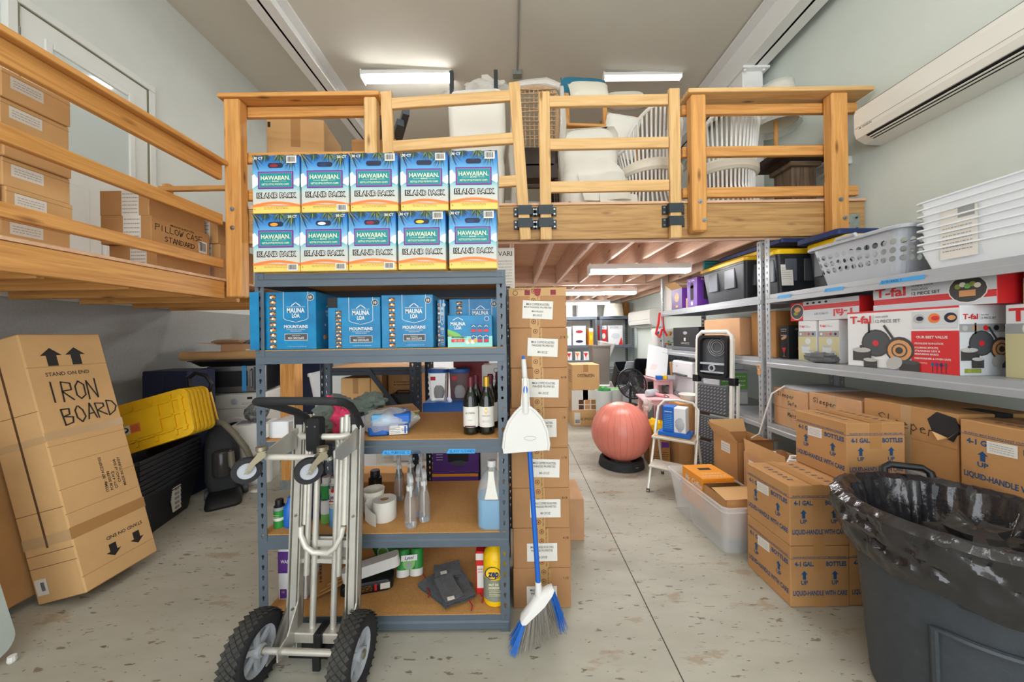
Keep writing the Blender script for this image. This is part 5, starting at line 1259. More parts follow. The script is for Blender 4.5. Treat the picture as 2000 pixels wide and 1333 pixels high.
b = MB(); b.cbox(-.22, .22, -.15, .15, 0, 1.19, .01); b.build('body', 'navy', t); b = MB(); b.cbox(-.21, -.01, -.156, -.149, .05, 1.15, .003); b.cbox(.01, .21, -.156, -.149, .05, 1.15, .003); b.build('doors', 'navy', t)
t = thing('black_tray', 'shallow black tray lying on the microwave', 'tray', (-3.06, 3.84, 1.194), 8)
b = MB(); b.loft([b.rrect(.62, .34, 0, .04), b.rrect(.74, .42, .05, .04), b.rrect(.78, .46, .055, .04), b.rrect(.78, .46, .062, .04), b.rrect(.70, .38, .062, .04), b.rrect(.60, .32, .012, .04)]); b.build('pan', 'black', t, True)
t = thing('paper_roll_kraft', 'long roll of brown kraft paper on the black tray', 'paper roll', (-3.12, 3.70, 1.305), 6)
b = MB(); b.cyl((-.42, 0, 0), (.42, 0, 0), .047, 20); b.build('roll', 'card_lt', t, True); one('tube_end', 'cyl', ((.42, 0, 0), (.423, 0, 0), .016, 12), 'card_in', t)
t = thing('open_carton', 'low open carton with white label above the microwave', 'box', (-2.98, 3.88, 1.257), 10)
b = MB(); open_box(b, .42, .28, .17); b.build('body', 'card_rosy', t)
b = MB(); b.add([(-.21, -.14, .13), (-.21, .14, .13), (-.42, .14, .15), (-.45, -.16, .15)], [(0, 1, 2, 3)]); b.add([(-.21, -.14, .13), (.05, -.14, .13), (-.02, -.24, .16), (-.25, -.22, .14)], [(0, 1, 2, 3)]); b.build('flap', 'card_rosy', t, loc=(0, 0, .04))
Dec().rect(-.05, -.05, .06, .05, 'paper', 1).fine(-.04, -.04, .05, .04, 5, 'ink_grey', 2).build('label', t, (.08, -.14, .065), 'F')
b = MB(); lump(b, (0, 0, .07), .20, .12, .085, 51, 22, 12, .2, 2.6, .8); b.X = Matrix.Translation((.08, 0, .05)) @ Matrix.Rotation(R(28), 4, 'Y'); b.cbox(-.14, .14, -.09, .09, 0, .05, .015)
M('blue_bag', '#3b516c', .25, var=.3, scale=12, bump=.4, bscale=20); tag(b.build('blue_bags', 'blue_bag', None, True, (-2.88, 3.90, 1.33)), 'dark blue plastic bags heaped in the low open carton', 'bags')
b = MB(); lump(b, (0, 0, .03), .24, .10, .035, 55, 22, 10, .2, 2.6, .8); M('wrap_tan', '#b59b7c', .35, var=.15)
tag(b.build('wrapped_bundle', 'wrap_tan', None, True, (-3.26, 3.96, 1.42)), 'tan plastic wrapped bundle on the flap of the low open carton', 'bundle')
t = thing('dark_panel', 'tall dark navy panel standing behind the washing machine', 'panel', (-2.72, 4.45, 0), 0)
one('panel', 'cbox', (-.36, .36, 0, .05, .0, 1.80, .006), 'navy', t); one('frame', 'cbox', (-.37, .37, -.004, .0, 1.72, 1.79, .002), 'black', t); one('name_plate', 'box', (.2, .27, -.006, -.003, 1.52, 1.56), 'wall_low', t)
# clear bin and papers behind the middle rack's left post
t = thing('clear_bin', 'clear plastic bin standing behind the left shelving post beside the timber post', 'bin', (-1.80, 3.68, .72), 5)
b = MB(); tote_shell(b, .62, .42, .40, .8); b.build('shell', 'bin_clear', t, True)
t2 = carton('stacked_carton', 'white carton supporting the clear bin beside the timber post', (-1.80, 3.68, 0), (.5, .4, .719), 5, 'box_white', tape=False)
t = thing('book_tray', 'bundle of books and white papers left of the black totes', 'books', (-3.49, 2.98, 0), 4)
b = MB(); open_box(b, .34, .26, .68); b.build('crate', 'card_dk', t)
for k, m in enumerate(('red', 'paper', 'card_lt')): one('book', 'cbox', (-.15, .15, -.11, .11, .68 + .03 * k, .708 + .03 * k, .004), m, t, rot=(0, 0, R(6 * k - 5)))
b = MB(); lump(b, (0, 0, .012), .05, .03, .016, 3, 14, 8, .3, 3, .9); tag(b.build('rag', 'paper', None, True, (-2.50, 3.30, 0)), 'small white rag on the floor beside the vacuum head', 'rag')

# ================================================================== cartons on the low mezzanine
BH, BL, BD = .146, .262, .40
root = None; n = 0
for c_ in range(3):
    for k in range(6):
        if c_ == 2 and k > 4: continue
        y = 1.94 - BL / 2 - c_ * (BL + .004); loc = (-2.50 - BD / 2 + (.012 if k % 2 else 0) - (.01 if c_ else 0), y, 1.9685 + k * BH)
        lab = 'tan labelled carton, %s in the %s column behind the left railing' % (('bottom', 'second up', 'third up', 'fourth up', 'fifth up', 'top')[k], ('right', 'middle', 'left')[c_])
        if root is None:
            root = carton('tan_carton', lab, loc, (BD, BL, BH - .002), 0, 'card_lt', 'tan cartons on the low mezzanine', tape=False); o = root
            side(root, (BD, BL, BH), 'R', Dec().rect(-.10, -.015, .02, .045, 'paper', 1).fine(-.09, -.005, .01, .035, 3, 'ink_grey', 2).rect(-BL / 2, .047, BL / 2, .0485, 'ink_brown', .6), 'label')
        else: o = dup(root, loc, 0, lab)
        o.rotation_euler = (0, 0, R((k * 29 + c_ * 17) % 5 - 2) * .5)
def lin_box(label, loc, size, rz, txt=None, hand=None, faces='FR'):
    o = carton('linen_carton', label, loc, size, rz, 'card', 'linen cartons on the low mezzanine', tape=False); w, d_, h = size
    dd = Dec().rect(-w * .05, -h / 2, w * .30, h / 2, 'paper', 1).fine(-w * .03, -h / 2 + .01, w * .28, h / 2 - .01, 6, 'ink_grey', 2); side(o, size, 'F', dd, 'label')
    dd = Dec().text('MANCHESTER', .0, h * .36, .014, 'ink_brown', 1, w=.18, bold=.02)
    if hand: dd.hand('PILLOW CASE', -d_ * .44, .01, .040, 'ink', .0045, sp=5.0).hand('STANDARD', -d_ * .30, -.055, .034, 'ink', .0045, sp=5.0).barcode(d_ * .28, -.07, d_ * .44, .02, 2)
    side(o, size, 'R', dd, 'printing'); return o
lin_box('bottom linen carton behind the left railing near the corner post', (-2.56, 2.52, 1.9685), (.32, .42, .16), 0)
lin_box('linen carton handwritten PILLOW CASE STANDARD', (-2.57, 2.50, 2.13), (.34, .44, .19), 0, hand=1)
lin_box('linen carton on top of the one marked PILLOW CASE', (-2.59, 2.50, 2.322), (.33, .42, .17), 0)
lin_box('linen carton beside the corner post, highest of the pile', (-2.52, 2.93, 2.26), (.30, .34, .20), 0)
lin_box('linen carton under the highest one beside the corner post', (-2.52, 2.95, 1.9685), (.32, .36, .29), 0)
# ================================================================== right hand shelving
RX = 2.13
RL = (.20, .727, 1.26, 1.79)
rack('shelving_unit', 'near grey steel shelving unit on the right wall side with cookware boxes', (RX, 2.862, 0), 1.95, .61, 2.255, RL, 'rack_grey', 'rack_grey', -90)
rack('shelving_unit', 'far grey steel shelving unit behind the folded ladder with black totes', (RX, 4.86, 0), 1.95, .61, 2.255, RL, 'rack_grey', 'rack_grey', -90)
Z1, Z2, Z3r = 1.791, 1.261, .728
for y, z, txt, w in ((1.86, 1.756, 'DISH RACK ^', .22), (2.25, 1.757, 'x', .14), (2.66, 1.757, 'v', .14)):
    o = tape_label(-w / 2, w / 2, z, txt, 0, '', FACE['L']); o.location = (RX - .0068, y, z)
    tag(o, {'x': 'blue tape on the shelf edge under the laundry basket', 'v': 'blue tape on the shelf edge nearest the steel posts'}.get(txt, 'blue tape on the grey shelf edge, handwritten DISH RACK'), 'tape label')

# laundry basket
t = thing('laundry_basket', 'grey plastic laundry basket with round holes on the top right shelf', 'basket', (2.37, 2.16, Z1))
def shell(b, rings, mat=None): b.loft(rings, cap=False)
BW, BL_, BH_ = .46, .58, .27
def bas(f, ins=0): z = BH_ * f; k = .80 + .20 * f; return MB().rrect(BW * k - ins, BL_ * k - ins, z, .06, 5)
b = MB(); b.loft([bas(0), bas(.28)], cap=False); b.loft([bas(.80), bas(1)], cap=False); b.add(bas(.01), [tuple(range(24))])
b.loft([bas(.0, .008), bas(.28, .008)], cap=False); b.loft([bas(.80, .008), bas(1, .008)], cap=False)
# perforated band: a wall of cells with hexagonal openings
def band(b, f0, f1, nu, nv, skip=()):
    L = [bas(f0 + (f1 - f0) * j / (nv * 2)) for j in range(nv * 2 + 1)]; P = 24
    cum = [0]
    for i in range(P): cum.append(cum[-1] + (Vector(L[0][(i + 1) % P]) - Vector(L[0][i])).length)
    def pt(s, fz):
        j = fz * nv * 2; j0 = min(int(j), nv * 2 - 1); q = (s % 1.0) * cum[-1]; i0 = max(i for i in range(P) if cum[i] <= q); i1 = (i0 + 1) % P; fr = (q - cum[i0]) / (cum[i0 + 1] - cum[i0])
        q0 = Vector(L[j0][i0]).lerp(Vector(L[j0][i1]), fr); q1 = Vector(L[j0 + 1][i0]).lerp(Vector(L[j0 + 1][i1]), fr); return tuple(q0.lerp(q1, j - j0))
    for i in range(nu):
        for j in range(nv):
            s0, s1 = i / nu, (i + 1) / nu; z0, z1 = j / nv, (j + 1) / nv; sc_, zc = (s0 + s1) / 2, (z0 + z1) / 2; hs, hz = (s1 - s0) / 2, (z1 - z0) / 2
            out = [(s0, z0), (sc_, z0), (s1, z0), (s1, zc), (s1, z1), (sc_, z1), (s0, z1), (s0, zc)]
            inn = [(sc_ + hs * .72 * math.cos(a), zc + hz * .74 * math.sin(a)) for a in [R(225 + 45 * k) for k in range(8)]]
            b.add([pt(*p) for p in out] + [pt(max(0, s), z) for s, z in inn], [(k, (k + 1) % 8, (k + 1) % 8 + 8, k + 8) for k in range(8)])
band(b, .28, .80, 40, 3); b.build('basket_wall', 'grey_basket', t)
b = MB(); o_ = .03; b.loft([MB().rrect(BW + e, BL_ + e, BH_ + z, .07, 5) for e, z in ((0, -.012), (.05, -.016), (.055, -.004), (.04, .006), (-.01, .004))], cap=False); b.build('rim', 'grey_basket', t, True)
b = MB(); b.tube([(-BW / 2 - .015, -.07, BH_ - .005), (-BW / 2 - .02, -.06, BH_ + .016), (-BW / 2 - .02, .06, BH_ + .016), (-BW / 2 - .015, .07, BH_ - .005)], .012, 8); b.build('handle', 'grey_basket', t, True)
# white nested racks
def dish_rack(label, loc):
    t = thing('white_basket', label, 'basket', loc, 0, 'nested white plastic baskets')
    W_, L_ = .40, .46
    b = MB(); b.loft([b.rrect(W_ * k, L_ * k, z, .03) for k, z in ((.86, .0), (.97, .098), (1.03, .10), (1.03, .107), (.95, .107))], cap=False); 
    b.build('shell', 'white_basket', t)
    return t
p = dish_rack('bottom white plastic basket of the nested stack near the frame edge', (2.36, 1.59, Z1))
for k in range(1, 8): dup(p, (2.36, 1.59, Z1 + .036 * k), 0, ('', 'second', 'third', 'fourth', 'fifth', 'sixth', 'seventh')[k] + ' white plastic basket up in the nested stack' if k < 7 else 'topmost white plastic basket near the frame edge')
t = thing('white_basket', 'taller white slotted basket stack in front of the nested baskets', 'basket', (2.36, 1.12, Z1))
for k in range(7):
    b = MB(); b.loft([b.rrect(.42 * q, .42 * q, z + .042 * k, .03) for q, z in ((.88, .0), (.97, .085), (1.02, .087), (1.02, .092), (.96, .092))], cap=False); o = b.build('tray', 'white_basket', t)
    b = MB()
    for j in range(7): b.cbox(-.205, -.195, -.15 + .05 * j - .012, -.15 + .05 * j + .012, .056 + .042 * k, .074 + .042 * k, .002)
    b.build('slots', 'tote_grey', t)
b = MB(); b.loft([b.rrect(.40 * k, .40 * k, z, .03) for k, z in ((1, .34), (.97, .40), (.90, .405))]); b.build('top_tray', 'white_basket', t)
Dec().rect(-.07, -.13, .07, .12, 'paper', 1).rect(.0, .06, .06, .11, 'grey', 2).fine(-.06, -.1, .05, .05, 8, 'ink_grey', 2).build('product_label', bpy.data.objects['white_basket'], (-.196, .06, .17), 'L')

# ------------------------------------------------------------------ cookware cartons
def pots(d, cx, cy, s, l=2):
    """printed picture of the pan set"""
    d.rect(cx - .075 * s, cy + .09 * s, cx - .062 * s, cy + .17 * s, 'pan', l).circ(cx - .03 * s, cy + .035 * s, .085 * s, 'pan', l).circ(cx - .03 * s, cy + .035 * s, .075 * s, 'grey_dk', l + .5).circ(cx - .03 * s, cy + .035 * s, .018 * s, 'red', l + 1)
    d.line([(cx + .02 * s, cy + .14 * s), (cx + .07 * s, cy + .06 * s)], .014 * s, 'pan', l + 1)
    d.circ(cx + .10 * s, cy, .075 * s, 'pan', l + 1.5).circ(cx + .10 * s, cy - .005 * s, .062 * s, 'copper', l + 2).circ(cx + .10 * s, cy - .005 * s, .042 * s, 'grey_dk', l + 2.5).circ(cx + .10 * s, cy - .005 * s, .034 * s, 'copper', l + 3).circ(cx + .10 * s, cy - .005 * s, .02 * s, 'pan', l + 3.5)
    d.rect(cx - .17 * s, cy - .08 * s, cx - .06 * s, cy - .01 * s, 'pan', l + 2).circ(cx - .115 * s, cy - .01 * s, .058 * s, 'pan_lid', l + 3, ry=.016 * s).circ(cx - .115 * s, cy + .012 * s, .010 * s, 'pan', l + 4, 8)
    d.rect(cx - .10 * s, cy - .13 * s, cx - .02 * s, cy - .07 * s, 'pan', l + 4).circ(cx - .06 * s, cy - .07 * s, .042 * s, 'pan_lid', l + 5, ry=.012 * s).circ(cx - .06 * s, cy - .052 * s, .009 * s, 'pan', l + 6, 8)
    d.rect(cx + .10 * s, cy - .13 * s, cx + .20 * s, cy - .07 * s, 'pan', l + 4).circ(cx + .15 * s, cy - .07 * s, .05 * s, 'grey_dk', l + 5, ry=.012 * s).circ(cx + .075 * s, cy - .08 * s, .045 * s, 'pan_lid', l + 6, ry=.035 * s, rot=.6)
def tfal_logo(d, x, y, h, l=3, piece=True, al='L', w=None, pw=1):
    d.text('T-fal', x, y, h, 'red', l, w=w or h * 3.0, bold=.03, al='L')
    if piece: d.rect(x + h * 3.3, y - h * .6, x + h * 3.34, y + h * .6, 'ink_grey', l).text('non-stick', x + h * 3.6, y + h * .35, h * .30, 'ink', l, al='L').text('12 PIECE SET', x + h * 3.6, y - h * .30, h * .42, 'ink', l, al='L', w=h * 3.0 * pw)
def tfal_main(label, loc, size, rz=0):
    w, d_, h = size      # w depth (x), d_ along y (long face)
    o = one('cookware_carton', 'cbox', (-w / 2, w / 2, -d_ / 2, d_ / 2, 0, h, .003), 'box_white', loc=loc); tag(o, label, 'box', 'cookware cartons'); o.rotation_euler = (0, 0, R(rz))
    d = Dec(); L = d_ / 2; H2 = h / 2
    d.rect(-L, H2 - .010, L, H2, 'red', 1); tfal_logo(d, -L + .02, H2 - .05, .042)
    d.rect(-L, -H2, L, -H2 + .006, 'grey', 1)
    pots(d, -.075, -.055, .95)
    x1 = L * .28; d.rect(x1, -H2, L, H2 * .28, 'red', 2).rect(x1 + .005, H2 * .36, L - .005, H2 - .02, 'silver_print', 2)
    for k, m in enumerate(('pan_lid', 'sand_edge', 'navy')): d.circ(x1 + .035 + .065 * k, H2 * .66, .025, m, 3).circ(x1 + .04 + .065 * k, H2 * .66, .016, ('navy', 'red', 'copper')[k], 4, ry=.012)
    d.text('OUR BEST VALUE', (x1 + L) / 2 - .01, .015, .012, 'white', 3, w=.13, bold=.03, al='C')
    for k, s_ in enumerate(('PROGLIDE NON-STICK', 'POURING SPOUTS,', 'STRAINING LIDS &', 'MEASURING MARKS', 'DISHWASHER & OVEN SAFE')): d.text(s_, x1 + .015, -.018 - .0165 * k - (.006 if k == 4 else 0) - (.006 if k else 0), .0085, 'white', 3, w=.0068 * len(s_), al='L', bold=.03)
    d.fine(x1 + .015, -.125, x1 + .07, -.115, 2, 'white', 3)
    for k in range(4): d.rect(x1 + .09 + .018 * k, -H2 + .004, x1 + .093 + .018 * k, -H2 + .04, 'navy', 3).circ(x1 + .0915 + .018 * k, -H2 + .045, .007, ('teal_side', 'purple', 'blue_dk', 'grey_dk')[k], 3.5, 8, ry=.010)
    side(o, (w, d_, h), 'L', d, 'side_print')
    d = Dec(); q = w / 2; d.rect(-q, H2 - .09, q, H2, 'box_white', 1).rect(-q, H2 - .13, q, H2 - .09, 'grey', 1); tfal_logo(d, -q + .015, H2 - .055, .024, 3)
    for k in range(5): d.circ(-q + .025 + .05 * k, H2 - .11, .013, ('pan_lid', 'copper', 'red', 'navy', 'grey_dk')[k], 2)
    d.rect(-q, -H2, q, H2 - .13, 'silver_print', 1); pots(d, -.01, -.04, .72); d.rect(-q + .02, -H2 + .012, -q + .10, -H2 + .032, 'palm_gold', 3); side(o, (w, d_, h), 'F', d, 'front_print')
    return o
def tfal_khaki(label, loc, size, rz=0, face='L'):
    w, d_, h = size; o = one('cookware_carton', 'cbox', (-w / 2, w / 2, -d_ / 2, d_ / 2, 0, h, .003), 'box_white', loc=loc); o.rotation_euler = (0, 0, R(rz)); tag(o, label, 'box', 'cookware cartons')
    L = (d_ if face == 'L' else w) / 2; H2 = h / 2; d = Dec(); d.rect(-L, -H2, L, H2 * .2, 'khaki_print', 1).rect(-L, H2 * .2, L, H2 * .48, 'grey', 1); k_ = min(.05, L * .16) * 1.2; tfal_logo(d, -L + .012, H2 * .72, k_, 2)
    for k in range(4): d.circ(-L + L * (.3 + .46 * k), H2 * .34, L * .12, ('paper', 'sand_edge', 'red', 'navy')[k], 2)
    d.rect(-L * .6, -H2 * .62, L * .3, -H2 * .25, 'silver_print', 2).circ(-L * .15, -H2 * .25, L * .45, 'pan_lid', 3, ry=H2 * .06).circ(L * .1, -H2 * .02, L * .30, 'silver_print', 1.6).rect(L * .2, -H2 * .8, L * .7, -H2 * .5, 'silver_print', 3).circ(L * .45, -H2 * .5, L * .25, 'pan_lid', 4, ry=H2 * .05)
    if L > .2: d.circ(L * .5, -H2 * .1, L * .3, 'silver_print', 1.6)
    side(o, (w, d_, h), face, d, 'side_print'); return o
def tfal_flat(label, loc, size, flip=False):
    """carton lying on its side, red end band"""
    w, d_, h = size; o = one('cookware_carton', 'cbox', (-w / 2, w / 2, -d_ / 2, d_ / 2, 0, h, .003), 'red', loc=loc); tag(o, label, 'box', 'cookware cartons'); L = d_ / 2; H2 = h / 2; d = Dec()
    r_ = math.pi if flip else 0
    if flip:
        d.rect(-L + .12, -H2, L, H2 * .1, 'silver_print', 1).text('T-fal', L - .10, -H2 * .35, .045, 'red', 2, w=.15, rot=r_, bold=.03).text('12 PIECE SET', L - .27, -H2 * .35, .014, 'ink', 2, rot=r_).rect(-L + .12, H2 * .55, L, H2, 'silver_print', 1)
        d.circ(-L + .065, 0, .062, 'white', 1.5).circ(-L + .065, 0, .057, 'pan', 2).circ(-L + .07, .015, .030, 'copper', 3, ry=.02).circ(-L + .055, -.015, .022, 'palm_gold', 3, ry=.014)
        for k in range(4): d.circ(-L + .16 + .05 * k, H2 * .78, .013, 'ink', 2, 8, ry=.008)
    else:
        d.rect(-L, -H2 * .1, L, H2, 'silver_print', 1).text('T-fal', -L + .012, H2 * .42, .05, 'red', 2, w=.16, al='L', bold=.03).text('simply cook', -L + .20, H2 * .75, .014, 'ink', 2, al='L').text('non-stick', -L + .20, H2 * .45, .014, 'ink', 2, al='L').text('12 PIECE SET', -L + .20, H2 * .12, .016, 'ink', 2, al='L', bold=.02).rect(-L, -H2, L, -H2 * .55, 'silver_print', 1)
        d.circ(L - .10, .005, .074, 'white', 1.5, ry=.068).circ(L - .10, .005, .069, 'pan', 2, ry=.063)
        for k in range(5): d.circ(L - .135 + .018 * k, .02 + .008 * (k % 2), .013, ('palm_gold', 'cream_cloth', 'green_lt')[k % 3], 3 + k * .2, 8)
        d.rect(L - .13, -.03, L - .07, .0, 'copper', 3)
    side(o, (w, d_, h), 'L', d, 'side_print'); return o
tfal_main('large white and red cookware carton at the front of the second shelf', (2.275, 1.905, Z2), (.27, .545, .337))
tfal_khaki('cookware carton at the right frame edge, second shelf', (2.42, 1.27, Z2), (.33, .58, .33))
tfal_khaki('narrow cookware carton second from the left post, second shelf', (2.36, 2.40, Z2), (.27, .155, .30))
tfal_khaki('narrow cookware carton nearest the left post, second shelf', (2.36, 2.575, Z2), (.27, .155, .30))
tfal_flat('red cookware carton lying upside down on the narrow cartons', (2.36, 2.455, Z2 + .3015), (.27, .54, .145), True)
tfal_flat('red cookware carton lying on the large white one, pan pictured at its end', (2.34, 1.815, Z2 + .3385), (.27, .53, .145))
tfal_khaki('cookware carton standing above the right frame edge carton', (2.43, 1.27, Z2 + .331), (.30, .50, .155))
o = carton('cocktail_carton', 'slim black carton with a red cocktail glass beside the steel post', (2.33, 2.80, Z2), (.20, .085, .27), 0, 'black', tape=False)
d = Dec().text('COCKTAIL', 0, .105, .010, 'white', 1, w=.06).text('SHAKER SET', 0, .088, .008, 'white', 1, w=.055).poly([(-.022, -.045), (.022, -.045), (.004, -.085), (-.004, -.085)], 'red', 1).rect(-.002, -.115, .002, -.085, 'copper', 1).rect(-.012, -.118, .012, -.114, 'copper', 1).circ(0, .035, .03, 'copper', 1, ry=.012, rot=.4).rect(-.03, .05, .03, .06, 'grey', 1, )
side(o, (.20, .085, .27), 'L', d)
d2 = Dec().text('COCKTAIL', 0, .105, .012, 'white', 1).poly([(-.03, -.045), (.03, -.045), (.005, -.09), (-.005, -.09)], 'red', 1).rect(-.003, -.12, .003, -.09, 'copper', 1); side(o, (.20, .085, .27), 'F', d2)
t = thing('blue_folder_box', 'dark blue cabinet box standing behind the cocktail carton', 'box', (2.60, 2.715, Z2)); one('body', 'cbox', (-.085, .09, -.115, .115, 0, .40, .004), 'blue_dk', t); one('door_panel', 'cbox', (-.09, -.085, -.07, .10, .02, .26, .002), 'blue_dk', t)
b = MB(); lump(b, (0, 0, .03), .12, .15, .045, 61, 24, 12, .3, 3, .6); tag(b.build('grey_rag', 'grey_towel', None, True, (2.26, 2.32, Z2 + .002)), 'crumpled grey cloth on the second shelf left of the large white carton', 'cloth')
bpy.data.objects['grey_rag'].location = (2.17, 2.40, Z2 + .001); bpy.data.objects['grey_rag'].scale = (.35, .8, 1)

# ------------------------------------------------------------------ third shelf: sleeper sofa cartons
def sleeper(label, y0, y1, h, words, x=2.16, dp=.40, mat='card_rosy'):
    s = (dp, y1 - y0 - .006, h); o = carton('sofa_carton', label, (x + dp / 2, (y0 + y1) / 2, Z3r), s, 0, mat, tape=False); L = s[1] / 2
    d = Dec().rect(.0 - L * .1, -h / 2, .0 + L * .12, h / 2, 'tape_clear', .6).rect(-L, -h * .02, L, 0, 'crease', .5)
    for w_, x_, y_, hh, r_ in words: d.hand(w_, x_, y_, hh, 'ink', .0035, rot=r_, sp=4.4)
    side(o, s, 'L', d, 'handwriting'); return o
sleeper('carton handwritten Sleeper Sofa Mattress nearest the steel post, third shelf', 2.50, 2.83, .30, (('Sleeper', -.12, .09, .032, -.06), ('Sofa', -.02, .03, .030, -.06), ('Mattress', -.02, -.06, .030, -.06)))
sleeper('carton handwritten Sleeper Sofa, second from the steel post, third shelf', 2.115, 2.495, .315, (('Sleeper', -.15, .09, .034, -.06), ('Sofa', -.06, .02, .030, -.06)))
o = sleeper('torn carton handwritten Sleeper with a hole in its corner, third shelf', 1.655, 2.105, .34, (('Sleeper', -.14, .05, .055, -.06),), mat='card')
b = MB(); b.box(-.02, .06, -.228, -.10, .22, .342); b.build('torn_hole', 'black_soft', o); b = MB(); b.add([(-.202, -.225, .26), (-.205, -.19, .215), (-.215, -.13, .235), (-.235, -.17, .20), (-.23, -.21, .225)], [(0, 1, 2, 3, 4)]); b.build('torn_flap', 'card_lt', o)
one('rip', 'prism', ([(-.205, .20), (-.12, .23), (-.10, .29), (-.14, .335), (-.215, .32), (-.23, .26)], -.2015, -.19, 'yz'), 'black_soft', o)
t = thing('power_strip_panel', 'white plastic panel with a cord on the sofa cartons', 'panel', (2.36, 2.62, Z3r + .302)); b = MB(); b.loft([b.rrect(.36, .30, z, .03) for z in (0, .02)] + [b.rrect(.33, .27, .026, .03)]); b.build('panel', 'grey_basket', t, True)
b = MB(); b.tube([(-.19, .1, .02), (-.25, .16, -.05), (-.27, .2, -.2), (-.30, .24, -.40), (-.34, .28, -.45)], .006, 6); b.build('cord', 'white', t, True)

# ------------------------------------------------------------------ four gallon cartons
GW, GD, GH = .315, .335, .328
def gal_face(w, h, lab=False, tape=True):
    d = Dec(); k = w / .32
    if tape: d.rect(-.035, -h / 2, .03, -h / 2 + .06, 'tape', .6).rect(-.035, h / 2 - .14, .03, h / 2, 'tape', .6)
    d.rect(-w / 2, .095, w / 2, .0975, 'ink_blue', 1).text('PLASTIC BOTTLES-DO NOT CUT BELOW THIS LINE', 0, .104, .0075, 'ink_blue', 1, w=w * .9, bold=.02)
    d.text('4-1 GAL.', -.085 * k, .068, .023, 'ink_blue', 1, w=.105 * k, bold=.04).text('BOTTLES', .09 * k, .068, .023, 'ink_blue', 1, w=.112 * k, bold=.04)
    for x in (-.085, .082): d.arrow(x * k, .008, .047, 'ink_blue', 1, w=.036).text('UP', x * k, -.032, .021, 'ink_blue', 1, bold=.03)
    d.text('LIQUID-HANDLE WITH CARE', 0, -.088, .025, 'ink_blue', 1, w=w * .92, bold=.03)
    if lab: d.poly([(-.075, .03), (.02, .035), (.02, .09), (-.075, .085)], 'paper', 2).fine(-.065, .04, .01, .08, 4, 'ink_grey', 3)
    return d
def gallon(label, loc, first=[None]):
    if first[0] is None:
        o = one('gallon_carton', 'cbox', (-GW / 2, GW / 2, -GD / 2, GD / 2, 0, GH - .002, .004), 'card', loc=loc); tag(o, label, 'box', 'four gallon cartons')
        side(o, (GW, GD, GH), 'F', gal_face(GW, GH), 'front_print'); side(o, (GW, GD, GH), 'L', gal_face(GD, GH, True, False), 'side_print')
        dd = Dec().rect(-.035, -GD / 2, .03, GD / 2, 'tape', .6).fine(.07, -.14, .10, .14, 7, 'ink_blue', 1).fine(-.11, -.11, -.08, .10, 6, 'ink_blue', 1); side(o, (GW, GD, GH), 'T', dd, 'top_print'); first[0] = o; return o
    return dup(first[0], loc, None, label)
gallon('bottom four gallon carton at the left corner of the floor stack', (1.635, 2.0, .001))
gallon('upper four gallon carton at the left corner, standing on the floor one', (1.635, 2.0, GH + .001))
gallon('bottom four gallon carton half hidden by the trash can', (1.957, 2.005, .001))
gallon('middle four gallon carton half hidden by the trash can', (1.957, 2.005, GH + .001))
gallon('highest four gallon carton, on top behind the black trash can', (1.957, 2.01, 2 * GH + .001))
gallon('four gallon carton on the third shelf at the right frame edge', (2.30, 1.47, Z3r))
o = carton('carton', 'plain carton on the lowest right shelf behind the four gallon cartons', (2.40, 2.45, .201), (.40, .40, .33), 0, 'card_rosy')

# ------------------------------------------------------------------ trash can with liner
t = thing('trash_can', 'large dark grey trash can in the right foreground', 'trash can', (1.735, 1.33, 0), 0)
n = 48
def cring(r, z, m=n): return [(r * math.cos(2 * math.pi * i / m), r * math.sin(2 * math.pi * i / m), z) for i in range(m)]
HC = .775
b = MB(); b.loft([cring(.225, 0), cring(.25, .012), cring(.272, .30), cring(.292, .58), cring(.300, .60), cring(.318, HC - .02), cring(.335, HC - .018), cring(.335, HC), cring(.318, HC + .004), cring(.308, HC - .01), cring(.285, .58), cring(.24, .02)]); b.build('body', 'can_grey', t, True)
b = MB(); 
for a in (205, 232, 259): pass
for a0, a1, r0, z0, z1 in ((190, 262, .281, .44, .475),):
    P = [R(a0 + (a1 - a0) * k / 12) for k in range(13)]
    for (za, zb, ra, rb) in ((.585, .615, .297, .312), (.615, .66, .314, .318)):
        b.add([(ra * math.cos(p), ra * math.sin(p), za) for p in P] + [(rb * math.cos(p), rb * math.sin(p), zb) for p in P], [(k, k + 1, k + 14, k + 13) for k in range(12)])
b.build('front_ledge', 'can_grey', t, True)
b = MB(); P = [R(200 + 56 * k / 10) for k in range(11)]; rr = lambda z: .2545 + .075 * z
b.tube([(rr(.02) * math.cos(P[1]), rr(.02) * math.sin(P[1]), .02)] + [(rr(.43) * math.cos(p), rr(.43) * math.sin(p), .43) for p in P[1:-1]] + [(rr(.02) * math.cos(P[-2]), rr(.02) * math.sin(P[-2]), .02)], .012, 8); b.build('grip_recess_edge', 'can_grey', t, True)
b = MB(); a = R(64); c_, s_ = math.cos(a), math.sin(a); q = Vector((-s_, c_)) 
pt = lambda r, k, z: (r * c_ + q.x * k, r * s_ + q.y * k, z)
b.tube([pt(.325, -.085, HC - .03), pt(.345, -.08, HC + .035), pt(.35, -.055, HC + .052), pt(.35, .055, HC + .052), pt(.345, .08, HC + .035), pt(.325, .085, HC - .03)], .016, 10); b.build('handle', 'black', t, True)
o = Dec().rect(-.028, -.012, .028, .012, 'black', 1).fine(-.02, -.006, .02, .006, 1, 'grey_dk', 2).build('maker_badge', t, (.2955 * math.cos(R(222)), .2955 * math.sin(R(222)), .555), (R(90 - 5), 0, R(222 + 90)))
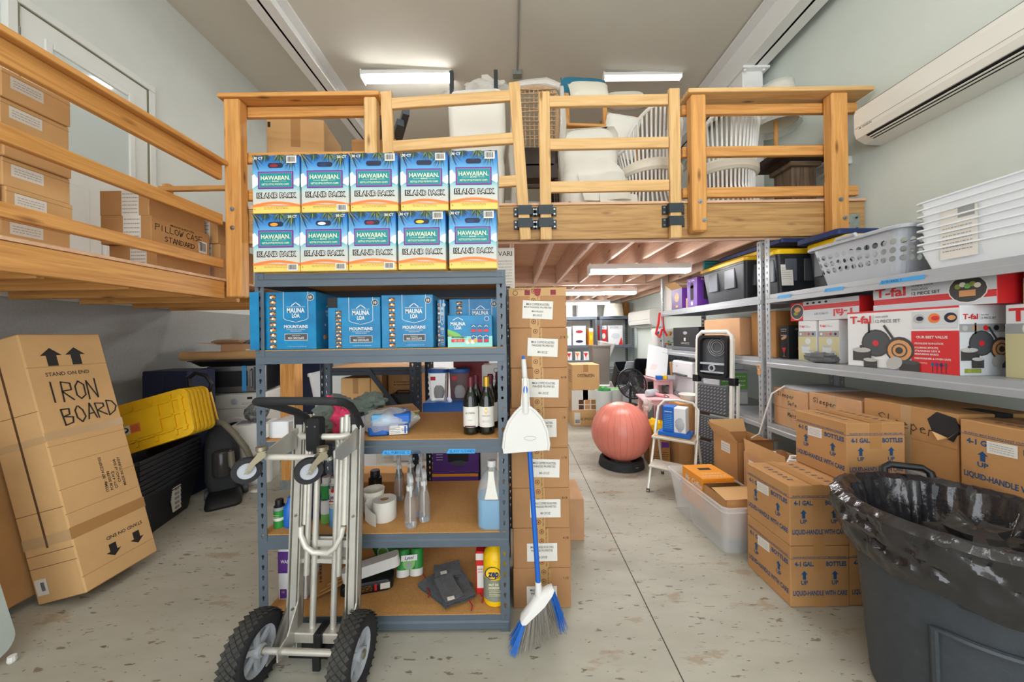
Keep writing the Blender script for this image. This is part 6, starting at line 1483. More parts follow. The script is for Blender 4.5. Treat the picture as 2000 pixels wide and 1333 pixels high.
# liner: separate thing held by the can
NB = 240
def bagpt(i, j, ro, z, amp, seed):
    a = 2 * math.pi * i / NB; c_, s_ = math.cos(a), math.sin(a)
    k = _ns.noise(Vector((c_ * 4, s_ * 4, j * .2 + seed))); k2 = 1 - 2 * abs(_ns.noise(Vector((c_ * 6.5 + j * .16, s_ * 6.5 - j * .1, j * .13 + seed)))); k3 = 1 - 2 * abs(_ns.noise(Vector((c_ * 19 + j * .5, s_ * 19 + j * .4, j * .45 + seed))))
    r = ro + amp * (1.0 * k + 1.1 * k2 + .22 * k3); return (r * c_, r * s_, z + amp * (.9 * k2 - .4))
b = MB(); rings = []
low = lambda i: .17 + .10 * _ns.noise(Vector((math.cos(2 * math.pi * i / NB) * 1.4, math.sin(2 * math.pi * i / NB) * 1.4, 3)))
for j, (f, ro, amp) in enumerate([(1 - .07 * q, .010 + .010 * min(1, q / 4), .004 + .012 * min(1, q / 4)) for q in range(13)] + [(.06, .013, .008)]):
    ring = []
    for i in range(NB):
        z = HC + .004 - f * (low(i) + .06); base = .3035 + (z - .6) * .11 if z < HC - .02 else .338
        ring.append(bagpt(i, j, base + ro + (.014 if z > .68 else .004), z, amp, 2))
    rings.append(ring)
for j, (ro, z, amp) in enumerate(((.346, HC + .014, .006), (.326, HC + .018, .006), (.296, HC - .0, .008), (.28, HC - .05, .013), (.262, HC - .10, .018), (.245, HC - .16, .024), (.22, HC - .22, .026), (.18, HC - .27, .026), (.12, HC - .31, .02), (.0, HC - .32, .0))):
    rings.append([bagpt(i, j + 14, ro, z, amp, 2) for i in range(NB)])
b.loft(rings, cap=False); o = b.build('trash_liner', 'bag', None, True, (1.735, 1.33, 0)); tag(o, 'shiny black plastic liner folded over the trash can rim', 'liner')
t = thing('rubbish', 'crumpled clear packaging and card scraps inside the trash can', 'rubbish', (1.80, 1.33, HC - .21)); b = MB(); lump(b, (.0, .0, .10), .12, .10, .07, 71, 20, 10, .4, 3); b.build('plastic_scrap', 'smoke', t, True); b = MB(); b.X = Matrix.Rotation(R(30), 4, 'Y'); b.box(-.06, .06, -.05, .05, .05, .054); b.build('card_scrap', 'card', t)

# ------------------------------------------------------------------ clear bin with coffee maker cartons
t = thing('clear_bin', 'clear plastic storage bin on the floor beside the four gallon cartons', 'bin', (1.535, 2.60, .001), 3)
b = MB(); b.loft([b.rrect(w, l, z, .04) for w, l, z in ((.30, .62, 0), (.36, .72, .30), (.385, .745, .30), (.39, .75, .33), (.36, .72, .332), (.35, .70, .30), (.29, .60, .006))], cap=False); b.build('shell', 'bin_clear', t, True)
o = carton('coffee_maker_carton', 'orange coffee maker carton lying in the clear bin', (1.54, 2.72, .12), (.25, .28, .26), 3, 'orange', tape=False)
side(o, (.25, .28, .26), 'L', Dec().text('Mr. Coffee', .02, .06, .040, 'white', 1, w=.22, shear=.1, bold=.02)); side(o, (.25, .28, .26), 'T', Dec().rect(-.05, .02, .05, .06, 'ink', 1).fine(-.08, -.06, .08, -.03, 2, 'cream_txt', 1).fine(-.1, -.12, .1, -.08, 2, 'white', 1)); side(o, (.25, .28, .26), 'F', Dec().text('Mr. Coffee', 0, .05, .030, 'white', 1, w=.18, shear=.1))
t = thing('open_carton', 'brown carton with an open flap in the near end of the clear bin', 'box', (1.54, 2.42, .09), 3); b = MB(); open_box(b, .25, .25, .27); b.build('body', 'card', t); b = MB(); b.add([(-.135, -.13, .27), (.135, -.13, .27), (.135, .02, .29), (-.135, .02, .29)], [(0, 1, 2, 3)]); b.add([(-.135, .13, .27), (.135, .13, .27), (.135, .03, .315), (-.135, .03, .315)], [(0, 1, 2, 3)]); b.build('flap', 'card_lt', t)
t = thing('open_carton', 'tall open carton beside the foot of the rack, flaps up', 'box', (1.93, 2.88, .001), 3); b = MB(); open_box(b, .30, .30, .60); b.build('body', 'card', t)
b = MB(); b.add([(-.15, -.15, .60), (.15, -.15, .60), (.17, -.22, .64), (-.17, -.22, .64)], [(0, 1, 2, 3)]); b.add([(-.15, -.15, .6), (-.15, .15, .6), (-.21, .15, .70), (-.21, -.12, .70)], [(0, 1, 2, 3)]); b.add([(-.15, .15, .6), (.15, .15, .6), (.16, .20, .70), (-.16, .20, .70)], [(0, 1, 2, 3)]); b.build('flap', 'card_lt', t)
Dec().rect(-.05, .18, .06, .26, 'paper', 1).fine(-.04, .19, .05, .25, 3, 'ink_grey', 2).build('label', t, (-.15, 0, .30), 'L')
t = thing('open_carton', 'small open carton of white fittings left of the highest four gallon carton', 'box', (1.94, 2.44, .001), 0); b = MB(); open_box(b, .30, .44, .56); b.build('body', 'card_rosy', t); b = MB(); b.add([(-.15, -.2, .56), (-.15, .2, .56), (-.16, .2, .66), (-.16, -.2, .66)], [(0, 1, 2, 3)]); b.build('flap', 'card_lt', t); Dec().rect(-.06, .15, .06, .23, 'paper', 1).fine(-.05, .16, .05, .22, 3, 'ink_grey', 2).build('label', t, (-.15, .1, .28), 'L')
for k, (x, y) in enumerate(((-.05, -.08), (.03, .0), (-.08, .08))): one('fitting', 'tube', ([(x, y, .53), (x + .04, y + .03, .57), (x + .08, y, .58)], .018, 8), 'white', t, True)
# ================================================================== furniture stored on the main mezzanine
ZM = 2.583
t = thing('wrapped_chair', 'tall chair in white plastic wrap with two dark metal posts, behind the left gate', 'chair', (-.30, 3.36, ZM), 0)
b = MB(); 
def fold(w, d_, z, k): return [(x * (1 + .03 * math.sin(9 * x + 3 * z + k)), y, z + .012 * math.sin(11 * x + k)) for x, y, _ in MB().rrect(w, d_, z, .07, 5)]
b.loft([fold(w, d_, z, i) for i, (w, d_, z) in enumerate(((.46, .40, 0), (.50, .42, .25), (.52, .42, .50), (.48, .40, .58), (.53, .42, .74), (.55, .40, .95), (.54, .36, 1.12), (.50, .30, 1.22), (.30, .16, 1.26)))]); b.build('plastic_wrap', 'foam', t, True)
for x in (-.24, .18): one('metal_post', 'cbox', (x - .018, x + .018, -.03, .006, 0, 1.42, .003), 'iron', t, loc=(0, -.10, 0))
b = MB(); lump(b, (.10, 0, 1.32), .24, .12, .08, 81, 20, 10, .3, 3); b.build('top_bag', 'wrap', t, True)
b = MB(); lump(b, (-.28, .0, 1.22), .12, .12, .05, 82, 16, 8, .3, 3); b.build('loose_wrap', 'wrap', t, True)
# woven rope bar chair
t = thing('woven_chair', 'woven rope high back chair in plastic wrap between the two gates', 'chair', (.265, 3.30, ZM), 0)
b = MB(); b.tube([(-.20, .0, .70), (-.21, .03, 1.2), (-.17, .035, 1.29), (0, .03, 1.315), (.17, .035, 1.29), (.21, .03, 1.2), (.20, .0, .70)], .028, 10); b.build('back_frame', 'rope', t, True)
b = MB()
for i in range(10): x = -.19 + .38 * i / 9; b.tube([(x, -.012, .68), (x * 1.02, .02, 1.0), (x, .022, 1.28)], .0065, 5)
b.build('vertical_ropes', 'rope', t); b = MB()
for j in range(14): z = .70 + .58 * j / 13; b.tube([(-.20, .0, z), (0, .018 if j % 2 else .0, z + .005 * (j % 3)), (.20, .0, z)], .0065, 5)
b.build('horizontal_ropes', 'rope', t)
b = MB(); b.loft([b.rrect(.40, .40, z, .05, cy=.12) for z in (.50, .52, .64, .67)]); b.build('seat', 'dark_wood', t, True)
for x in (-.17, .17):
    for y in (-.04, .28): b = MB(); b.cyl((x, y, .5), (x * 1.12, y * 1.1, 0), .022, 8); b.build('leg', 'dark_wood', t, True)
for z in (.10, .30): one('stretcher', 'box', (-.18, .18, -.06, -.03, z, z + .03), 'dark_wood', t)
one('seat_apron', 'cbox', (-.19, .19, -.08, -.06, .38, .52, .004), 'dark_wood', t)
b = MB()
for x in (-.23, .24): b.tube([(x, -.06, 1.25), (x + .01, -.08, .9), (x - .015, -.07, .6), (x + .01, -.08, .3), (x, -.07, .02)], [.02, .03, .035, .03, .04], 8)
b.tube([(-.24, .0, 1.31), (-.1, .02, 1.345), (.1, .01, 1.35), (.23, .0, 1.30)], [.03, .035, .04, .03], 8); b.build('plastic_wrap', 'wrap', t, True)
# wooden bar stools
def stool(label, loc, rz, h=1.42):
    t = thing('wooden_stool', label, 'stool', loc, rz, 'wooden folding stools on the mezzanine')
    for x in (-.20, .20):
        for s, top in ((-1, h), (1, h * .72)):
            b = MB(); b.X = Matrix.Translation((x, 0, 0)); y0, y1 = s * .20, s * .05; b.add([(-.02, y0 - .02, 0), (.02, y0 - .02, 0), (.02, y0 + .02, 0), (-.02, y0 + .02, 0), (-.02, y1 - .02, top), (.02, y1 - .02, top), (.02, y1 + .02, top), (-.02, y1 + .02, top)], [(0, 3, 2, 1), (4, 5, 6, 7), (0, 1, 5, 4), (1, 2, 6, 5), (2, 3, 7, 6), (3, 0, 4, 7)]); b.build('leg', 'fir_amber_z', t)
    for z in (.25, .62, 1.02): board('rung', t, -.18, .18, -.20 + .15 * z / h - .012, -.20 + .15 * z / h + .012, z, z + .045, 'fir_amber')
    board('seat', t, -.22, .22, -.16, .16, h * .72, h * .72 + .03, 'fir_amber'); return t
p = stool('wooden stool behind the right gate under the teal pillow', (.80, 3.64, ZM), 4)
dup(p, (1.30, 4.06, ZM), -12, 'wooden stool behind the white rattan chair')
def cushion(name, label, loc, rot, w, d_, h, mat, cat='pillow'):
    b = MB(); pillow(b, w, d_, h, 12); o = b.build(name, mat, None, True, loc, [R(x) for x in rot]); return tag(o, label, cat)
o = cushion('teal_pillow', 'teal pillow with pale fringe on top of the wooden stools', (.845, 3.86, 4.22), (76, 2, 3), .52, .38, .14, 'teal_cloth')
b = MB()
for k in range(40): x = -.24 + .48 * k / 39; b.box(x - .003, x + .003, .163, .178 + .004 * (k % 3), -.003, .003)
b.build('fringe', 'paper', o)
cushion('white_cushion', 'white wrapped cushion in front of the teal pillow', (.86, 3.64, 4.06), (66, 0, 4), .44, .28, .14, 'cream_cloth')
cushion('white_cushion', 'white wrapped cushion on the second wooden stool', (1.27, 3.72, 4.02), (50, 3, -6), .46, .34, .14, 'foam')
cushion('white_cushion', 'large plastic wrapped cushion leaning beside the white rattan chair', (1.13, 3.48, 3.50), (78, 14, -6), .36, .52, .14, 'foam')
cushion('white_cushion', 'flat wrapped seat cushion under the stool rung', (.86, 3.72, 3.45), (10, 0, 0), .5, .4, .10, 'cream_cloth')
# foam wrapped chair
t = thing('foam_wrapped_chair', 'chair shrouded in white foam sheet behind the right gate', 'chair', (.755, 3.17, ZM), 0)
b = MB()
b.loft([[(x, y + yo, z + .01 * math.sin(9 * x)) for x, y, _ in MB().rrect(w, d_, 0, .10 if w > .45 else .06, 5)] for w, d_, z, yo in ((.50, .20, .06, .06), (.54, .24, .25, .05), (.52, .20, .48, .06), (.55, .14, .62, .08), (.54, .10, .78, .09), (.46, .07, .84, .10), (.36, .04, .855, .10))]); b.build('foam_shroud', 'foam', t, True)
b = MB(); b.grid(8, 6, lambda u, v: (-.14 + .42 * u + .05 * v, -.07 - .05 * v + .02 * math.sin(6 * u), .36 - .26 * v + .16 * math.sin(3.1 * u) * (1 - v) * .9)); b.grid(6, 6, lambda u, v: (.05 + .34 * u, -.10 - .04 * v, .20 - .22 * v - .05 * u)); b.build('loose_sheet', 'foam', t, True)
for x in (-.2, .2): one('leg', 'cbox', (x - .02, x + .02, -.04, .0, 0, .12, .003), 'dark_wood', t)
b = MB(); b.box(-.02, .10, -.09, -.05, 0, .10); b.prism([(-.12, 0), (-.06, 0), (.02, .12), (-.04, .12)], -.06, -.03, 'xz'); M('mint_pad', '#dfe3cd', .8); b.build('corner_pads', 'mint_pad', t)
# white rattan armchairs
def rattan(label, loc, rz):
    t = thing('rattan_armchair', label, 'armchair', loc, rz, 'white rattan armchairs on the mezzanine')
    plan = []
    for k in range(41):
        a = R(-60 + 300 * k / 40); plan.append((.28 * math.cos(a), .27 * math.sin(a), a))
    top = lambda a: .60 + .36 * max(0, math.sin(a)) ** .6
    b = MB()
    for k, (x, y, a) in enumerate(plan):
        h = top(a); fl = 1.10; b.tube([(x * 1.12, y * 1.14, .02), (x * .92, y * .92, .22), (x * .95, y * .95, .44), (x * fl, y * fl, h)], .0095, 6)
    b.build('rods', 'rattan_white', t, True)
    for nm, z, k_ in (('top_rail', None, 1.11), ('seat_rail', .43, .97), ('foot_rail', .03, 1.13)):
        b = MB(); b.tube([(x * k_, y * k_, top(a) if z is None else z) for x, y, a in plan], .017 if z is None else .013, 8); b.build(nm, 'rattan_white', t, True)
    b = MB(); b.lathe([(.28, .36), (.30, .38), (.30, .44), (.27, .47)], 24); b.build('seat_cushion', 'cream_cloth', t, True)
    for s in (-1, 1): b = MB(); b.tube([(s * .17, -.26, .60), (s * .24, -.33, .52), (s * .27, -.30, .36), (s * .20, -.24, .26), (s * .24, -.30, .03)], .018, 8); b.build('front_leg', 'rattan_white', t, True)
    return t
p = rattan('white rattan armchair left of the fixed post, beside the foam wrapped chair', (1.34, 3.30, ZM), -150)
dup(p, (2.05, 3.30, ZM), -165, 'white rattan armchair behind the right guard rail next to the dark pedestal')
# floor lamp with wrapped shade
t = thing('floor_lamp', 'wooden floor lamp with plastic wrapped white shade by the right wall', 'lamp', (2.735, 3.50, ZM))
b = MB(); b.lathe([(.14, 0), (.14, .02), (.03, .03)], 20); b.build('base', 'fir_amber_z', t, True); b = MB(); b.cyl((0, 0, .02), (0, 0, 1.06), .02, 10); b.build('pole', 'fir_amber_z', t, True)
b = MB(); b.lathe([(.19, 1.04), (.145, 1.38), (.14, 1.38), (.185, 1.04)], 28, cap=False); b.build('shade', 'cream_cloth', t, True)
b = MB(); b.lathe([(.215, .98), (.20, 1.14), (.155, 1.40), (.10, 1.42), (.0, 1.42)], 20, cap=False); b.build('plastic_wrap', 'wrap', t, True)
b = MB(); b.tube([(.03 + .05 * math.cos(a) + .03 * k / 24, -.03, .50 + .09 * math.sin(a)) for k, a in enumerate([R(30 * q) for q in range(26)])], .005, 6); b.build('cord', 'black', t, True)
t = thing('pedestal_table', 'dark brown pedestal table behind the right guard rail', 'table', (2.66, 3.20, ZM), 0)
one('table_top', 'cbox', (-.26, .26, -.22, .22, .47, .53, .006), 'dark_wood', t); b = MB(); b.loft([b.rrect(.30, .26, .02, .01), b.rrect(.20, .18, .06, .01), b.rrect(.20, .18, .40, .01), b.rrect(.34, .30, .47, .01)]); b.build('apron', 'dark_wood', t); one('column', 'cbox', (-.11, .11, -.115, .10, .0, .39, .004), 'walnut_z', t); one('column_cap', 'cbox', (-.14, .14, -.14, .12, .39, .43, .004), 'walnut_x', t)
# cartons and rack parts at the left end
o = carton('carton', 'large tan carton behind the left fixed guard rail', (-2.03, 3.42, ZM), (.50, .46, .96), 8, 'card_lt'); side(o, (.50, .46, .96), 'F', Dec().rect(-.24, .38, -.215, .43, 'ink', 1).rect(-.24, -.4, -.2, -.33, 'ink', 1))
o = carton('carton', 'lower white flapped carton right of the large tan one', (-1.66, 4.12, ZM), (.34, .5, .90), 10, 'card_rosy')
t = thing('rack_beams', 'bundle of grey steel rack beams lying on cartons beside the tan carton', 'beams', (-1.36, 3.5, 3.354), 0)
for k, (y, z, a) in enumerate(((0, .0, 24), (.08, .05, 30), (.05, .12, 26))): one('beam', 'cbox', (-.03, .03, -.55, .55, 0, .06, .003), 'rack_blue', t, loc=(.10 * k, y, z), rot=(0, 0, R(a)))
o = carton('carton', 'tan carton under the grey rack beams', (-1.28, 3.62, ZM), (.42, .8, .77), 0, 'card')
t = thing('pole_stack', 'dark coiled parts beyond the left gate', 'parts', (-.72, 3.9, ZM)); one('bin', 'lathe', ([(.2, 0), (.22, .6), (.2, .62), (.18, .1)], 18), 'grey_dk', t, True); b = MB(); b.tube([(.2 * math.cos(R(30 * k)), .2 * math.sin(R(30 * k)), .64 + .005 * k) for k in range(24)], .02, 8); b.build('coil', 'grey', t, True)
# ================================================================== racks and goods behind the middle shelving unit
rack('shelving_unit', 'dark steel rack seen through the middle shelving unit, on the left', (-1.63, 3.0, 0), .82, .5, 1.86, (.16, .62, 1.22, 1.8), 'rack_dark', 'pbx')
rack('shelving_unit', 'dark steel rack seen through the middle shelving unit, on the right, with water pitchers', (-.79, 2.62, 0), .78, .5, 1.86, (.16, .72, .925 + .52, 1.84), 'rack_dark', 'pbx')
t = thing('cross_brace', 'black diagonal brace of the left dark rack', 'brace', (-.83, 2.99, .62)); 
b = MB(); b.X = Matrix.Rotation(R(-37), 4, 'Y'); b.box(-.02, .02, -.008, 0, 0, .72); b.build('bar', 'rack_dark', t)
o = carton('carton', 'pale tall carton on the left dark rack', (-1.40, 3.22, .621), (.26, .36, .50), 0, 'card_lt'); o = carton('carton', 'pale narrow carton beside the tall pale one', (-1.215, 3.22, .621), (.10, .36, .56), 0, 'card_lt', tape=False)
o = carton('carton', 'brown printed carton at the back of the left dark rack', (-1.0, 3.30, .621), (.30, .30, .52), 0, 'card'); side(o, (.3, .3, .52), 'F', Dec().fine(-.12, -.05, .12, .06, 4, 'ink_brown', 1).fine(-.1, .15, .1, .2, 2, 'ink_brown', 1).rect(-.15, .0, .15, .003, 'ink_brown', 1))
o = carton('carton', 'low brown carton at the front of the left dark rack', (-.99, 3.08, .621), (.27, .13, .22), 0, 'card', tape=False)
t = thing('keyboard_case', 'black sloping case on the low brown carton', 'case', (-.99, 3.09, .842)); b = MB(); b.prism([(-.20, 0), (.15, 0), (.13, .13), (-.10, .13)], -.05, .06, 'xz'); b.build('case', 'black', t); b = MB(); b.tube([(-.07, 0, .13), (-.05, 0, .155), (.05, 0, .155), (.07, 0, .13)], .007, 6); b.build('handle', 'black', t, True)
# water pitchers in clear wrap
t = thing('pitcher_tray', 'blue tray carrying two clear water pitchers behind the wine bottles', 'tray', (-.52, 2.80, .721)); one('tray', 'cbox', (-.19, .19, -.12, .12, 0, .24, .006), 'blue', t); one('base', 'cbox', (-.17, .17, -.125, .10, .0, .12, .004), 'black', t)
for k, x in enumerate((-.605, -.435)):
    t = thing('water_pitcher', ('left', 'right')[k] + ' clear water pitcher with blue lid behind the wine bottles', 'pitcher', (x, 2.80, .962), 0, 'water pitchers')
    b = MB(); b.loft([b.rrect(w, d_, z, .045) for w, d_, z in ((.12, .12, 0), (.14, .14, .02), (.155, .155, .22), (.155, .155, .23))], cap=False); b.build('jug', 'clear_pl', t, True)
    b = MB(); b.loft([b.rrect(w, w, z, .045) for w, z in ((.15, .225), (.165, .23), (.16, .255), (.10, .262))]); b.build('lid', 'blue', t, True)
    b = MB(); b.lathe([(.03, .02), (.04, .06), (.035, .10), (.02, .12)], 14); b.build('filter', 'white', t, True); Dec().rect(-.02, -.01, .02, .02, 'red', 1).build('sticker', t, (-.03, -.078, .18), 'F')
o = carton('filter_carton', 'white and blue water filter carton behind the right post', (-.13, 2.78, .721), (.22, .22, .53), 0, 'box_white', tape=False); side(o, (.22, .22, .53), 'F', Dec().rect(-.11, -.26, .11, .10, 'blue', 1).text('BRITA', -.0, .17, .035, 'ink_blue', 2, w=.13).text('Original', .0, .13, .02, 'ink_blue', 2, w=.09).circ(0, .225, .018, 'ink_blue', 2).circ(0, .225, .014, 'box_white', 3))
o = carton('red_carton', 'dark red carton behind the water pitchers', (-.36, 3.03, .721), (.3, .16, .58), 0, 'red_dk', tape=False)
def mrc(label, z, rz=0, pic=False):
    s = (.36, .34, .245); o = carton('coffee_maker_carton', label, (-.46, 2.84, z), s, rz, 'purple', 'purple coffee maker cartons', tape=False)
    d = Dec().rect(-.18, .10, .18, .123, 'orange', 1)
    if pic: d.rect(-.06, -.03, .10, .10, 'black', 2).circ(.02, -.04, .06, 'grey_dk', 3, ry=.02).fine(-.15, -.02, -.1, .04, 3, 'white', 2)
    else: d.text('Mr. Coffee', 0, .03, .055, 'white', 2, w=.27, shear=.12, bold=.01)
    side(o, s, 'F', d); return o
mrc('lower purple coffee maker carton on the right dark rack', .161); mrc('upper purple coffee maker carton with a machine pictured', .407, 2, True)
o = carton('white_box', 'white carton beside the purple coffee maker cartons', (-.20, 2.86, .161), (.13, .3, .40), 0, 'box_white', tape=False)
for k, (x, y, w, d_, h, m, lab) in enumerate(((-1.75, 4.9, .8, .6, 1.25, 'box_white', 'big white carton far behind the timber post'), (-1.05, 5.3, .6, .5, 1.2, 'box_white', 'white carton far behind the left dark rack'), (-.25, 5.2, .7, .5, 1.5, 'silver_print', 'pale grey carton far behind the water pitchers'), (-1.0, 4.3, .9, .4, .45, 'box_white', 'low white carton on the floor behind the spray bottles'), (-.62, 3.75, .22, .25, .50, 'card', 'small brown carton on the floor behind the spray bottles'))):
    carton('carton', lab, (x, y, 0), (w, d_, h), (k * 7) % 11 - 5, m, tape=m == 'card')
t = thing('wire_basket', 'small wire basket on the low white carton behind the fourth shelf', 'basket', (-.95, 4.25, .455)); b = MB()
for z in (0, .12): b.tube([(-.15, -.1, z), (.15, -.1, z), (.15, .1, z), (-.15, .1, z)], .004, 5, True)
for k in range(7): b.cyl((-.15 + .05 * k, -.1, 0), (-.15 + .05 * k, -.1, .12), .003, 5)
b.build('wires', 'steel', t)
t = thing('framed_poster', 'narrow white notice hanging from the joists behind the coffee stack', 'sign', (-.09, 2.95, 1.72)); one('sheet', 'cbox', (-.04, .12, 0, .004, 0, .52, .001), 'paper', t); Dec().text('VARI', 0, .21, .04, 'ink', 1, w=.12).fine(-.06, -.2, .06, .16, 14, 'ink_grey', 1).build('lettering', t, (.04, 0, .26), 'F')

# ================================================================== goods in the aisle under the mezzanine
t = thing('exercise_ball', 'large coral pink exercise ball on a black ring base in the aisle', 'ball', (1.215, 3.86, 0))
b = MB(); n, m = 40, 26; Rb = .325
b.loft([[(max(1e-4, Rb * math.cos(-math.pi / 2 + math.pi * j / m)) * math.cos(2 * math.pi * i / n), max(1e-4, Rb * math.cos(-math.pi / 2 + math.pi * j / m)) * math.sin(2 * math.pi * i / n), .385 + Rb * math.sin(-math.pi / 2 + math.pi * j / m)) for i in range(n)] for j in range(m + 1)], cap=False); b.build('ball', 'ball', t, True)
b = MB()
for k in range(30):
    a = 2 * math.pi * k / 30; b.tube([(Rb * 1.0005 * math.cos(e) * math.cos(a), Rb * 1.0005 * math.cos(e) * math.sin(a), .385 + Rb * 1.0005 * math.sin(e)) for e in [R(-72 + 8 * q) for q in range(19)]], .0013, 4)
M('ball_line', '#c96f60', .4); b.build('ribbing', 'ball_line', t)
b = MB(); b.lathe([(.225, 0), (.25, .01), (.235, .08), (.215, .095), (.185, .09), (.17, .04), (.17, 0), (.225, 0)], 36, cap=False); b.build('ring_base', 'black_soft', t, True); Dec().fine(-.02, -.005, .02, .005, 1, 'white', 1).build('lettering', t, (.10, -.222, .05), (R(80), 0, R(24)))
def nesp(label, loc, s, mid=False):
    o = carton('coffee_carton_far', label, loc, s, 0, 'card_lt'); o.name = 'capsule_carton'
    d = Dec().text('NESPRESSO', .0, .03, .05, 'ink', 1, w=s[0] * .62, rot=math.pi if not mid else 0, bold=.01)
    if mid: d = Dec().rect(-s[0] / 2, -s[2] * .05, s[0] / 2, s[2] / 2, 'paper', 1).text('n', 0, s[2] * .38, .03, 'ink', 2)
    if mid:
        for k in range(6): d.rect(-.11 + .10 * (k % 3), -.02 + .085 * (k // 3), -.03 + .10 * (k % 3), .05 + .085 * (k // 3), ('ink_brown', 'copper', 'card_dk')[k % 3], 2)
        d.text('NESPRESSO', 0.03, -s[2] * .30, .04, 'ink', 1, w=s[0] * .6).rect(-s[0] * .42, -s[2] * .45, -s[0] * .2, -s[2] * .12, 'paper', 1.5).barcode(-s[0] * .41, -s[2] * .44, -s[0] * .21, -s[2] * .3, 2)
    side(o, s, 'F', d); side(o, s, 'L', Dec().fine(-.15, -.1, .15, .12, 6, 'ink_brown', 1)); return o
nesp('lower pale carton with coffee pictures at the far end of the aisle', (1.17, 5.72, 0), (.44, .44, .58), True)
nesp('upper pale carton with upside down lettering at the far end of the aisle', (1.18, 5.72, .581), (.44, .44, .41))
def tub(label, loc, r=.12, h=.6, mat='frost', name='plastic_tub', group='frosted tubs behind the ball'):
    t = thing(name, label, 'tub', loc, 0, group); b = MB(); b.lathe([(r * .82, 0), (r * .85, .02), (r, h - .02), (r * 1.05, h - .02), (r * 1.05, h), (r * .96, h), (r * .8, .04), (.0, .04)], 24, cap=False); b.build('tub', mat, t, True); return t
t = tub('left frosted plastic tub behind the exercise ball', (1.33, 5.0, 0), .12, .66); b = MB(); lump(b, (0, 0, .66), .08, .08, .05, 91, 14, 8, .4, 3); b.build('green_lid', 'green', t, True)
t = tub('right frosted plastic tub behind the exercise ball', (1.53, 5.14, 0), .12, .66); b = MB(); lump(b, (0, 0, .63), .08, .08, .04, 92, 14, 8, .4, 3); b.build('green_lid', 'green_lt', t, True)
def bin_(name, label, loc, w, d_, h, mat, rot=(0, 0, 0), tp=.72, cat='bin'):
    t = thing(name, label, cat, loc); t.rotation_euler = [R(x) for x in rot]; b = MB()
    b.loft([b.rrect(w * k, d_ * k, z, .04 * k) for k, z in ((tp, 0), (.96, h - .02), (1.02, h - .02), (1.02, h), (.95, h), (.9, h - .05), (tp * .95, .01))]); b.build('shell', mat, t, True); return t
bin_('waste_bin', 'tall brown waste bin in front of the back racks', (1.58, 6.2, .58), .36, .30, .70, 'tan_bin', tp=.8); o = carton('drawer_unit', 'white drawer unit under the tall brown waste bin', (1.70, 6.15, 0), (.62, .4, .578), 0, 'box_white', tape=False); side(o, (.62, .4, .578), 'F', Dec().rect(-.3, .0, .3, .004, 'grey', 1).rect(-.3, -.14, .3, -.136, 'grey', 1).rect(-.3, .14, .3, .144, 'grey', 1).text('ark', -.22, .2, .05, 'ink', 2))
bin_('white_bin', 'small white basin sitting in the tall brown waste bin', (1.66, 6.18, 1.10), .28, .24, .24, 'white', (0, 12, 0))
bin_('black_bin', 'small black bin tipped toward the aisle beside the brown bin', (1.74, 5.62, .662), .28, .24, .38, 'tote_black', (38, 0, 8)); bin_('black_bin', 'larger black bin tipped on its side above the fan', (2.16, 5.36, .70), .38, .30, .46, 'tote_black', (52, 0, -28))
o = carton('carton', 'white carton holding up the tipped black bins', (1.95, 5.65, 0), (.55, .5, .66), 0, 'silver_print', tape=False)
one('plastic_bag', 'cbox', (-.07, .07, -.01, .01, 0, .18, .004), 'grey_basket', None, loc=(1.79, 5.30, .90), rot=(R(30), 0, R(10))); tag(bpy.data.objects['plastic_bag'], 'grey plastic bag inside the small tipped black bin', 'bag')
t = bin_('tall_tote', 'tall grey ribbed tote with a pillow on top by the far wall', (2.62, 5.75, .55), .52, .42, .62, 'tote_grey', tp=.82)
b = MB()
for k in range(6): b.cbox(-.22 + .088 * k - .012, -.22 + .088 * k + .012, -.222, -.20, .05, .54, .004)
b.build('ribs', 'tote_grey', t); o = carton('carton', 'brown carton under the tall grey tote', (2.62, 5.75, 0), (.5, .42, .549), 0, 'card_dk')
o = cushion('tropical_pillow', 'white pillow with red and green flowers on the grey ribbed tote', (2.55, 5.70, 1.36), (80, 0, 6), .46, .42, .14, 'white')
d = Dec(); rd = random.Random(4)
for k in range(26): d.circ(rd.uniform(-.16, .16), rd.uniform(-.14, .14), rd.uniform(.02, .045), rd.choice(('red', 'sand_edge', 'green_lt', 'teal_side', 'mint', 'yellow')), 1 + k * .1, 7, ry=rd.uniform(.01, .02), rot=rd.uniform(0, 3))
d.b.v = [(x, y, z + .07 * ((1 - (x / .23) ** 4) * (1 - (y / .21) ** 4)) ** .55) for x, y, z in d.b.v]; d.build('flower_print', o, (0, 0, 0), 'T')
# pedestal fan
t = thing('fan', 'round dark desk fan on a tan carton behind the ball', 'fan', (1.63, 4.66, .50), 10); Xf = Matrix.Translation((0, 0, .30)) @ Matrix.Rotation(R(72), 4, 'X')
b = MB(); b.X = Xf
for r_ in (.205,): b.tube([(r_ * math.cos(R(10 * k)), r_ * math.sin(R(10 * k)), 0) for k in range(36)], .012, 6, True)
for r_ in (.06, .10, .14, .18): b.tube([(r_ * math.cos(R(15 * k)), r_ * math.sin(R(15 * k)), .05 * (1 - r_ / .2)) for k in range(24)], .003, 4, True)
for k in range(36): a = R(10 * k); b.tube([(.03 * math.cos(a), .03 * math.sin(a), .05), (.12 * math.cos(a), .12 * math.sin(a), .035), (.205 * math.cos(a), .205 * math.sin(a), 0), (.12 * math.cos(a), .12 * math.sin(a), -.06)], .0022, 4)
b.build('cage', 'fan_dark', t); b = MB(); b.X = Xf; b.lathe([(.035, .03), (.035, .055), (.0, .06)], 16); b.build('badge', 'fan_dark', t, True)
b = MB(); b.X = Xf
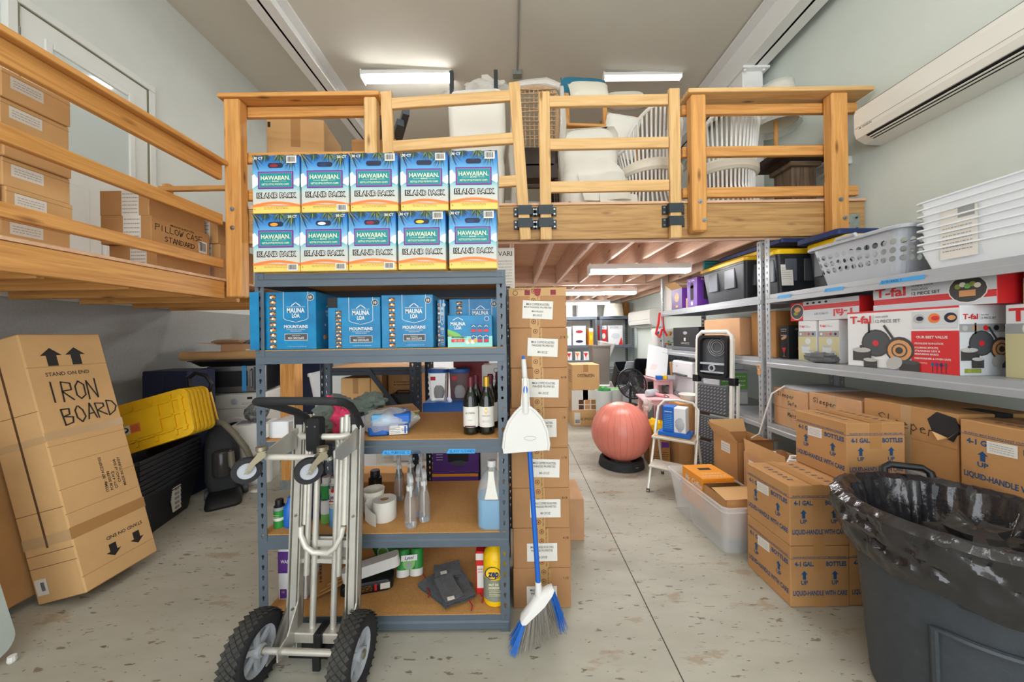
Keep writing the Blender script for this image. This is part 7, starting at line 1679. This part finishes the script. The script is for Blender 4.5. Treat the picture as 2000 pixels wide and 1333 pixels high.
for k in range(5): a = R(72 * k); c_, s_ = math.cos(a), math.sin(a); b.add([(c_ * .02 - s_ * .02, s_ * .02 + c_ * .02, -.03), (c_ * .02 + s_ * .02, s_ * .02 - c_ * .02, -.015), (c_ * .18 + s_ * .06, s_ * .18 - c_ * .06, -.01), (c_ * .18 - s_ * .05, s_ * .18 + c_ * .05, -.045)], [(0, 1, 2, 3)])
b.build('blades', 'smoke', t); b = MB(); b.cyl((0, .04, .26), (0, .06, .02), .018, 8); b.lathe([(.10, 0), (.10, .015), (.03, .03)], 20, (0, .06, 0)); b.build('stand', 'fan_dark', t, True)
carton('carton', 'tan carton under the round fan', (1.63, 4.70, 0), (.30, .30, .498), 0, 'card_lt')
# pink side tables
def ptable(label, loc, rz, w, d_, h):
    t = thing('pink_table', label, 'table', loc, rz, 'pink side tables'); one('table_top', 'cbox', (-w / 2, w / 2, -d_ / 2, d_ / 2, h - .025, h, .006), 'pink_wood', t)
    for x in (-1, 1):
        for y in (-1, 1): one('leg', 'cbox', (x * w * .4 - .02, x * w * .4 + .02, y * d_ * .38 - .02, y * d_ * .38 + .02, 0, h - .025, .003), 'pink_wood', t)
    for y in (-1, 1): one('apron', 'box', (-w * .4, w * .4, y * d_ * .38 - .01, y * d_ * .38 + .01, h - .08, h - .025), 'pink_wood', t)
    return t
ptable('nearer pink side table holding a hair dryer', (1.80, 4.23, 0), -8, .46, .36, .70)
ptable('farther pink table under the whiteboard', (1.985, 4.67, 0), 0, .25, .44, .88)
t = thing('hair_dryer', 'pink and silver hair dryer lying on the nearer pink table', 'hair dryer', (1.72, 4.23, .745), 30); b = MB(); b.X = Matrix.Rotation(R(90), 4, 'Y'); b.lathe([(.03, -.09), (.045, -.07), (.045, .04), (.03, .10)], 18); b.build('barrel', 'grey_basket', t, True); b = MB(); b.tube([(.02, 0, 0), (.04, -.08, -.02), (.05, -.14, -.022)], .020, 10); M('dryer_pink', '#e39ba0', .4); b.build('grip', 'dryer_pink', t, True)
b = MB(); b.tube([(.05 + .10 * k / 8, -.14 - .03 * math.sin(k * .4), -.04) for k in range(5)] + [(.20, -.06, -.04), (.18, .06, -.04)], .004, 5); b.build('cord', 'black', t, True)
b = MB(); lump(b, (0, 0, 0), .055, .05, .07, 95, 14, 10, .35, 3); tag(b.build('clear_bag', 'wrap', None, True, (1.60, 4.06, .63)), 'crumpled clear bag hanging at the nearer pink table edge', 'bag')
for k, (x, y, m, s) in enumerate(((1.905, 4.44, 'blue', (.07, .07, .05)), (1.975, 4.45, 'yellow', (.05, .06, .05)), (2.05, 4.44, 'grey_basket', (.08, .08, .05)), (1.98, 4.78, 'card_dk', (.2, .12, .10)))):
    tag(one('small_box', 'cbox', (-s[0] / 2, s[0] / 2, -s[1] / 2, s[1] / 2, 0, s[2], .004), m, None, loc=(x, y, .881)), ('blue marker box', 'yellow sponge pack', 'pale grey device', 'brown cigar box')[k] + ' on the farther pink table', 'box')
t = thing('whiteboard', 'white dry erase board leaning on the farther pink table', 'whiteboard', (1.92, 4.57, .884)); t.rotation_euler = (R(-14), R(14), R(6))
one('panel', 'cbox', (-.15, .15, -.006, .006, 0, .44, .003), 'whiteboard', t); d = Dec()
for k in range(4): d.line([(-.10 + .02 * k, .10), (-.06 + .02 * k, .18)], .003, 'sand_edge', 1)
d.fine(.06, .36, .13, .38, 1, 'ink_grey', 1); d.build('marker_strokes', t, (0, -.0065, 0), 'F')
for x in (.02, .06): one('clip', 'box', (x - .008, x + .008, -.012, .0, .0, .03), 'black', t)
# suitcase, bag, cartons in front of the tables
t = thing('suitcase', 'dark grey suitcase standing under the pink table', 'suitcase', (1.42, 4.42, 0), -10); b = MB(); b.loft([b.rrect(.30, .18, z, .05) for z in (.02, .05, .42, .46)]); b.build('case', 'grey_dk', t, True); b = MB(); b.tube([(-.06, .05, .46), (-.06, .05, .58), (.06, .05, .58), (.06, .05, .46)], .009, 6); b.build('handle', 'black', t, True)
for x in (-.1, .1): one('wheel', 'cyl', ((x - .012, 0, .02), (x + .012, 0, .02), .02, 10), 'black', t)
o = carton('carton', 'brown carton with a yellow bag on it right of the ball', (1.645, 3.93, 0), (.22, .26, .30), -8, 'card_dk'); side(o, (.22, .26, .30), 'F', Dec().rect(.0, .06, .10, .12, 'purple', 1).fine(-.10, -.1, .09, .02, 5, 'ink_brown', 1)); b = MB(); lump(b, (0, 0, .085), .10, .10, .10, 97, 22, 12, .3, 3, .82); tag(b.build('yellow_bag', 'yellow', None, True, (1.645, 3.93, .306)), 'crumpled yellow bag on the brown carton right of the ball', 'bag')
o = carton('carton', 'upper brown carton holding a white bowl behind the step stool', (1.95, 3.80, .40), (.32, .30, .32), -4, 'card'); carton('carton', 'lower brown carton behind the step stool', (1.95, 3.80, 0), (.33, .32, .399), -4, 'card')
t = thing('bowl', 'white bowl on the upper brown carton', 'bowl', (1.93, 3.74, .721)); b = MB(); b.lathe([(.045, 0), (.05, .005), (.085, .045), (.105, .09), (.10, .092), (.08, .05), (.04, .012), (.0, .010)], 26, cap=False); b.build('bowl', 'appliance', t, True)
# step stool with a boxed heater
t = thing('step_stool', 'small white folding step stool in the aisle carrying a blue carton', 'step stool', (1.56, 3.28, 0), -38)
FL = {}
for s in (-1, 1):
    b = MB(); b.tube([(s * .19, -.26, .01), (s * .185, -.02, .50), (s * .18, .10, .74), (s * .13, .13, .80), (0, .135, .815)], .0125, 8); b.build('front_leg', 'alu_white', t, True)
    b = MB(); b.tube([(s * .19, .26, .01), (s * .18, .06, .48)], .011, 8); b.build('rear_leg', 'alu_white', t, True)
    for y in (-.26, .26): one('foot', 'cyl', ((s * .19, y, 0), (s * .19, y + (.012 if y < 0 else -.012), .03), .016, 8), 'grey_dk', t)
one('cross_rod', 'cyl', ((-.19, .20, .14), (.19, .20, .14), .009, 8), 'alu_white', t, True)
one('seat', 'cbox', (-.19, .19, -.14, .13, .475, .50, .008), 'alu_white', t); one('lower_step', 'cbox', (-.185, .185, -.26, -.06, .235, .255, .006), 'alu_white', t); one('seat_pad', 'cbox', (-.17, .17, -.13, .11, .50, .506, .003), 'card_lt', t)
o = thing('heater_carton', 'blue and white boxed appliance with clear window on the step stool', 'box', (1.555, 3.265, .507), -38); one('base', 'cbox', (-.14, .14, -.09, .085, 0, .04, .004), 'blue', o); one('carton', 'cbox', (-.10, .10, -.07, .07, .04, .27, .004), 'box_white', o); one('blue_panel', 'cbox', (-.102, .0, -.073, .073, .04, .275, .003), 'blue', o); b = MB(); lump(b, (.05, -.072, .12), .04, .012, .06, 99, 14, 10, .3, 3); b.build('figure_photo', 'grey_basket', o, True); Dec().fine(-.035, .07, .035, .095, 1, 'white', 1).fine(-.035, -.08, .035, .06, 8, 'blue_lt', 1).build('lettering', o, (-.05, -.0735, .15), 'F')
# folded step ladder
t = thing('step_ladder', 'folded white step ladder with dark ribbed treads leaning on the rack', 'ladder', (1.965, 3.36, 0), -22); t.rotation_euler = (R(-2), R(0), R(-64))
for s in (-1, 1):
    b = MB(); b.cbox(s * .175 - .014, s * .175 + .014, -.03, .012, 0, 1.42, .004); b.build('side_rail', 'appliance', t); b = MB(); b.cbox(s * .205 - .010, s * .205 + .010, .02, .05, .0, 1.0, .003); b.build('rear_rail', 'appliance', t); one('foot', 'cbox', (s * .175 - .02, s * .175 + .02, -.035, .02, 0, .04, .003), 'black', t); one('hinge_block', 'cbox', (s * .185 - .03, s * .185 + .03, -.036, .03, .98, 1.05, .004), 'black', t)
b = MB(); b.tube([(-.175, -.01, 1.40), (-.17, -.01, 1.45), (-.13, -.01, 1.49), (.13, -.01, 1.49), (.17, -.01, 1.45), (.175, -.01, 1.40)], .020, 8); b.build('top_bow', 'appliance', t, True)
for z0, z1 in ((.12, .40), (.42, .66), (.68, .97)):
    o = one('tread', 'cbox', (-.155, .155, -.045, -.015, z0, z1, .012), 'grey_dk', t); b = MB()
    for i in range(9):
        for j in range(8): x, z = -.13 + .0325 * i, z0 + .03 + (z1 - z0 - .06) * j / 7; b.add([(x - .012, -.047, z - .006), (x - .006, -.047, z - .010), (x + .012, -.047, z + .006), (x + .006, -.047, z + .010)], [(0, 1, 2, 3)])
    b.build('grip_ribs', 'grey', o)
one('tray_back', 'cbox', (-.15, .15, -.01, .02, 1.02, 1.45, .01), 'grey_dk', t); b = MB(); b.loft([[(x, y_, z) for x, z, _ in MB().rrect(w, h_, 0, .05, 5, 0, 1.245)] for w, h_, y_ in ((.30, .42, -.012), (.30, .42, -.05), (.25, .37, -.05), (.23, .35, -.018))], cap=False); b.build('tray_rim', 'black', t, True)
b = MB(); b.X = Matrix.Translation((.03, -.014, 1.34)) @ Matrix.Rotation(R(90), 4, 'X')
for r_ in (.05, .07, .088): b.tube([(r_ * math.cos(R(15 * k)), r_ * math.sin(R(15 * k)), .004) for k in range(24)], .003, 5, True)
b.build('cup_rings', 'grey', t); b = MB(); b.box(-.13, .13, -.045, -.012, 1.165, 1.185); b.box(-.13, .13, -.045, -.012, 1.085, 1.10); b.build('tray_bars', 'grey_basket', t); b = MB(); b.X = Matrix.Translation((0, -.04, 1.132)) @ Matrix.Rotation(R(90), 4, 'X'); b.lathe([(.034, 0), (.034, .012), (.022, .012), (.022, 0), (.034, 0)], 20, cap=False); b.build('tool_hole', 'grey_basket', t, True)
b = MB(); b.cyl((-.0, 0, 0), (0, 0, .045), .024, 12); o = b.build('tape_roll_mark', 'orange', t, True, (.205, .035, .62))

# ------------------------------------------------------------------ goods on the far grey rack
def yl_tote(label, loc, w, d_, h, lid='yellow', rz=0, lab=False):
    t = thing('storage_tote', label, 'tote', loc, rz, 'lidded storage totes'); b = MB(); b.loft([b.rrect(w * k, d_ * k, z, .03) for k, z in ((.84, 0), (.97, h - .03), (1, h - .03), (1, h))]); b.build('shell', 'tote_black', t, True)
    b = MB(); b.loft([b.rrect(w * k, d_ * k, z, .03) for k, z in ((1.02, h - .012), (1.05, h - .01), (1.05, h + .02), (1.0, h + .03), (.9, h + .03), (.88, h + .022))]); b.build('lid', lid, t, True)
    b = MB(); 
    for y in (-.28, .10): b.cbox(-w / 2 * .985, -w / 2 * .90, d_ * y, d_ * (y + .22), .12, h - .05, .004)
    for x in (-.2, .2): b.cbox(x * w - .05, x * w + .05, -d_ / 2 * .99, -d_ / 2 * .90, .12, h - .05, .004)
    b.build('ribs', 'tote_grey', t)
    if lab: Dec().rect(-.05, -.1, .05, .08, 'paper', 1).fine(-.04, -.05, .04, .06, 6, 'ink_grey', 2).build('label', t, (-.12, -d_ / 2 - .0006, h * .5), (R(86), 0, 0))
    return t
yl_tote('big black tote with yellow lid on the far rack, its long side to the aisle', (2.37, 3.48, Z1), .46, .72, .36)
yl_tote('black tote with yellow lid and white label behind the steel posts', (2.45, 2.985, Z1), .40, .20, .36, lab=True)
yl_tote('black tote with yellow lid beside the grey laundry basket', (2.56, 2.62, Z1), .28, .34, .36)
for (x, y, w, l, m, z, lab, mat2) in ((2.46, 3.42, .42, .80, 'yellow', .395, 'spare yellow lid lying on the big black tote', 0), (2.48, 3.30, .44, .84, 'blue_dk', .442, 'dark blue lid on top of the yellow lid', 0), (2.54, 2.66, .34, .36, 'blue_dk', .395, 'dark blue lid above the tote beside the laundry basket', 0)):
    o = thing('tote_lid', lab, 'lid', (x, y, Z1 + z), 2, 'spare tote lids'); b = MB(); b.loft([b.rrect(w * k, l * k, q, .03) for k, q in ((.96, 0), (1, .004), (1, .035), (.95, .045), (.9, .045))]); b.build('panel', m, o, True)
    b = MB()
    for k in range(3): b.box(-w * .4, w * .4, l * (-.3 + .3 * k) - .008, l * (-.3 + .3 * k) + .008, .044, .049)
    b.build('ribs', m, o)
o = carton('teal_booklet', 'small teal carton standing on the big black tote lid', (2.26, 3.86, Z1 + .392), (.16, .04, .11), 0, 'teal_sign', tape=False); side(o, (.16, .04, .11), 'F', Dec().fine(-.07, -.04, .07, .04, 5, 'mint', 1))
o = carton('purple_carton', 'purple carton picturing a dark appliance on the far rack', (2.26, 4.05, Z1), (.24, .22, .34), 0, 'purple', tape=False); side(o, (.24, .22, .34), 'L', Dec().rect(-.03, -.09, .04, .08, 'ink', 1).circ(.005, .08, .035, 'ink', 1).text('Mr. Coffee', 0, .14, .02, 'white', 2, w=.13).rect(-.02, -.15, .02, -.11, 'paper', 1)); side(o, (.24, .22, .34), 'F', Dec().rect(-.04, -.09, .04, .08, 'ink', 1).circ(0, .08, .04, 'ink', 1).text('Mr. Coffee', 0, .14, .02, 'white', 2, w=.13))
t = thing('open_carton', 'open purple and white carton with blue bag at the far end of the far rack', 'box', (2.27, 4.42, Z1), 0); b = MB(); open_box(b, .26, .28, .26); b.build('body', 'purple', t); b = MB(); b.add([(-.13, -.14, .26), (-.13, .14, .26), (-.22, .14, .33), (-.22, -.14, .33)], [(0, 1, 2, 3)]); b.add([(-.13, .14, .26), (.13, .14, .26), (.13, .2, .38), (-.13, .2, .38)], [(0, 1, 2, 3)]); b.build('flap', 'card_lt', t)
Dec().circ(.0, .02, .06, 'copper', 1).text('12 cup', 0, .02, .025, 'white', 2, w=.09).rect(-.03, -.11, .03, -.08, 'orange', 1).build('printing', t, (-.13, 0, .13), 'L'); Dec().circ(.0, .02, .06, 'copper', 1).text('12 cup', 0, .02, .025, 'white', 2, w=.09).build('printing', t, (0, -.14, .13), 'F')
b = MB(); lump(b, (0, 0, 0), .08, .09, .05, 98, 16, 10, .3, 3); b.build('blue_bag', 'blue', t, True, (.03, -.10, .25))
o = carton('carton', 'small tan carton in front of the open purple carton', (2.25, 4.20, Z1), (.16, .10, .12), 0, 'card_lt', tape=False); side(o, (.16, .1, .12), 'F', Dec().fine(-.06, -.03, .06, .03, 3, 'ink', 1))
carton('paper_sack_carton', 'pale yellow and white carton end of the far rack', (2.27, 4.70, Z1), (.22, .2, .36), 0, 'paper', tape=False)
o = carton('black_carton', 'black carton with white print on the middle far shelf', (2.33, 4.22, Z2 + .05), (.38, .62, .24), 0, 'black', tape=False); side(o, (.38, .62, .24), 'L', Dec().circ(0, .05, .05, 'grey', 1, ry=.02).rect(-.03, -.05, .01, -.01, 'white', 1).fine(-.1, -.09, .1, -.06, 2, 'white', 1)); side(o, (.38, .62, .24), 'F', Dec().circ(0, .05, .06, 'grey', 1, ry=.02).rect(-.05, -.04, .0, .0, 'white', 1).fine(-.1, -.09, .1, -.06, 2, 'white', 1))
tag(one('shallow_tray', 'cbox', (-.22, .22, -.36, .36, 0, .048, .006), 'tote_grey', None, loc=(2.36, 4.22, Z2)), 'dark teal tray under the black carton', 'tray')
carton('carton', 'wide brown carton right of the black carton on the middle far shelf', (2.38, 3.55, Z2), (.42, .60, .36), 0, 'card_rosy')
carton('carton', 'dark brown carton behind the steel posts on the middle far shelf', (2.45, 3.06, Z2), (.40, .30, .40), 0, 'card_dk')
t = thing('printer', 'white desktop printer on the third far shelf', 'printer', (2.32, 4.30, Z3r + .20), 0); one('body', 'cbox', (-.20, .20, -.24, .24, 0, .20, .02), 'box_white', t); one('paper_tray', 'cbox', (-.24, .0, -.16, .16, .02, .04, .004), 'grey_dk', t); Dec().circ(0, .03, .012, 'grey', 1).build('mark', t, (-.2, .1, .1), 'L'); o = carton('carton', 'grey carton under the printer', (2.34, 4.30, Z3r), (.4, .5, .199), 0, 'silver_print', tape=False)
o = carton('white_box', 'white carton with blue print behind the ladder top', (2.30, 3.72, Z3r + .36), (.28, .24, .15), 0, 'box_white', tape=False); side(o, (.28, .24, .15), 'F', Dec().fine(-.1, -.02, .1, .05, 3, 'blue', 1)); side(o, (.28, .24, .15), 'L', Dec().fine(-.1, -.02, .1, .05, 3, 'blue', 1))
o = carton('document_crate', 'pale crate of upright files behind the whiteboard', (2.30, 3.70, Z3r), (.30, .30, .359), 0, 'grey_basket', tape=False); side(o, (.3, .3, .359), 'F', Dec().rect(-.14, -.17, .14, -.05, 'white', 1).rect(-.14, -.02, .14, .15, 'green_lt', 1).fine(-.12, .0, .12, .14, 3, 'white', 2))
for k, (y, h, m) in enumerate(((4.66, .36, 'card'), (4.60, .33, 'paper'), (4.54, .30, 'dark_wood'))): tag(one('board_stack', 'cbox', (-.02, .02, -.03, .03, 0, h, .003), m, None, loc=(2.20 + .05 * k, y, Z3r), rot=(0, R(-4), 0)), ('tan', 'white', 'dark')[k] + ' upright board at the far end of the third far shelf', 'board')
t = thing('red_ribbon_bag', 'red ribbons hanging at the end post of the far rack', 'ribbon', (2.10, 4.84, 1.42)); b = MB(); b.tube([(0, 0, .35), (-.03, -.02, .2), (-.06, 0, .05), (-.02, -.03, 0), (.02, -.02, .12)], .016, 6); b.tube([(.03, 0, .3), (.06, 0, .1), (.09, -.02, .02)], .014, 6); b.build('ribbon', 'red', t, True)
t = thing('bottle_opener', 'copper key ring hanging from the near steel post', 'key ring', (2.095, 2.90, 1.18)); b = MB(); b.tube([(0, .022 * math.cos(R(30 * k)), .022 * math.sin(R(30 * k))) for k in range(12)], .005, 6, True); b.cyl((0, 0, -.02), (0, 0, -.06), .012, 8); b.build('ring', 'copper', t)

# ------------------------------------------------------------------ racks at the back wall
rack('shelving_unit', 'left dark rack at the back wall with cookware boxes and white cartons', (.62, 8.1, 0), 1.40, .5, 1.9, (.2, .62, .86, 1.22, 1.90), 'rack_blue', 'rack_grey')
rack('shelving_unit', 'right dark rack at the back wall below the lampshade', (2.08, 8.05, 0), .80, .5, 1.9, (.2, .66, 1.22, 1.90), 'rack_blue', 'rack_grey')
for i in range(3):
    for j in range(2): carton('white_carton', ('lower', 'upper')[j] + ' ' + ('left', 'middle', 'right')[i] + ' small white carton on top of the left back rack', (1.70 + .15 * i - .04, 8.28, 1.901 + .19 * j), (.148, .3, .188), 0, 'box_white', 'white cartons on the back rack', tape=False)
t = thing('lampshade', 'cream drum lampshade on top of the right back rack', 'lampshade', (2.45, 8.22, 1.901)); b = MB(); b.lathe([(.24, 0), (.20, .30), (.195, .30), (.235, 0)], 28, cap=False); b.build('shade', 'cream_cloth', t, True); b = MB(); b.tube([(.2 * math.cos(R(15 * k)), .2 * math.sin(R(15 * k)), .30) for k in range(24)], .006, 5, True); b.build('ring', 'brass', t)
carton('carton', 'brown carton behind the cream lampshade', (2.78, 8.42, 1.901), (.18, .2, .34), 0, 'card_dk'); carton('white_carton', 'pale carton at the left end of the back rack top', (1.30, 8.3, 1.901), (.3, .3, .30), 0, 'silver_print', tape=False)
for k, (x, z, w, h, m1, m2, lab) in enumerate(((1.25, 1.221, .32, .44, 'box_white', 'green_lt', 'white cookware box with green print on the left back rack'), (1.60, 1.221, .30, .22, 'box_white', 'navy', 'lower white box with pan picture on the left back rack'), (1.60, 1.442, .30, .24, 'silver_print', 'red_dk', 'upper silver box with food picture on the left back rack'), (1.88, 1.221, .10, .40, 'orange', 'yellow', 'slim orange box at the end of the left back rack'), (2.18, 1.221, .14, .46, 'red', 'paper', 'slim red box on the right back rack'), (2.46, 1.221, .34, .46, 'box_white', 'silver_print', 'tall white box with a red corner on the right back rack'))):
    o = carton('product_box', lab, (x, 8.25, z), (w, .28, h), 0, m1, tape=False); d = Dec().rect(-w / 2, h * .3, w / 2, h * .5, 'silver_print', 1).circ(0, -.02, w * .3, m2, 1.5, ry=h * .15).fine(-w * .4, h * .35, w * .2, h * .45, 2, 'ink', 2)
    if k == 5: d.poly([(w * .2, -h / 2), (w / 2, -h / 2), (w * .4, -h * .1)], 'red', 2)
    side(o, (w, .28, h), 'F', d)
for i in range(5):
    for j in range(2):
        o = carton('gift_box', ('lower', 'upper')[j] + ' row boxed glass, ' + ('leftmost', 'second from left', 'middle', 'second from right', 'rightmost')[i] + ' on the left back rack', (.95 + .20 * i, 8.22, (.621, .861)[j]), (.15, .2, .205), 0, 'box_white', 'small boxed glasses on the back rack', tape=False); side(o, (.15, .2, .205), 'F', Dec().poly([(-.05, .07), (.05, .07), (0, -.04)], 'red' if (i + j) % 2 else 'sand_edge', 1).rect(-.005, -.08, .005, -.03, 'red_dk', 1).rect(-.075, -.1, -.055, .1, 'ink', 1))

# pieces too small or too many to tell apart stay joined
for o in col.objects:
    if o.parent and o.name.split('.')[0] in ('slots', 'ribs', 'tread', 'bristles', 'blue_bristles', 'grip_ribs', 'rods', 'vertical_ropes', 'horizontal_ropes', 'fringe', 'wires', 'ribbing', 'cage', 'cup_rings'):
        o['kind'] = 'stuff'
